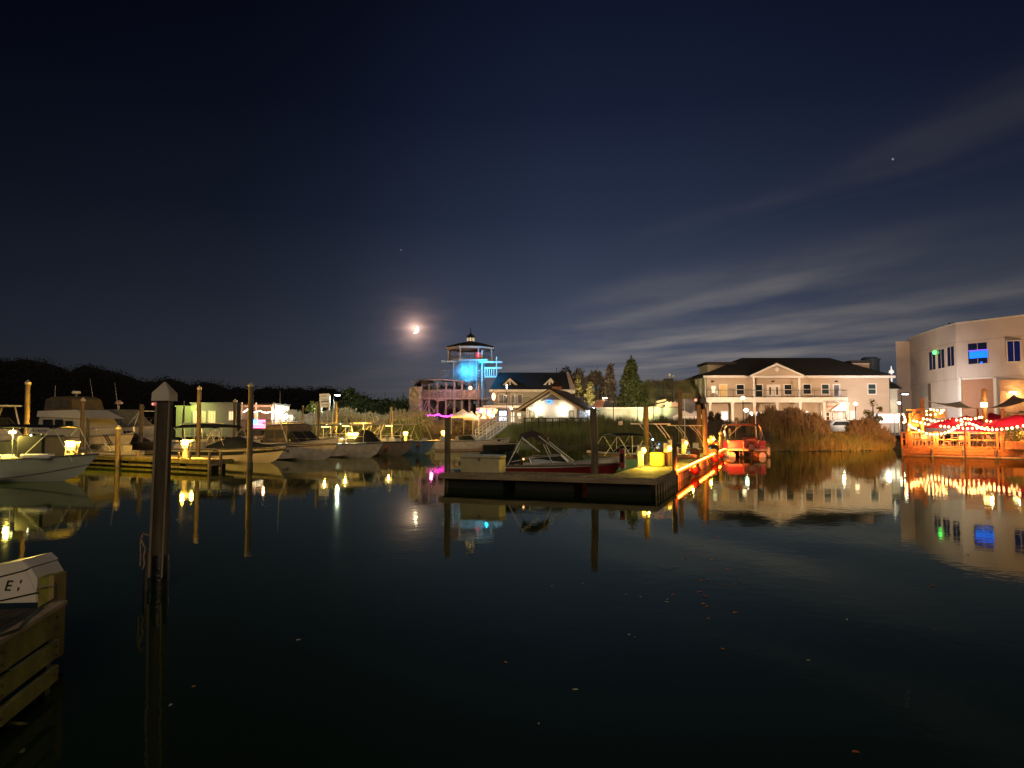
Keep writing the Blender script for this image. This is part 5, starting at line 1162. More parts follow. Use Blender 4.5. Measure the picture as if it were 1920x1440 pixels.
mb = MB(); mb.ball(((x0 + x1) / 2, 91.7, 5.0), .16); mb.build('wall_lamp', lampmat('warm white globe', (1, .86, .62)), t, world=True)
t = thing('ornate_roof_lamp', (gx(1674, 96), 96, gz(700, 96)), 'small bright white roof ornament beside the big beige building', 'lamp')
MB().lathe([(.1, -1.2), (.1, 0), (.32, .05), (.3, .35), (.1, .5), (.04, 1.0)], n=10).build('globe', lampmat('white ornament glow', (1, .9, .75), .8), t)

def house_grey():
    Y = 89; x0 = gx(921, Y); x1 = gx(1067, Y); t = thing('grey_house', ((x0 + x1) / 2, Y, GZ), 'two storey grey house with steep dark roof and two triangular dormers', 'house'); f = Fac((x0, Y), (x1, Y))
    gs = mat('grey green siding', (.36, .32, .23), .75, var=.05, stretch=(.2, .2, 9)); ze = gz(735, Y); D = 9.0; zr = gz(698.5, Y + 4.2)
    MB().box(x0 + .3, x1 - .3, Y, Y + D, .9, ze).build('wall', gs, t, world=True)
    xl, xr = gx(935, Y + 4.2), gx(1063, Y + 4.2)
    MB().add([(x0 - .2, Y - .5, ze + .3), (x1 + .4, Y - .5, ze + .3), (xr, Y + 4.2, zr), (xl, Y + 4.2, zr), (x0 - .2, Y + D + .5, ze + .3), (x1 + .4, Y + D + .5, ze + .3)], [(0, 1, 2, 3), (3, 2, 5, 4), (0, 3, 4), (1, 5, 2), (0, 4, 5, 1)]).build('roof', mat('black blue shingles', (.014, .013, .018), .9, var=.2), t, world=True)
    MB().box(x0 - .25, x1 + .45, Y - .56, Y - .002, ze - .02, ze + .29).build('eaves_trim', trimg, t, world=True)
    MB().add([(xr - .1, Y + 4.0, zr + .1), (xr + .25, Y + 4.2, zr + .1), (x1 + .8, Y - .3, ze + .35), (x1 + .1, Y - .6, ze + .35)], [(0, 3, 2, 1)]).build('rake_board', mat('pinkish trim', (.5, .36, .3), .6, var=0), t, world=True)
    MB().box(gx(1056, Y), gx(1077, Y), Y - .9, Y + 3, gz(738, Y), gz(732, Y)).build('porch_roof', trimg, t, world=True)
    for a, b, c in ((938, 974.5, 956), (1015, 1046, 1033)):
        yy = Y + .7; zb = gz(725, yy); zp = gz(708.5, yy); o = MB().prism([(gx(a, yy), yy, zb), (gx(b, yy), yy, zb), (gx(c, yy), yy, zp)], (0, 3.0, 0)).build('dormer', trimg, t, world=True)
        mb = MB(); m_ = (gx(a, yy) + gx(b, yy)) / 2; w = (gx(b, yy) - gx(a, yy))
        for s in (-1, 1): mb.prism([(m_ + s * .12, yy - .03, zb + .22), (m_ + s * w * .22, yy - .03, zb + .22), (m_ + s * .12, yy - .03, zb + .22 + (zp - zb) * .42)], (0, .028, 0))
        q = mb.build('dormer_window', glass, t, world=True)
        q2 = MB().add([(gx(a, yy) - .25, yy - .1, zb), (gx(c, yy), yy - .1, zp + .14), (gx(c, yy), yy + 3.4, zp + .14), (gx(a, yy) - .25, yy + 3.4, zb), (gx(b, yy) + .25, yy - .1, zb), (gx(b, yy) + .25, yy + 3.4, zb)], [(0, 1, 2, 3), (1, 4, 5, 2)]).build('dormer_roof', mat('black blue shingles', (.014, .013, .018)), t, world=True)
    gp = mat('curtained glass', (.11, .10, .10), .2, var=.1)
    window(f, t, 934.5, 953, 738, 757.5, frame=trimg, pane=gp, mull=(1, 0)); window(f, t, 956.5, 967, 736.5, 757.5, frame=trimg, pane=gp, mull=(0, 0), fw=.2, door=True); window(f, t, 969.5, 980, 738.5, 757.5, frame=trimg, pane=gp, mull=(0, 0))
    yb = Y - 1.8; zb = gz(760, yb); MB().box(gx(905, yb), gx(984, yb), yb, Y - .003, gz(764.5, yb), zb).build('balcony', trimg, t, world=True)
    mb = MB(); zt = gz(746, yb); xa, xb = gx(905, yb), gx(984, yb); mb.box(xa, xb, yb + .03, yb + .08, zt - .04, zt)
    for i in range(46): x = xa + (xb - xa) * i / 45; mb.box(x - .012, x + .012, yb + .04, yb + .07, zb, zt - .04)
    mb.path([(xb, yb + .05, zt), (xb + .5, yb + .05, zt + .1), (xb + .9, yb + .05, zt - .6), (xb + 1.0, yb + .05, zb - 1)], .04); mb.build('balcony_railing', mat('grey metal rail', (.09, .08, .065), .6, var=0), t, world=True)
    bl = lampmat('cold blue white window', (.72, .82, 1.0), 1.9)
    window(f, t, 934, 952.5, 768.5, 791, frame=mat('blue frame', (.07, .12, .25), .5, var=0), pane=bl, mull=(1, 1), fw=.14); window(f, t, 957, 965.5, 772, 793, frame=trimg, pane=lampmat('pale lit window', (1, .85, .62)), mull=(0, 0), door=True); window(f, t, 969, 977.5, 773, 786, frame=trimg, pane=lampmat('pale lit window', (1, .85, .62)), mull=(0, 0))
    MB().lathe([(.06, -6), (.05, 0)], (gx(961, 84), 84, 4.8), 6).build('porch_post', mat('brown post', (.14, .1, .06), .7, var=0), t, world=True)
    light(t, 'lamp', (gx(962, 85.5), 85.5, 3.6), (1, .82, .62), 140, .1, world=True)
    mb = MB(); mb.ball((gx(958.5, 87), 87, gz(766, 87)), .12); mb.build('porch_lamp', lampmat('warm white globe', (1, .86, .62)), t, world=True)
    spot(t, (gx(950, 79), 79, 6.6), (gx(985, 89), 89, 5), (1, .80, .58), 2200, 140)
    mb = MB(); mb.ball((gx(950, 79), 79.15, 6.65), .1); mb.tube((gx(950, 79), 79.2, 1), (gx(950, 79), 79.2, 6.6), .04); mb.build('yard_lamp', mat('lamp bronze', (.03, .03, .03)), t, world=True)
house_grey()
def gable_house():
    A = Vector((gx(987, 76), 76, 0)); B = Vector((gx(1083, 73.6), 73.6, 0)); f = Fac(A, B); side = Vector((gx(1109, 81), 81, 0)) - B
    t = thing('gable_house', ((A.x + B.x) / 2, 76, GZ), 'small pale sided gable building with two bright wall lamps and a blue neon sign', 'house')
    sd = mat('pale clapboard', (.58, .54, .44), .7, var=.04, scale=2, stretch=(.1, .1, 14), bump=.6, bscale=2.5)
    zl = f.z(763.5, 987); zr_ = f.z(763.5, 1083); ze = (zl + zr_) / 2; ap = f.pos(1034, 731.5); up = Vector((0, 0, 1)); apm = Vector((ap.x, ap.y, 0))
    Z = lambda p, z: Vector((p.x, p.y, z))
    mb = MB(); fr = [Z(A, .9), Z(B, .9), Z(B, ze), Z(apm, ap.z - .15), Z(A, ze)]; mb.loft([fr, [p + side for p in fr]]); mb.build('wall', sd, t, world=True)
    mb = MB()
    # lap siding lines as real boards on the front
    nb = 15
    for i in range(nb):
        z0 = 1.3 + i * .22
        if z0 + .2 > ze: break
        f.box(mb, f.sx(1001), f.sx(1067), z0, z0 + .19, .004, .035)
    mb.build('front_boards', sd, t, world=True)
    o = .5; fo = f.n * .55; so = f.t
    e0 = Z(A, ze - .35) - so * 1.0 + fo; e1 = Z(B, ze - .35) + so * 1.0 + fo; rp = Z(apm, ap.z + .05) + fo; sd2 = side * 1.06
    th = up * .16
    mb = MB(); mb.loft([[e0, rp, e1, e1 + th, rp + th, e0 + th], [p + sd2 for p in [e0, rp, e1, e1 + th, rp + th, e0 + th]]]); mb.build('roof', mat('brown shingles', (.06, .045, .035), .9, var=.2), t, world=True)
    mb = MB()
    for e in (e0, e1):
        d = (rp - e); mb.prism([e + fo * .02, rp + fo * .02, rp + fo * .02 + up * -.22, e + fo * .02 + up * -.22], f.n * .05)
    mb.build('rake_boards', mat('tan trim', (.42, .32, .24), .6, var=0), t, world=True)
    mb = MB(); p0 = f.pos(1019, 749.5); p1 = f.pos(1052, 749.5); p2 = f.pos(1034.5, 738.5); mb.prism([p0, p1, p2], f.n * .03); mb.build('gable_vent', mat('blue grey louvre', (.10, .11, .13), .7, var=.1), t, world=True)
    mb = MB(); f.rect(mb, 1024.8, 1035.4, 750.2, 756.6, .03, .09); mb.build('neon_sign', lampmat('blue neon', (.05, .20, 1.0), 3.2), t, world=True)
    mb = MB(); f.rect(mb, 1027, 1032.6, 752.4, 754.4, .091, .10); mb.build('sign_face', mat('dark blue', (.01, .02, .1), .5, var=0, emit=(.05, .12, .7), es=.8), t, world=True)
    mb = MB(); mb.ball(f.pos(1016, 751.5) + f.n * .1, .13); mb.build('round_lamp', trim, t, world=True)
    for px in (989, 1079.5):
        mb = MB(); f.rect(mb, px - 2.2, px + 2.2, 764, 800, .004, .1); mb.build('corner_board', trimg, t, world=True)
    for a, b in ((992, 1003), (1066, 1077)):
        window(f, t, a, b, 769.5, 784, frame=mat('olive frame', (.2, .17, .1), .6, var=0), pane=mat('pale blind', (.42, .38, .28), .6, var=0), mull=(0, 0), fw=.12)
    for px in (1009, 1056):
        p = f.pos(px, 765.3) + f.n * .22; mb = MB(); mb.box(p.x - .3, p.x + .3, p.y - .12, p.y + .12, p.z, p.z + .12); mb.build('wall_lamp', lampmat('bright wall lamp', (1, .93, .72), 30.0), t, world=True)
        light(t, 'lamp', tuple(p + f.n * .25 + Vector((0, 0, -.15))), (1, .96, .86), 120, .08, world=True)
    # chimney / cupola
    q = Vector((gx(1044, 79), 79, 0)); za, zb = gz(744, 79), gz(725, 79); mb = MB(); mb.box(q.x - .5, q.x + .5, 78.5, 79.5, za - .8, zb); mb.build('chimney', mat('pink brown brick', (.32, .17, .13), .8, var=.1), t, world=True)
    mb = MB(); mb.loft([[(q.x - .7, 78.3, zb), (q.x + .7, 78.3, zb), (q.x + .7, 79.7, zb), (q.x - .7, 79.7, zb)], [(q.x - .1, 78.9, zb + .8), (q.x + .1, 78.9, zb + .8), (q.x + .1, 79.1, zb + .8), (q.x - .1, 79.1, zb + .8)]]); mb.tube((q.x, 79, zb + .7), (q.x, 79, zb + 2.1), .03); mb.build('chimney_cap', roofd, t, world=True)
    # side wall windows and floodlight
    fs = Fac(B, B + side)
    mb = MB(); fs.rect(mb, 1084, 1107, 766, 802, .003, .03); mb.build('side_panel', mat('white side panel', (.6, .62, .68), .6, var=0), t, world=True)
    for a, b in ((1085.5, 1089.5), (1097, 1101)): window(fs, t, a, b, 768, 777, frame=mat('blue frame', (.07, .12, .25)), pane=lampmat('cold blue white window', (.72, .82, 1.0), 1.9), mull=(0, 0), fw=.1)
    p = fs.pos(1104, 767) + fs.n * .5; mb = MB(); mb.ball(p, .17); mb.build('floodlight', lampmat('cold floodlight', (.8, .88, 1.0), 60.0), t, world=True)
    light(t, 'lamp', tuple(p + Vector((.3, -.35, -.1))), (.85, .9, 1.0), 420, .3, world=True)
gable_house()
def rail_fence(px0, px1, pyt, pyb, Y0, Y1, m, name, label, n=9, rails=2):
    a = at(px0, 792, Y0); b = at(px1, 792, Y1); t = thing(name, (a.x, a.y, GZ), label, 'fence')
    zt = gz(pyt, (Y0 + Y1) / 2); zb = gz(pyb, (Y0 + Y1) / 2); d = b - a; d.z = 0; A = Vector((a.x, a.y, 0)); u = d.normalized()
    for i in range(n + 1):
        c = A + d * i / n; mb = MB(); mb.obox(c + Vector((0, 0, (zt + .6) / 2)), u * .06, Vector((-u.y, u.x, 0)) * .06, Vector((0, 0, (zt - .6) / 2))); mb.build('post', m, t, world=True)
    for k in range(rails):
        z = zt - (zt - zb) * k / max(1, rails - 1) - .04; mb = MB(); mb.obox(A + d / 2 + Vector((0, 0, z)), d / 2, Vector((-u.y, u.x, 0)) * .04, Vector((0, 0, .05))); mb.build('rail', m, t, world=True)
rail_fence(984, 1103, 783.5, 791, 72.5, 71, wood_w, 'rail_fence', 'dark post and rail fence before the gable building')
# low roofed hut, long pale wall behind the reeds
t, f, x0, x1, zt = simple_block('boundary_wall', 1117, 1279, 766, 84, 1.2, mat('pale rendered wall', (.42, .40, .30), .8, var=.12, scale=1.0), 'long low pale wall behind the reeds', 'wall')
spot(t, (gx(1150, 78), 78, 4.6), (gx(1155, 84), 84, 2), (.9, 1, .72), 420, 150); spot(t, (gx(1195, 78), 78, 4.6), (gx(1183, 92), 92, 5.5), (1, .80, .42), 2400, 80); spot(t, (gx(1225, 78), 78, 4.4), (gx(1225, 84), 84, 2.5), (1, .78, .45), 450, 150); spot(t, (gx(1225, 78), 78, 4.4), (gx(1228, 98), 98, 6), (.85, 1, .45), 3600, 60)
mb = MB()
for px, c in ((1150, 0), (1225, 1), (1195, 0)): mb.tube((gx(px, 78), 77.9, 1), (gx(px, 78), 77.9, 4.6 - c * .2), .04)
mb.build('added_lamp_stake', blk, t, world=True)  # stakes and spots added to light the wall, evergreen and green bush
def hut():
    Y = 90; x0, x1 = gx(1114, Y), gx(1163, Y); t = thing('garden_hut', ((x0 + x1) / 2, Y, GZ), 'dark hut with a pink orange lit roof behind the pale wall', 'hut'); ze = gz(765, Y); zr = gz(749, Y + 2)
    MB().box(x0 + .3, x1 - .3, Y, Y + 4, .9, ze).build('wall', wood_w, t, world=True); xm = gx(1140, Y)
    MB().add([(x0 - .2, Y - .4, ze - .05), (gx(1129, Y), Y - .4, ze - .05), (gx(1139, Y), Y + 2, zr), (gx(1122, Y), Y + 2, zr - .15)], [(0, 1, 2, 3)]).build('lit_roof', mat('orange lit shingles', (.5, .2, .12), .8, var=.1), t, world=True)  # warm lamplight on this slope is put into its orange colour
    MB().add([(gx(1129, Y), Y - .4, ze - .05), (x1 + .2, Y - .4, ze - .05), (gx(1139, Y), Y + 2, zr), (x1 + .2, Y + 4.4, ze - .05), (x0 - .2, Y + 4.4, ze - .05), (gx(1122, Y), Y + 2, zr - .15)], [(0, 1, 2), (1, 3, 2), (2, 3, 4, 5)]).build('roof', mat('grey shingles', (.07, .06, .055), .9, var=.1), t, world=True)
    light(t, 'lamp', (gx(1122, 87), 87, zr + .9), (1, .5, .3), 60, .1, world=True)
hut()
def pool_sheds():
    t, f, x0, x1, zt = simple_block('awning_hut', 1246, 1273, 764, 82, 2.5, mat('pale rendered wall', (.42, .4, .3)), 'small hut with pale peach scalloped awning near the tallest brown pile', 'hut', roofm=wood)
    mb = MB(); n = 14
    r = [[(x0 + (x1 - x0) * i / n, 81.4, gz(763 if not k else 756 - 3.2 * abs(math.sin(i * .85)), 82)) for i in range(n + 1)] for k in (0, 1)]
    for i in range(n): mb.quad(r[0][i], r[0][i + 1], r[1][i + 1], r[1][i])
    mb.build('awning', mat('peach canvas', (.62, .40, .27), .8, var=.05), t, world=True); light(t, 'lamp', ((x0 + x1) / 2, 79.5, gz(750, 80)), (1, .62, .38), 60, .1, world=True)
    # thatched kiosk
    Y = 84; x0, x1 = gx(1276, Y), gx(1302, Y); t = thing('thatched_kiosk', ((x0 + x1) / 2, Y, GZ), 'kiosk with yellow thatch fringe and purple grey wall left of the clubhouse', 'kiosk')
    MB().box(x0 + .1, x1 + .2, Y + .2, Y + 3, .9, gz(748, Y)).build('wall', mat('purple grey panel', (.13, .10, .13), .6, var=.25, scale=1.5), t, world=True)
    mb = MB(); rnd = random.Random(3)
    for i in range(90): x = x0 + (x1 - x0) * i / 89; h = rnd.uniform(0, .12); mb.quad((x, Y - .05 - h, gz(747.5, Y) + h), (x + .04, Y - .05 - h, gz(747.5, Y) + h), (x + .05, Y + .9, gz(737, Y)), (x, Y + .9, gz(737, Y)))
    mb.build('thatch', mat('yellow thatch', (.34, .25, .09), .9, var=.15), t, world=True)
    light(t, 'lamp', (x0 + 1.0, Y - 1.5, gz(752, Y)), (1, .72, .35), 90, .1, world=True)
    mb = MB(); mb.ball((x1 + .1, Y - .4, gz(750, Y)), .2); mb.build('round_lamp', mat('pinkish globe', (.6, .3, .2), .5, var=0, emit=(1, .4, .25), es=.6), t, world=True)
    # low white canopies
    for px, py, Y, w, lb in ((1283, 782, 80, 1.2, 'small peach tent peak beside the tallest brown pile'), (1303, 782, 80, .9, 'small bright white canopy left of the reddish pile')):
        p = at(px, py, Y); t = thing('small_tent', (p.x, Y, GZ), lb, 'tent'); h = p.z - GZ
        MB().loft([[(-w, -w, h - .25), (w, -w, h - .25), (w, w, h - .25), (-w, w, h - .25)], [(-w, -w, h), (w, -w, h), (w, w, h), (-w, w, h)], [(-.05, -.05, h + .7), (.05, -.05, h + .7), (.05, .05, h + .7), (-.05, .05, h + .7)]]).build('canopy', mat('white tent cloth', (.62, .52, .44), .8, var=.03), t)
        for sx in (-1, 1):
            for sy in (-1, 1): MB().tube((sx * w * .95, sy * w * .95, 0), (sx * w * .95, sy * w * .95, h - .2), .03).build('leg', steel, t)
        light(t, 'lamp', (0, -w - .6, h + .1), (1, .75, .5), 40, .08)
    p = at(1236, 770, 84); t = thing('stacked_chairs', (p.x, p.y, GZ), 'peach coloured loungers and cushions by the dark hill', 'loungers'); 
    mb = MB()
    for k, (px, py, w) in enumerate(((1228, 764, .9), (1240, 758, .6), (1239, 752, .55), (1215, 765, .8))): q = at(px, py, 86); mb.obox((q.x, 86, q.z), (w, 0, .12), (0, .4, 0), (0, 0, .12))
    mb.build('cushions', mat('peach canvas', (.62, .4, .27)), t, world=True)
    MB().box(p.x - 1.6, p.x + 1.2, 86.4, 87.5, .9, gz(766, 86.4)).build('base', wood_w, t, world=True)
pool_sheds()
# flat roofed houses on the left
def flat_house():
    gm = mat('pale green render', (.42, .46, .22), .8, var=.05); gm2 = mat('grey tan render', (.26, .235, .18), .8, var=.05)
    t, f, x0, x1, zt = simple_block('flat_roofed_house', 358, 443, 757, 77, 8, gm2, 'flat roofed house with tall warm lit windows behind the marina', roofm=mat('grey tan render', (.26, .235, .18)))
    xg0 = gx(333, 78); MB().box(xg0, x0 + .01, 77.6, 84, .9, gz(763, 77.6)).build('annex_wall', gm, t, world=True)
    MB().box(xg0 - .1, x0 - .01, 77.5, 84, gz(763, 77.6), gz(762, 77.6) + .1).build('annex_roof', gm, t, world=True)
    mb = MB(); mb.add([(x0 - .01, 76.97, gz(762, 77)), (x0 + .9, 76.97, gz(757, 77)), (x0 + .9, 76.97, gz(770, 77)), (x0 - .01, 76.97, gz(770, 77))], [(0, 3, 2, 1)]); mb.build('angled_face', gm, t, world=True)
    cu = lampmat('warm curtained window', (1.0, .56, .24), .85); cu2 = lampmat('bright warm window', (1.0, .66, .34), 1.4)
    window(f, t, 363.5, 377, 770, 797, frame=trim, pane=cu, mull=(2, 0)); window(f, t, 380, 388, 770, 797, frame=trim, pane=lampmat('dim lit window', (.8, .5, .18), .35), mull=(0, 0)); window(f, t, 391.5, 406.5, 770, 797, frame=trim, pane=cu, mull=(2, 0)); window(f, t, 429.5, 441, 770, 789, frame=trim, pane=cu2, mull=(1, 0))
    spot(t, (gx(342, 74.5), 74.5, 4.2), (gx(348, 77), 77.5, 3), (.85, 1, .3), 500, 160)
    spot(t, (gx(400, 72), 72, 4.6), (gx(400, 77), 77, 3), (1, .82, .45), 200, 150)
    mb = MB(); mb.tube((gx(342, 74.6), 74.65, 1), (gx(342, 74.6), 74.65, 4.1), .04); mb.build('yard_lamp', blk, t, world=True)
    # porch house with string lights
    t, f, x0, x1, zt = simple_block('porch_house', 451, 508, 758.5, 74, 6, mat('peach render', (.5, .34, .25), .8, var=.04), 'brightly lit peach porch house with bulbs along its eave', roofm=roofd)
    f2 = f; window(f, t, 477, 487, 771, 790, frame=trim, pane=cu2, mull=(0, 0), door=True); window(f, t, 458, 467, 770, 783, frame=trim, pane=mat('pink blind', (.5, .34, .26), .7, var=0), mull=(1, 0))
    light(t, 'lamp', (gx(470, 71), 71, 4.3), (1, .42, .30), 30, .12, world=True); light(t, 'lamp', (gx(496, 71), 71, 4.3), (1, .42, .30), 30, .12, world=True)
    mb = MB()
    for px in (453, 480, 514): x = gx(px, 71.6); mb.box(x - .06, x + .06, 71.54, 71.66, .9, 4.5)
    mb.box(gx(452, 71.6), gx(516, 71.6), 71.5, 71.6, 4.1, 4.2); mb.build('porch_frame', trim, t, world=True)
    mb = MB(); z1 = gz(788, 71.5)
    mb.box(gx(450, 71.5), gx(520, 71.5), 71.4, 71.45, z1, z1 + .05)
    for i in range(50): x = gx(450 + 70 * i / 49, 71.5); mb.box(x - .01, x + .01, 71.41, 71.44, 1.1, z1)
    mb.build('porch_railing', blk, t, world=True)
    strung([at(456, 771, 71.2), at(464, 766, 71.2), at(473, 772, 71.2), at(487, 768, 71.2), at(497, 772, 71.2), at(505, 771, 71.2), at(516, 768, 71.2)], 22, .06, 'fairy lights draped along the peach porch eave', (1.0, .80, .58), 7, 2.2, 0)
    # LED flag
    a, b = gx(474, 70.6), gx(497.5, 70.6); zt, zb = gz(786.5, 70.6), gz(803, 70.6); t = thing('light_up_flag', ((a + b) / 2, 70.6, zb), 'glowing stars and stripes flag of lights on the porch railing', 'flag')
    mb = MB(); n = 13
    rows = [MB(), MB()]; W_ = b - a; H = zt - zb
    for i in range(n):
        z0 = zb + H * i / n; z1 = z0 + H / n; xs = a if i < 6 else a + W_ * .42
        rows[i % 2].box(xs, b, 70.58, 70.62, z0 + .004, z1 - .004)
    rows[0].build('red_stripes', lampmat('magenta red leds', (1.0, .06, .28), 2.6), t, world=True); rows[1].build('white_stripes', lampmat('violet white leds', (.95, .55, 1.0), 2.2), t, world=True)
    MB().box(a, a + W_ * .41, 70.575, 70.625, zb + H * .465, zt).build('canton', lampmat('blue leds', (.03, .25, 1.0), 3.2), t, world=True)
    mb = MB()
    for i in range(5):
        for j in range(4): mb.box(a + W_ * (.05 + .08 * i) - .02, a + W_ * (.05 + .08 * i) + .02, 70.565, 70.574, zb + H * (.53 + .125 * j) - .02, zb + H * (.53 + .125 * j) + .02)
    mb.build('stars', lampmat('white star leds', (.6, .9, 1.0), 4.0), t, world=True)
    light(t, 'lamp', ((a + b) / 2, 70.2, (zt + zb) / 2), (.8, .25, 1.0), 10, .3, world=True)
    for px, py, lb, e in ((526.5, 779, 'brilliant white garden lamp left of its twin beside the porch', 160), (536, 780.5, 'brilliant white garden lamp right of its twin beside the reeds', 200)):
        p = at(px, py, 76); t = thing('garden_lamp', (p.x, 76, GZ), lb, 'lamp', 'garden lamps'); h = p.z - GZ
        MB().tube((0, 0, 0), (0, 0, h), .04).build('post', blk, t); mb = MB(); mb.ball((0, 0, h), .22, 10, 6); mb.build('globe', lampmat('white globe lamp', (1, .95, .86), 30.0), t); light(t, 'lamp', (0, -.5, h), (1, .92, .8), e, .15)
    # pale gate panels between the lamps
    t = thing('garden_screen', (gx(518, 77), 77, GZ), 'pale slatted screen behind the white garden lamps', 'screen'); mb = MB()
    for i in range(12): x = gx(514 + i * 3, 77); mb.box(x, x + .12, 77, 77.05, 1.1, 3.3)
    mb.build('slats', trim, t, world=True)
def strung(pts, n, sag, label, col, es, energy, lights, r=.07, cat='string lights', name='string_lights', seed=1, grp=None):
    t = thing(name, tuple(pts[0]), label, cat, grp); mb = MB(); P = []
    for a, b in zip(pts, pts[1:]):
        for i in range(8): s = i / 8; q = a.lerp(b, s); q.z -= sag * 4 * s * (1 - s); P.append(q)
    P.append(pts[-1]); mb.path(P, .012, 4); mb.build('cable', blk, t, world=True)
    m = lampmat('bulb glow ' + label[:18], col, es); base = None
    for i in range(n):
        s = (i + .5) / n * (len(P) - 1); k = int(s); q = P[k].lerp(P[min(k + 1, len(P) - 1)], s - k)
        if base is None: base = MB().ball((0, 0, 0), r, 6, 4).build('bulb', m, t); o = base
        else: o = base.copy(); SC.collection.objects.link(o); o.parent = t
        o.location = q - Vector(t.location) - Vector((0, 0, r))
    for i in range(lights):
        q = P[int((i + .5) / lights * (len(P) - 1))]; spot(t, tuple(q + Vector((0, 0, -.05))), tuple(q + Vector((0, .35, -1))), (col[0], col[1] * .72, col[2] * .5), energy, 158, .1)
    return t
flat_house()
def board_sign():
    Y = 81; t = thing('board_sign', (gx(609, Y), Y, GZ), 'white two panel board sign with a clipped corner above the reeds', 'sign'); P = lambda a, b, y=Y: at(a, b, y)
    wm = mat('white sign board', (.55, .53, .47), .6, var=.03)
    mb = MB(); mb.prism([P(599, 750), P(619, 750), P(619, 740), P(616, 737.5), P(599, 738.5)], (0, .12, 0)); mb.prism([P(599, 764.5), P(619, 763), P(619, 750.5), P(599, 750.5)], (0, .12, 0)); mb.build('board', wm, t, world=True)
    mb = MB(); g = mat('grey print', (.16, .14, .16), .6, var=.2, scale=8)
    mb.prism([P(601.5, 755, Y - .02), P(616.5, 754, Y - .02), P(616.5, 751, Y - .02), P(601.5, 752, Y - .02)], (0, .015, 0))
    for y in (747.5, 749.2): mb.prism([P(602, y + .6, Y - .02), P(615, y + .2, Y - .02), P(615, y - .3, Y - .02), P(602, y + .1, Y - .02)], (0, .015, 0))
    mb.build('print', g, t, world=True); mb = MB(); mb.path([P(603, 744, Y - .02), P(608, 741.5, Y - .02), (P(613, 744, Y - .02))], .04, 4); mb.path([P(604, 758, Y - .02), P(608, 760, Y - .02), P(613, 758, Y - .02), P(616, 761, Y - .02)], .04, 4); mb.build('emblem', g, t, world=True)
    for px in (601.5, 616.5): x = gx(px, Y + .2); MB().box(x - .08, x + .08, Y + .13, Y + .25, 0.9, gz(741, Y)).build('post', trim, t, world=True)
board_sign()
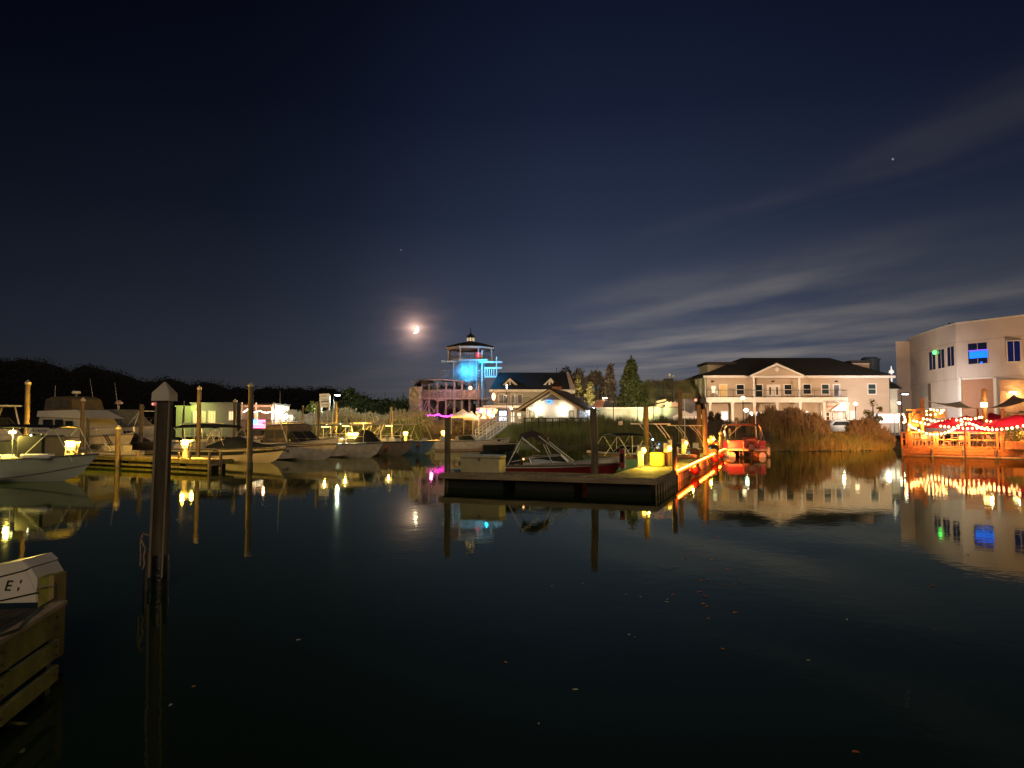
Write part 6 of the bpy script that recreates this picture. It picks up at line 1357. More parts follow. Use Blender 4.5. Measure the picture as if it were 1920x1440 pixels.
# ------------------------------------------------------------------ observation tower and the lit bar below
def tower_b():
    Y = 95.0; cx = gx(882, Y); t = thing('lookout_tower', (cx, Y, GZ), 'octagonal wooden lookout tower with cupola roof, lit cyan', 'tower'); zz = lambda py: gz(py, Y) - GZ
    tw = mat('pinkish grey timber', (.33, .26, .26), .75, var=.12); tp = mat('painted tower trim', (.50, .40, .36), .6, var=.05); bl = mat('black blue shingles', (.014, .013, .018), .9, var=.2)
    oc = lambda r, z, n=8, ph=.39: [(r * math.cos(ph + 2 * math.pi * i / n), r * math.sin(ph + 2 * math.pi * i / n), z) for i in range(n)]
    R0 = 3.25
    MB().loft([oc(R0 + .15, zz(653)), oc(R0 + .1, zz(651)), oc(1.7, zz(644.5)), oc(.55, zz(641))]).build('roof', bl, t)
    MB().loft([oc(R0 + .17, zz(656)), oc(R0 + .19, zz(653.2))]).build('roof_fascia', tp, t)
    o = MB().loft([oc(.52, zz(641)), oc(.52, zz(632)), ]).build('cupola', mat('dark cupola', (.05, .045, .05), .6, var=0), t)
    mb = MB()
    for i in range(8):
        a = 2 * math.pi * i / 8 + .39 + math.pi / 8; c = Vector((.495 * math.cos(a), .495 * math.sin(a), zz(637))); mb.obox(c, Vector((-math.sin(a), math.cos(a), 0)) * .13, Vector((math.cos(a), math.sin(a), 0)) * .02, (0, 0, .22))
    mb.build('cupola_window', lampmat('cupola glow', (1, .78, .5), .55), o)
    MB().loft([oc(.62, zz(632)), oc(.5, zz(629.5)), oc(.2, zz(627)), oc(.06, zz(624)), oc(.02, zz(613))]).build('spire', bl, t)
    # lantern room: posts, rail, floor
    for i, q in enumerate(oc(R0 - .15, 0)):
        MB().box(q[0] - .07, q[0] + .07, q[1] - .07, q[1] + .07, zz(676), zz(656)).build('roof_post', tp, t)
    mb = MB(); ring = oc(R0 - .15, 0)
    for a, b in zip(ring, ring[1:] + ring[:1]):
        for z in (zz(666), zz(674.5)): mb.tube((a[0], a[1], z), (b[0], b[1], z), .045, n=5)
        for k in range(1, 7): x, y = a[0] + (b[0] - a[0]) * k / 7, a[1] + (b[1] - a[1]) * k / 7; mb.tube((x, y, zz(674.5)), (x, y, zz(666)), .018, n=4)
        mb.tube((a[0], a[1], zz(657)), ((a[0] + b[0]) / 2, (a[1] + b[1]) / 2, zz(661)), .03, n=4)
    mb.build('upper_railing', tw, t)
    MB().loft([oc(R0 + .05, zz(680)), oc(R0 + .05, zz(676))]).build('upper_deck', tp, t)
    MB().bbox(-.1 + .95, .5 + .95, -2.6, -2.3, zz(675), zz(664)).build('red_panel', lampmat('red lit panel', (1, .03, .06), .7), t)
    MB().lathe([(.4, 0), (.4, zz(680))], n=12).build('stair_core', mat('bluish core', (.22, .24, .28), .6, var=.2, stretch=(1, 1, .2)), t)
    mb = MB()
    for i in range(24):
        a = i * .5; z = 2.5 + i * (zz(680) - 2.5) / 24; mb.obox((1.6 * math.cos(a), 1.6 * math.sin(a), z), (.5 * math.cos(a), .5 * math.sin(a), 0), (-.2 * math.sin(a), .2 * math.cos(a), 0), (0, 0, .04))
    mb.build('spiral_stair', tw, t)
    mb = MB()
    for k in range(6):
        a_ = 2 * math.pi * k / 6 + .5; b_ = a_ + 2 * math.pi / 6; r_ = 2.2
        for j in range(4):
            z0, z1 = zz(745) + (zz(680) - zz(745)) * j / 4, zz(745) + (zz(680) - zz(745)) * (j + 1) / 4
            mb.tube((r_ * math.cos(a_), r_ * math.sin(a_), z0), (r_ * math.cos(b_), r_ * math.sin(b_), z1), .045, n=5); mb.tube((r_ * math.cos(a_), r_ * math.sin(a_), z1), (r_ * math.cos(b_), r_ * math.sin(b_), z1), .04, n=5)
        mb.tube((r_ * math.cos(a_), r_ * math.sin(a_), 0), (r_ * math.cos(a_), r_ * math.sin(a_), zz(680)), .09, n=6)
    mb.build('lattice_frame', tw, t)
    cyp = mat('pale blue pole', (.40, .46, .48), .5, var=.04)
    for px, py0, py1, r, nm in ((903.5, 660, 792, .11, 'mast'), (931, 672, 760, .09, 'mast'), (850, 676, 792, .08, 'mast'), (866, 676, 792, .09, 'mast'), (893, 676, 792, .08, 'mast')):
        x = gx(px, Y - 2.6) - cx; MB().tube((x, -2.6, zz(py1)), (x, -2.6, zz(py0)), r).build(nm, cyp, t)
    mb = MB()
    for (a, b, py) in ((896, 942, 682), (908, 941, 693), (909, 933, 709), (827, 855, 681)): mb.box(gx(a, Y - 2.5) - cx, gx(b, Y - 2.5) - cx, -2.75, -2.45, zz(py) - .1, zz(py) + .1)
    mb.box(gx(864, Y - 2.9) - cx, gx(914, Y - 2.9) - cx, -3.3, -2.9, zz(680), zz(677.5)); mb.build('cross_beams', cyp, t)
    mb = MB(); xa, xb = gx(909, Y - 2.5) - cx, gx(926, Y - 2.5) - cx
    for k in range(5): x = xa + (xb - xa) * k / 4; mb.box(x - .05, x + .05, -2.6, -2.5, zz(708), zz(693.5))
    mb.build('side_basket', cyp, t); MB().box(xa, xb, -2.45, -1.2, zz(709.5), zz(708)).build('basket_floor', tw, t)
    # lit lamp
    p = (gx(875, Y - 3.4) - cx, -3.4, zz(699)); mb = MB(); mb.ball(p, .26, 10, 6); mb.build('cyan_lamp', lampmat('cyan stage lamp', (.04, .72, 1.0), 14.0), t)
    light(t, 'lamp', (p[0], p[1] - .1, p[2] - .1), (.0, .42, 1.0), 2300, .25)
    light(t, 'lamp', (gx(905, Y - 4) - cx + .5, -4.2, zz(690)), (.0, .48, 1.0), 650, .1)
    mb = MB(); mb.tube((p[0], p[1], p[2]), (gx(866, Y - 2.6) - cx, -2.6, p[2] + .2), .03); mb.build('lamp_arm', tw, t)
    # mid decks of the ropes course
    for (a, b, zt_, zb_, y0, y1, nm) in ((828, 915, 747.5, 751, -3.4, 3, 'middle_deck'), (826, 893, 711, 714, -1.5, 2.5, 'left_deck')):
        MB().box(gx(a, Y) - cx, gx(b, Y) - cx, y0, y1, zz(zb_), zz(zt_)).build(nm, tp, t)
        mb = MB(); xa, xb = gx(a, Y) - cx, gx(b, Y) - cx; n = 34
        for i in range(n + 1): x = xa + (xb - xa) * i / n; mb.box(x - .025, x + .025, y0 + .02, y0 + .06, zz(zt_), zz(zt_) + 1.05)
        mb.box(xa, xb, y0, y0 + .08, zz(zt_) + 1.05, zz(zt_) + 1.12); mb.build('deck_railing', tw, t)
    # smoke lit by the cyan lamp
    s = thing('stage_smoke', (cx + p[0], Y + p[1] - .2, GZ + p[2]), 'soft blue lit haze hanging around the cyan lamp', 'smoke'); s['kind'] = 'stuff'
    o = MB().ball((0, 0, 0), 2.1, 20, 12).build('haze_cloud', None, s, smooth=True)
    for v in o.data.vertices: v.co.y *= 1.0; v.co.x *= 1.0
    m = bpy.data.materials.new('lit haze'); m.use_nodes = True; n_ = m.node_tree; n_.nodes.clear(); pv = n_.nodes.new('ShaderNodeVolumePrincipled'); om = n_.nodes.new('ShaderNodeOutputMaterial')
    pv.inputs['Color'].default_value = (.9, .95, 1, 1); tc_ = n_.nodes.new('ShaderNodeTexCoord'); ln = n_.nodes.new('ShaderNodeVectorMath'); ln.operation = 'LENGTH'; mr = n_.nodes.new('ShaderNodeMapRange'); mr.interpolation_type = 'SMOOTHSTEP'; mr.inputs[1].default_value = .2; mr.inputs[2].default_value = 2.1; mr.inputs[3].default_value = 1.0; mr.inputs[4].default_value = 0; n_.links.new(tc_.outputs['Object'], ln.inputs[0]); n_.links.new(ln.outputs['Value'], mr.inputs[0]); n_.links.new(mr.outputs[0], pv.inputs['Density']); n_.links.new(pv.outputs[0], om.inputs['Volume']); o.data.materials.append(m)
tower_b()
def timber_hall():
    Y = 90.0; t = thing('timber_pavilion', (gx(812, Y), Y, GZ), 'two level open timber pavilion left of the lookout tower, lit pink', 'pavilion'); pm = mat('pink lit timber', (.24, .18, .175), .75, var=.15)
    x0, x1 = gx(777, Y), gx(900, Y); D = 5
    for px in (779, 791, 804, 820, 836, 852, 866, 880, 897): 
        for y in (Y, Y + D): MB().box(gx(px, Y) - .1, gx(px, Y) + .1, y, y + .2, .9, gz(717, Y)).build('post', pm, t, world=True)
    MB().box(x0, x1, Y - .3, Y + D, gz(749, Y), gz(746, Y)).build('upper_floor', pm, t, world=True)
    mb = MB()
    for i in range(80): x = x0 + (x1 - x0) * i / 79; mb.box(x - .03, x + .03, Y - .28, Y - .24, gz(746, Y), gz(733, Y))
    mb.box(x0, x1, Y - .3, Y - .22, gz(733, Y), gz(733, Y) + .1); mb.build('upper_railing', pm, t, world=True)
    mb = MB(); n = 10
    top = [(x0 - .4 + (x1 - x0 - 1.5) * i / n, gz(717, Y) + .25 * math.sin(i / n * math.pi)) for i in range(n + 1)]
    for (a, za), (b, zb) in zip(top, top[1:]): mb.add([(a, Y - .6, za), (b, Y - .6, zb), (b, Y + D + .4, zb + .5), (a, Y + D + .4, za + .5), (a, Y - .6, za + .14), (b, Y - .6, zb + .14), (b, Y + D + .4, zb + .64), (a, Y + D + .4, za + .64)], [(0, 1, 2, 3), (7, 6, 5, 4), (4, 5, 1, 0), (7, 3, 2, 6)])
    mb.build('roof', pm, t, world=True)
    mb = MB(); a = at(777, 722, Y - 1); mb.prism([at(776, 723, Y - 1), at(786, 713, Y - 1), at(798, 721, Y - 1), at(786, 716.5, Y - 1)], (0, 5, 0)); mb.add([at(785, 712.3, Y - 1.1), at(812, 714, Y + 3), at(816, 718, Y - 1), at(797, 721, Y - 1.1)], [(0, 1, 2, 3)]); mb.build('small_gable_roof', roofd, t, world=True)
    mb = MB(); rnd = random.Random(4)
    for a, b, c, d in ((781, 790, 750, 777), (790, 800, 777, 750), (800, 818, 752, 777), (806, 792, 752, 776), (824, 812, 750, 775), (845, 832, 752, 775), (812, 822, 735, 746)): mb.tube(at(a, c, Y - .05), at(b, d, Y - .05), .06)
    mb.box(gx(817, Y), gx(834, Y), Y - .4, Y - .3, gz(752, Y), gz(749.5, Y)); mb.build('cross_braces', pm, t, world=True)
    MB().box(x0 + .3, gx(872, Y), Y + D - .4, Y + D - .3, .9, gz(720, Y)).build('rear_wall', mat('dark plum wall', (.10, .075, .09), .8, var=.2), t, world=True)
    MB().box(gx(807, Y), gx(822, Y), Y + 2, Y + 2.1, gz(745, Y), gz(722, Y)).build('upper_screen', mat('bluish panel', (.10, .13, .18), .5, var=.15), t, world=True)
    MB().box(gx(835, Y), gx(868, Y), Y + 1.5, Y + 1.6, gz(765, Y), gz(751, Y)).build('lower_screen', mat('bluish dark panel', (.05, .06, .09), .5, var=.15), t, world=True)
    light(t, 'lamp', (gx(812, Y), Y - 1.6, gz(768, Y)), (1, .16, .65), 60, .2, world=True); light(t, 'lamp', (gx(845, Y), Y - 2.2, gz(725, Y)), (.72, .5, .85), 170, .2, world=True); light(t, 'lamp', (gx(790, Y), Y - 2, gz(738, Y)), (1, .55, .5), 110, .2, world=True)
    mb = MB(); mb.ball(at(882, 727.5, Y - .9), .2); mb.build('orange_lantern', lampmat('orange lantern', (1, .42, .14), 12.0), t, world=True); light(t, 'lamp', tuple(at(882, 728, Y - 1.3)), (1, .42, .16), 110, .12, world=True)
    strung([at(796, 775, 87), at(806, 777, 87), at(822, 775, 87), at(835, 779, 87), at(848, 776, 87)], 30, .12, 'magenta string lights drooping below the timber pavilion', (1.0, .05, .70), 6, 3, 3, .085)
    # stone pillar
    q = thing('stone_pillar', (gx(778, 88), 88, GZ), 'tall rough grey stone pillar left of the timber pavilion', 'pillar'); xa, xb = gx(768, 88) - gx(778, 88), gx(789, 88) - gx(778, 88)
    mb = MB(); rr = random.Random(9); rings = []
    for k in range(16):
        z = -.3 + (gz(725.5, 88) - GZ + .3) * k / 15; j = [rr.uniform(-.07, .07) for _ in range(10)]
        rings.append([(xa + j[0], -.4 + j[1], z), ((xa + xb) / 2, -.45 + j[8], z), (xb - .2 + j[2], -.4 + j[3], z), (xb + j[9], -.1, z), (xb + j[4], .4 + j[5], z), (xa + j[6], .4 + j[7], z)])
    mb.loft(rings); mb.build('stonework', mat('mottled stone', (.42, .36, .33), .9, col2=(.10, .085, .08), scale=2.2, bump=.8, bscale=5), q)
    light(q, 'lamp', (1.6, -2.4, 1.6), (1, .7, .6), 55, .1)
    # bar terrace with tents and lights
    q = thing('bar_terrace', (gx(915, 85), 85, GZ), 'lit terrace bar with pink and orange shelves below the grey balcony', 'bar'); 
    MB().box(gx(893, 88), gx(928, 88), 87.5, 88.5, .9, gz(766, 88)).build('back_wall', mat('orange plank', (.4, .22, .12), .7, var=.15), q, world=True)
    MB().box(gx(893, 86), gx(930, 86), 85.5, 88.4, gz(766.5, 86), gz(764.8, 86)).build('awning', trimg, q, world=True)
    MB().box(gx(895, 85.5), gx(928, 85.5), 85.2, 86.1, .9, 2.4).build('counter', wood, q, world=True)
    rr = random.Random(8)
    cols = [lampmat('pink bar light', (1, .10, .42), 2.6), lampmat('amber bar light', (1, .52, .14), 4.0), lampmat('white bar light', (1, .82, .6), 5.0), mat('green bottle', (.03, .12, .03), .2, var=0)]
    for i in range(46):
        px = rr.uniform(894, 929); py = rr.choice((769, 773, 778, 783)) + rr.uniform(-1, 1); m = cols[rr.choice((0, 0, 1, 1, 2, 3))]; p = at(px, py, 87.2); w = rr.uniform(.08, .26)
        MB().bbox(p.x - w, p.x + w, 87.1, 87.35, p.z - .13, p.z + .13, .03).build('shelf_light' if m is not cols[3] else 'bottle', m, q, world=True)
    light(q, 'lamp', (gx(900, 84), 84, 3.8), (1, .55, .28), 210, .15, world=True); light(q, 'lamp', (gx(920, 84), 84, 3.4), (1, .32, .42), 130, .15, world=True)
    for px, py, w, lb in ((868, 767, 1.3, 'white pavilion tent peak beside the magenta string lights'), (884, 771, .9, 'lower white tent right of the peaked one')):
        p = at(px, py, 83); s = thing('party_tent', (p.x, 83, GZ), lb, 'tent', 'white tents on the terrace'); h = p.z - GZ
        MB().loft([[(-w, -w, h - 1.05), (w, -w, h - 1.05), (w, w, h - 1.05), (-w, w, h - 1.05)], [(-w, -w, h - .8), (w, -w, h - .8), (w, w, h - .8), (-w, w, h - .8)], [(-w * .35, -w * .35, h - .32), (w * .35, -w * .35, h - .32), (w * .35, w * .35, h - .32), (-w * .35, w * .35, h - .32)], [(-.03, -.03, h), (.03, -.03, h), (.03, .03, h), (-.03, .03, h)]]).build('canopy', mat('white tent cloth', (.62, .52, .44), .8, var=.03), s)
        for sx in (-1, 1):
            for sy in (-1, 1): MB().tube((sx * w * .95, sy * w * .95, 0), (sx * w * .95, sy * w * .95, h - .9), .04).build('leg', steel, s)
        light(s, 'lamp', (w * .5, -w - .5, h - .3), (1, .75, .5), 60, .1)
    p = at(925.5, 745, 86); s = thing('fire_lantern', tuple(p), 'flickering orange lantern hanging at the left end of the grey balcony', 'lantern')
    mb = MB(); mb.ball((0, 0, .1), .2, 8, 6, 2.2); mb.build('flame', lampmat('orange lantern', (1, .42, .14), 12.0), s); mb = MB(); mb.tube((0, 0, .5), (0, 0, .9), .03); mb.box(-.2, .2, -.2, .2, .52, .56); mb.build('hanger', blk, s); light(s, 'lamp', (-.4, -.4, 0), (1, .45, .15), 50, .1)
timber_hall()

# ------------------------------------------------------------------ restaurant deck at the right
def restaurant():
    A = Vector((29.75, 54.3, 0)); B = Vector((42.0, 44.2, 0)); A2 = Vector((30.4, 62, 0)); u = (B - A).normalized(); n = Vector((-u.y, u.x, 0))
    if n.y < 0: n = -n
    L = (B - A).length; f = Fac(A, B); DK = .62; up = Vector((0, 0, 1))
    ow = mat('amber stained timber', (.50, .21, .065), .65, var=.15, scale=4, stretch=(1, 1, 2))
    t = thing('restaurant_deck', (A.x, A.y, 0), 'long orange lit timber restaurant deck over the water', 'deck')
    mb = MB(); k = 60
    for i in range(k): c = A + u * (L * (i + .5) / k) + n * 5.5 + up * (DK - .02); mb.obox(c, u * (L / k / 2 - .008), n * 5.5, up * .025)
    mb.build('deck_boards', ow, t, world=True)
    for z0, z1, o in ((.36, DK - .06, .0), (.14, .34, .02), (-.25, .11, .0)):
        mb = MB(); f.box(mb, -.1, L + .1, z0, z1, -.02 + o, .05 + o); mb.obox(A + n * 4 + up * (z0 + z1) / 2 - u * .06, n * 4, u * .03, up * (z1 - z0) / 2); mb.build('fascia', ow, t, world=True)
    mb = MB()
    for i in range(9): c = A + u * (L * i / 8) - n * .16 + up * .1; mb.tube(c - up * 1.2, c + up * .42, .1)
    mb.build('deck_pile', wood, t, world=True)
    mb = MB(); f.box(mb, 1.0, L, -.02, .05, .2, .32); mb.build('floating_boom', mat('pale timber', (.5, .36, .22), .7, var=.1), t, world=True)
    # railing bays
    rl = thing('deck_railing', (A.x, A.y, DK), 'timber post and rail railing along the restaurant deck edge', 'railing')
    for px in (1701, 1706, 1749, 1754, 1806, 1813, 1866, 1874, 1934):
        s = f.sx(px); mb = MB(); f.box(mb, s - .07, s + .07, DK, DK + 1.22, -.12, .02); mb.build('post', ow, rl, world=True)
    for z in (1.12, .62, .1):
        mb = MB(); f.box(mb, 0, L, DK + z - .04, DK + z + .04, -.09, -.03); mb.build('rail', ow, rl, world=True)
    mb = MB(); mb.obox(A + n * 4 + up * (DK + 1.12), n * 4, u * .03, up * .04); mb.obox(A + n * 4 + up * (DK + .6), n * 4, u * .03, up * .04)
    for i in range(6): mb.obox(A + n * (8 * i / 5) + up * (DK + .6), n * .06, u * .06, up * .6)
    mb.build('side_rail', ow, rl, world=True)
    def tall(px, py, Y, r, lb):
        p = at(px, py, Y); q = thing('timber_post', (p.x, Y, 0), lb, 'post', 'tall deck posts'); MB().lathe([(r, 0 - .6), (r * .95, p.z - .05), (r * .6, p.z)], n=8).build('post', ow, q, smooth=True); return p
    tall(1701, 771, 54.2, .1, 'tall corner post at the left end of the restaurant deck'); tall(1729, 746, 61, .16, 'dark tall post holding the left end of the shade sail'); tall(1845, 729, 60, .20, 'tallest thick orange post with a lit band between the red umbrellas')
    tall(1880, 767, 56, .14, 'short orange post right of the tallest thick one'); tall(1808, 786, 50, .06, 'thin pale pole rising from the front railing'); tall(1833, 767, 61, .09, 'slim post just left of the tallest thick one')
    p = at(1845, 759, 59.7); q = thing('post_lamp', tuple(p), 'bright lamp band wrapped on the tallest thick orange post', 'lamp'); MB().bbox(-.26, .26, -.1, .12, -.2, .2, .05).build('lamp_box', lampmat('amber box lamp', (1, .78, .36), 5.0), q); light(q, 'lamp', (0, -.6, 0), (1, .75, .35), 80, .1)
    # shade sails
    def sail(pts, m, lb):
        q = thing('shade_sail', tuple(pts[0]), lb, 'shade sail', 'shade sails over the deck'); a, b, c = pts[:3]; mb = MB(); N = 10; g = {}
        vs = []; fs = []
        for i in range(N + 1):
            for j in range(N + 1 - i):
                w = (N - i - j) / N; s = i / N; r = j / N; p = a * w + b * s + c * r; p = p.copy(); p.z -= .9 * (w * s + s * r + w * r) * 1.3; g[i, j] = len(vs); vs.append(p)
        for i in range(N):
            for j in range(N - i):
                fs.append((g[i, j], g[i + 1, j], g[i, j + 1]))
                if j < N - i - 1: fs.append((g[i + 1, j], g[i + 1, j + 1], g[i, j + 1]))
        mb.add(vs, fs); o = mb.build('cloth', m, q, world=True, smooth=True); md = o.modifiers.new('thickness', 'SOLIDIFY'); md.thickness = .03
    sc = mat('pale sail cloth', (.62, .47, .30), .8, var=.05)
    sail([at(1730, 748, 61), at(1844, 764, 60), at(1800, 752, 68)], sc, 'long pale shade sail sagging from the dark tall post'); sail([at(1846, 765, 60), at(1945, 742, 56), at(1900, 740, 66)], mat('brown sail cloth', (.26, .16, .10), .8, var=.05), 'brown shade sail rising to the right frame edge')
    sail([at(1876, 770, 57), at(1960, 768, 50), at(1940, 764, 60)], sc, 'small bright cream sail at the right frame edge')
    # red umbrellas
    um = mat('crimson umbrella cloth', (.70, .012, .06), .7, var=.06)
    def umbrella(px, py, Y, r, lb):
        p = at(px, py, Y); q = thing('patio_umbrella', (p.x, Y, DK), lb, 'umbrella', 'red umbrellas on the restaurant deck'); h = p.z - DK
        N = 8; rg = lambda rr, z, sag=0: [((rr * (1 if k % 2 == 0 else .97)) * math.cos(math.pi * k / N), (rr * (1 if k % 2 == 0 else .97)) * math.sin(math.pi * k / N), z - (sag if k % 2 == 0 else 0)) for k in range(2 * N)]
        MB().loft([rg(r, h - r * .34 - .14), rg(r, h - r * .34), rg(r * .55, h - r * .17), rg(.03, h)], cap=False).build('canopy', um, q, smooth=False); MB().tube((0, 0, 0), (0, 0, h + .06), .03).build('pole', ow, q)
        mb = MB()
        for k in range(N): a = 2 * math.pi * k / N; mb.tube((0, 0, h - .1), (r * math.cos(a), r * math.sin(a), h - r * .34 - .02), .012, n=4)
        mb.build('ribs', ow, q); MB().lathe([(.3, 0), (.3, .06), (.05, .12)], n=10).build('base', blk, q)
    umbrella(1786, 783, 57, 2.0, 'red umbrella at centre left of the deck, behind the bulbs'); umbrella(1812, 779, 62, 1.8, 'red umbrella farther back behind the thin pale pole'); umbrella(1858, 774, 62, 1.7, 'red umbrella right of the tallest thick post')
    umbrella(1908, 777, 52, 2.3, 'large bright magenta red umbrella at the right frame edge'); umbrella(1835, 792, 55, 1.6, 'low red umbrella left of the tallest thick post')
    # pergola arch at the left
    q = thing('pergola_arch', tuple(at(1715, 800, 59)), 'curved timber entrance arch at the left of the deck', 'arch'); pts = []
    for i in range(9): a = math.pi * (.5 + i / 16); pts.append(at(1726 + 22 * math.cos(a) * 1.0, 806 - 40 * math.sin(a) + 0, 59))
    mb = MB(); mb.path(pts, .12, 6); mb.build('curved_beam', ow, q, world=True)
    mb = MB(); mb.box(gx(1700, 59), gx(1730, 59), 58.9, 59.1, gz(770, 59), gz(767.5, 59)); mb.box(gx(1726, 59), gx(1730, 59), 58.9, 59.1, DK, gz(768, 59)); mb.box(gx(1704, 59.3), gx(1729, 59.3), 59.3, 59.4, gz(800, 59), gz(775, 59)); mb.build('frame', ow, q, world=True)
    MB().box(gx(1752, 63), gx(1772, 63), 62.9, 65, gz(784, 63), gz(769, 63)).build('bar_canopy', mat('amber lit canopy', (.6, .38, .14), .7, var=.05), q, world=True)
    # white glowing stand at far left
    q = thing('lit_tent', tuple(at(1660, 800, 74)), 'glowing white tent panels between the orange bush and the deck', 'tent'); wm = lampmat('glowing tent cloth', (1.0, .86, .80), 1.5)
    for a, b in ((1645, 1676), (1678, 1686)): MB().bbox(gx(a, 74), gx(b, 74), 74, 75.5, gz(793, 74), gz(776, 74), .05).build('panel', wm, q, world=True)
    mb = MB()
    for px in (1645, 1677, 1686): mb.box(gx(px, 73.9) - .05, gx(px, 73.9) + .05, 73.85, 73.95, .9, gz(775, 74))
    mb.build('frame', steel, q, world=True)
    light(q, 'lamp', (gx(1664, 71.5), 71.5, 2.9), (1, .85, .78), 90, .2, world=True)
    # string lights
    bc = (1.0, .50, .20); Yf = 53.0
    S_ = [([(1704, 792, 54), (1708, 798, 54), (1718, 802, 54), (1731, 808, 53.5), (1744, 812, 53), (1757, 812, 52.5), (1770, 810, 52), (1783, 805, 51.5), (1793, 799, 51)], 15, 'front string of bulbs sagging from the left corner post'),
          ([(1793, 797, 51), (1804, 793, 51), (1817, 791, 51), (1828, 794, 50), (1836, 799, 50), (1846, 802, 49.5), (1858, 803, 49), (1872, 802, 48.5), (1889, 801, 48), (1905, 798, 47.5), (1925, 794, 47)], 17, 'front string of bulbs running to the right frame edge'),
          ([(1728, 782, 58), (1740, 784, 58), (1752, 787, 58), (1766, 788, 57), (1777, 785, 57), (1798, 785, 56), (1810, 782, 56), (1820, 784, 56), (1835, 781, 56), (1843, 779, 56)], 16, 'middle string of bulbs above the red umbrellas'),
          ([(1692, 772, 57), (1696, 780, 57), (1698, 788, 57), (1693, 790, 57)], 5, 'short string of bulbs left of the entrance arch'),
          ([(1733, 770, 62), (1745, 766, 62), (1754, 767, 62), (1765, 768, 62), (1772, 766, 62)], 6, 'upper string of bulbs on the bar canopy'), ([(1734, 775, 62), (1746, 776, 62), (1762, 773, 62), (1768, 770, 62)], 5, 'second string of bulbs under the bar canopy'),
          ([(1742, 785, 60), (1756, 791, 59), (1771, 789, 59), (1790, 783, 59)], 5, 'inner string of bulbs crossing behind the first umbrella'),
          ([(1760, 796, 55), (1778, 798, 55), (1800, 800, 54), (1820, 801, 54), (1842, 799, 53), (1865, 796, 53)], 12, 'lower string of bulbs strung under the first umbrella'),
          ([(1846, 786, 56), (1866, 790, 55), (1888, 792, 54), (1912, 789, 53), (1930, 786, 52)], 10, 'string of bulbs behind the magenta umbrella at the right'),
          ([(1710, 786, 59), (1722, 789, 59), (1738, 793, 58), (1750, 797, 58)], 6, 'short string of bulbs inside the entrance arch')]
    for i, (pp, nb, lb) in enumerate(S_): strung([at(*p) for p in pp], nb, .03, lb, bc, 14, 520 if i < 3 else 300, 4 if i < 3 else 1, .085)
    wl = thing('added_wash_light', (46, 64, DK), 'added floodlight washing the beige wall from behind the umbrellas', 'floodlight'); MB().bbox(-.25, .25, -.15, .15, 2.6, 2.9, .03).build('housing', blk, wl); MB().tube((0, 0, 0), (0, 0, 2.6), .04).build('pole', blk, wl)  # floodlight added to brighten the beige wall, reeds and umbrellas
    spot(wl, (46, 64.3, DK + 2.8), (55, 83, 9), (1, .64, .42), 6000, 130); spot(wl, (46.2, 64.3, DK + 2.8), (59, 77, 6), (1, .55, .32), 1600, 120)
    cx_ = at(1700, 775, 57); spot(wl, tuple(cx_), (31, 66, 1.5), (1, .52, .16), 2600, 110)
    for k_ in range(7): q_ = A + u * (1 + k_ * 2.2) - n * .35 + up * 1.95; spot(t, tuple(q_), tuple(q_ + n * .55 - up), (1, .30, .07), 300, 155, .08)
    for px_, py_, Y_q in ((1752, 777, 54), (1790, 773, 54), (1835, 772, 53), (1880, 772, 50), (1915, 770, 49)): q_ = at(px_, py_, Y_q) + Vector((0, 0, .4)); spot(wl, tuple(q_), tuple(q_ + Vector((.2, .5, -1))), (1, .38, .18), 220, 150, .1)
    # tables and chairs
    rnd = random.Random(12)
    def table():
        q = thing('dining_table', (0, 0, DK), '', 'table', 'dining tables on the restaurant deck'); MB().lathe([(.42, .72), (.44, .73), (.44, .76), (.42, .77)], n=14).build('tabletop', mat('pale table top', (.5, .38, .25), .5, var=.05), q); MB().lathe([(.25, 0), (.25, .04), (.04, .08), (.04, .72)], n=8).build('pedestal', blk, q); return q
    def chair():
        q = thing('dining_chair', (0, 0, DK), '', 'chair', 'chairs on the restaurant deck'); cm = mat('pale resin chair', (.5, .38, .24), .5, var=.04)
        MB().bbox(-.21, .21, -.21, .21, .42, .46, .02).build('seat', cm, q); MB().bbox(-.2, .2, .17, .21, .5, .92, .02).build('backrest', cm, q)
        for sx in (-.18, .18):
            for sy in (-.18, .18): MB().box(sx - .018, sx + .018, sy - .018, sy + .018, 0, .42).build('leg', cm, q)
        return q
    T0 = table(); C0 = chair(); first = [True, True]; bays = [(1, 'first'), (2, 'second'), (3, 'third'), (4, 'fourth')]
    spots = []
    for r, row in ((1.2, 'front'), (3.6, 'middle'), (6.0, 'back')):
        for i in range(6): spots.append((1.3 + i * 2.35, r, row, i))
    for s, r, row, i in spots:
        c = A + u * (s + rnd.uniform(-.2, .2)) + n * (r + rnd.uniform(-.2, .2)); q = T0 if first[0] else copy_tree(T0); first[0] = False; q.location = (c.x, c.y, DK)
        ordn = ('first', 'second', 'third', 'fourth', 'fifth', 'sixth')[i]; q['label'] = '%s table from the left in the %s row of the deck' % (ordn, row)
        for k in range(3 if row != 'back' else 2):
            a = rnd.uniform(0, 6.28) if k == 0 else a + 2.1; cc = c + Vector((math.cos(a), math.sin(a), 0)) * .72; w = C0 if first[1] else copy_tree(C0); first[1] = False
            w.location = (cc.x, cc.y, DK); w.rotation_euler = (0, 0, a - math.pi / 2); w['label'] = 'pale chair, %s at the %s table from the left, %s row' % (('one', 'another', 'the third')[k], ordn, row)
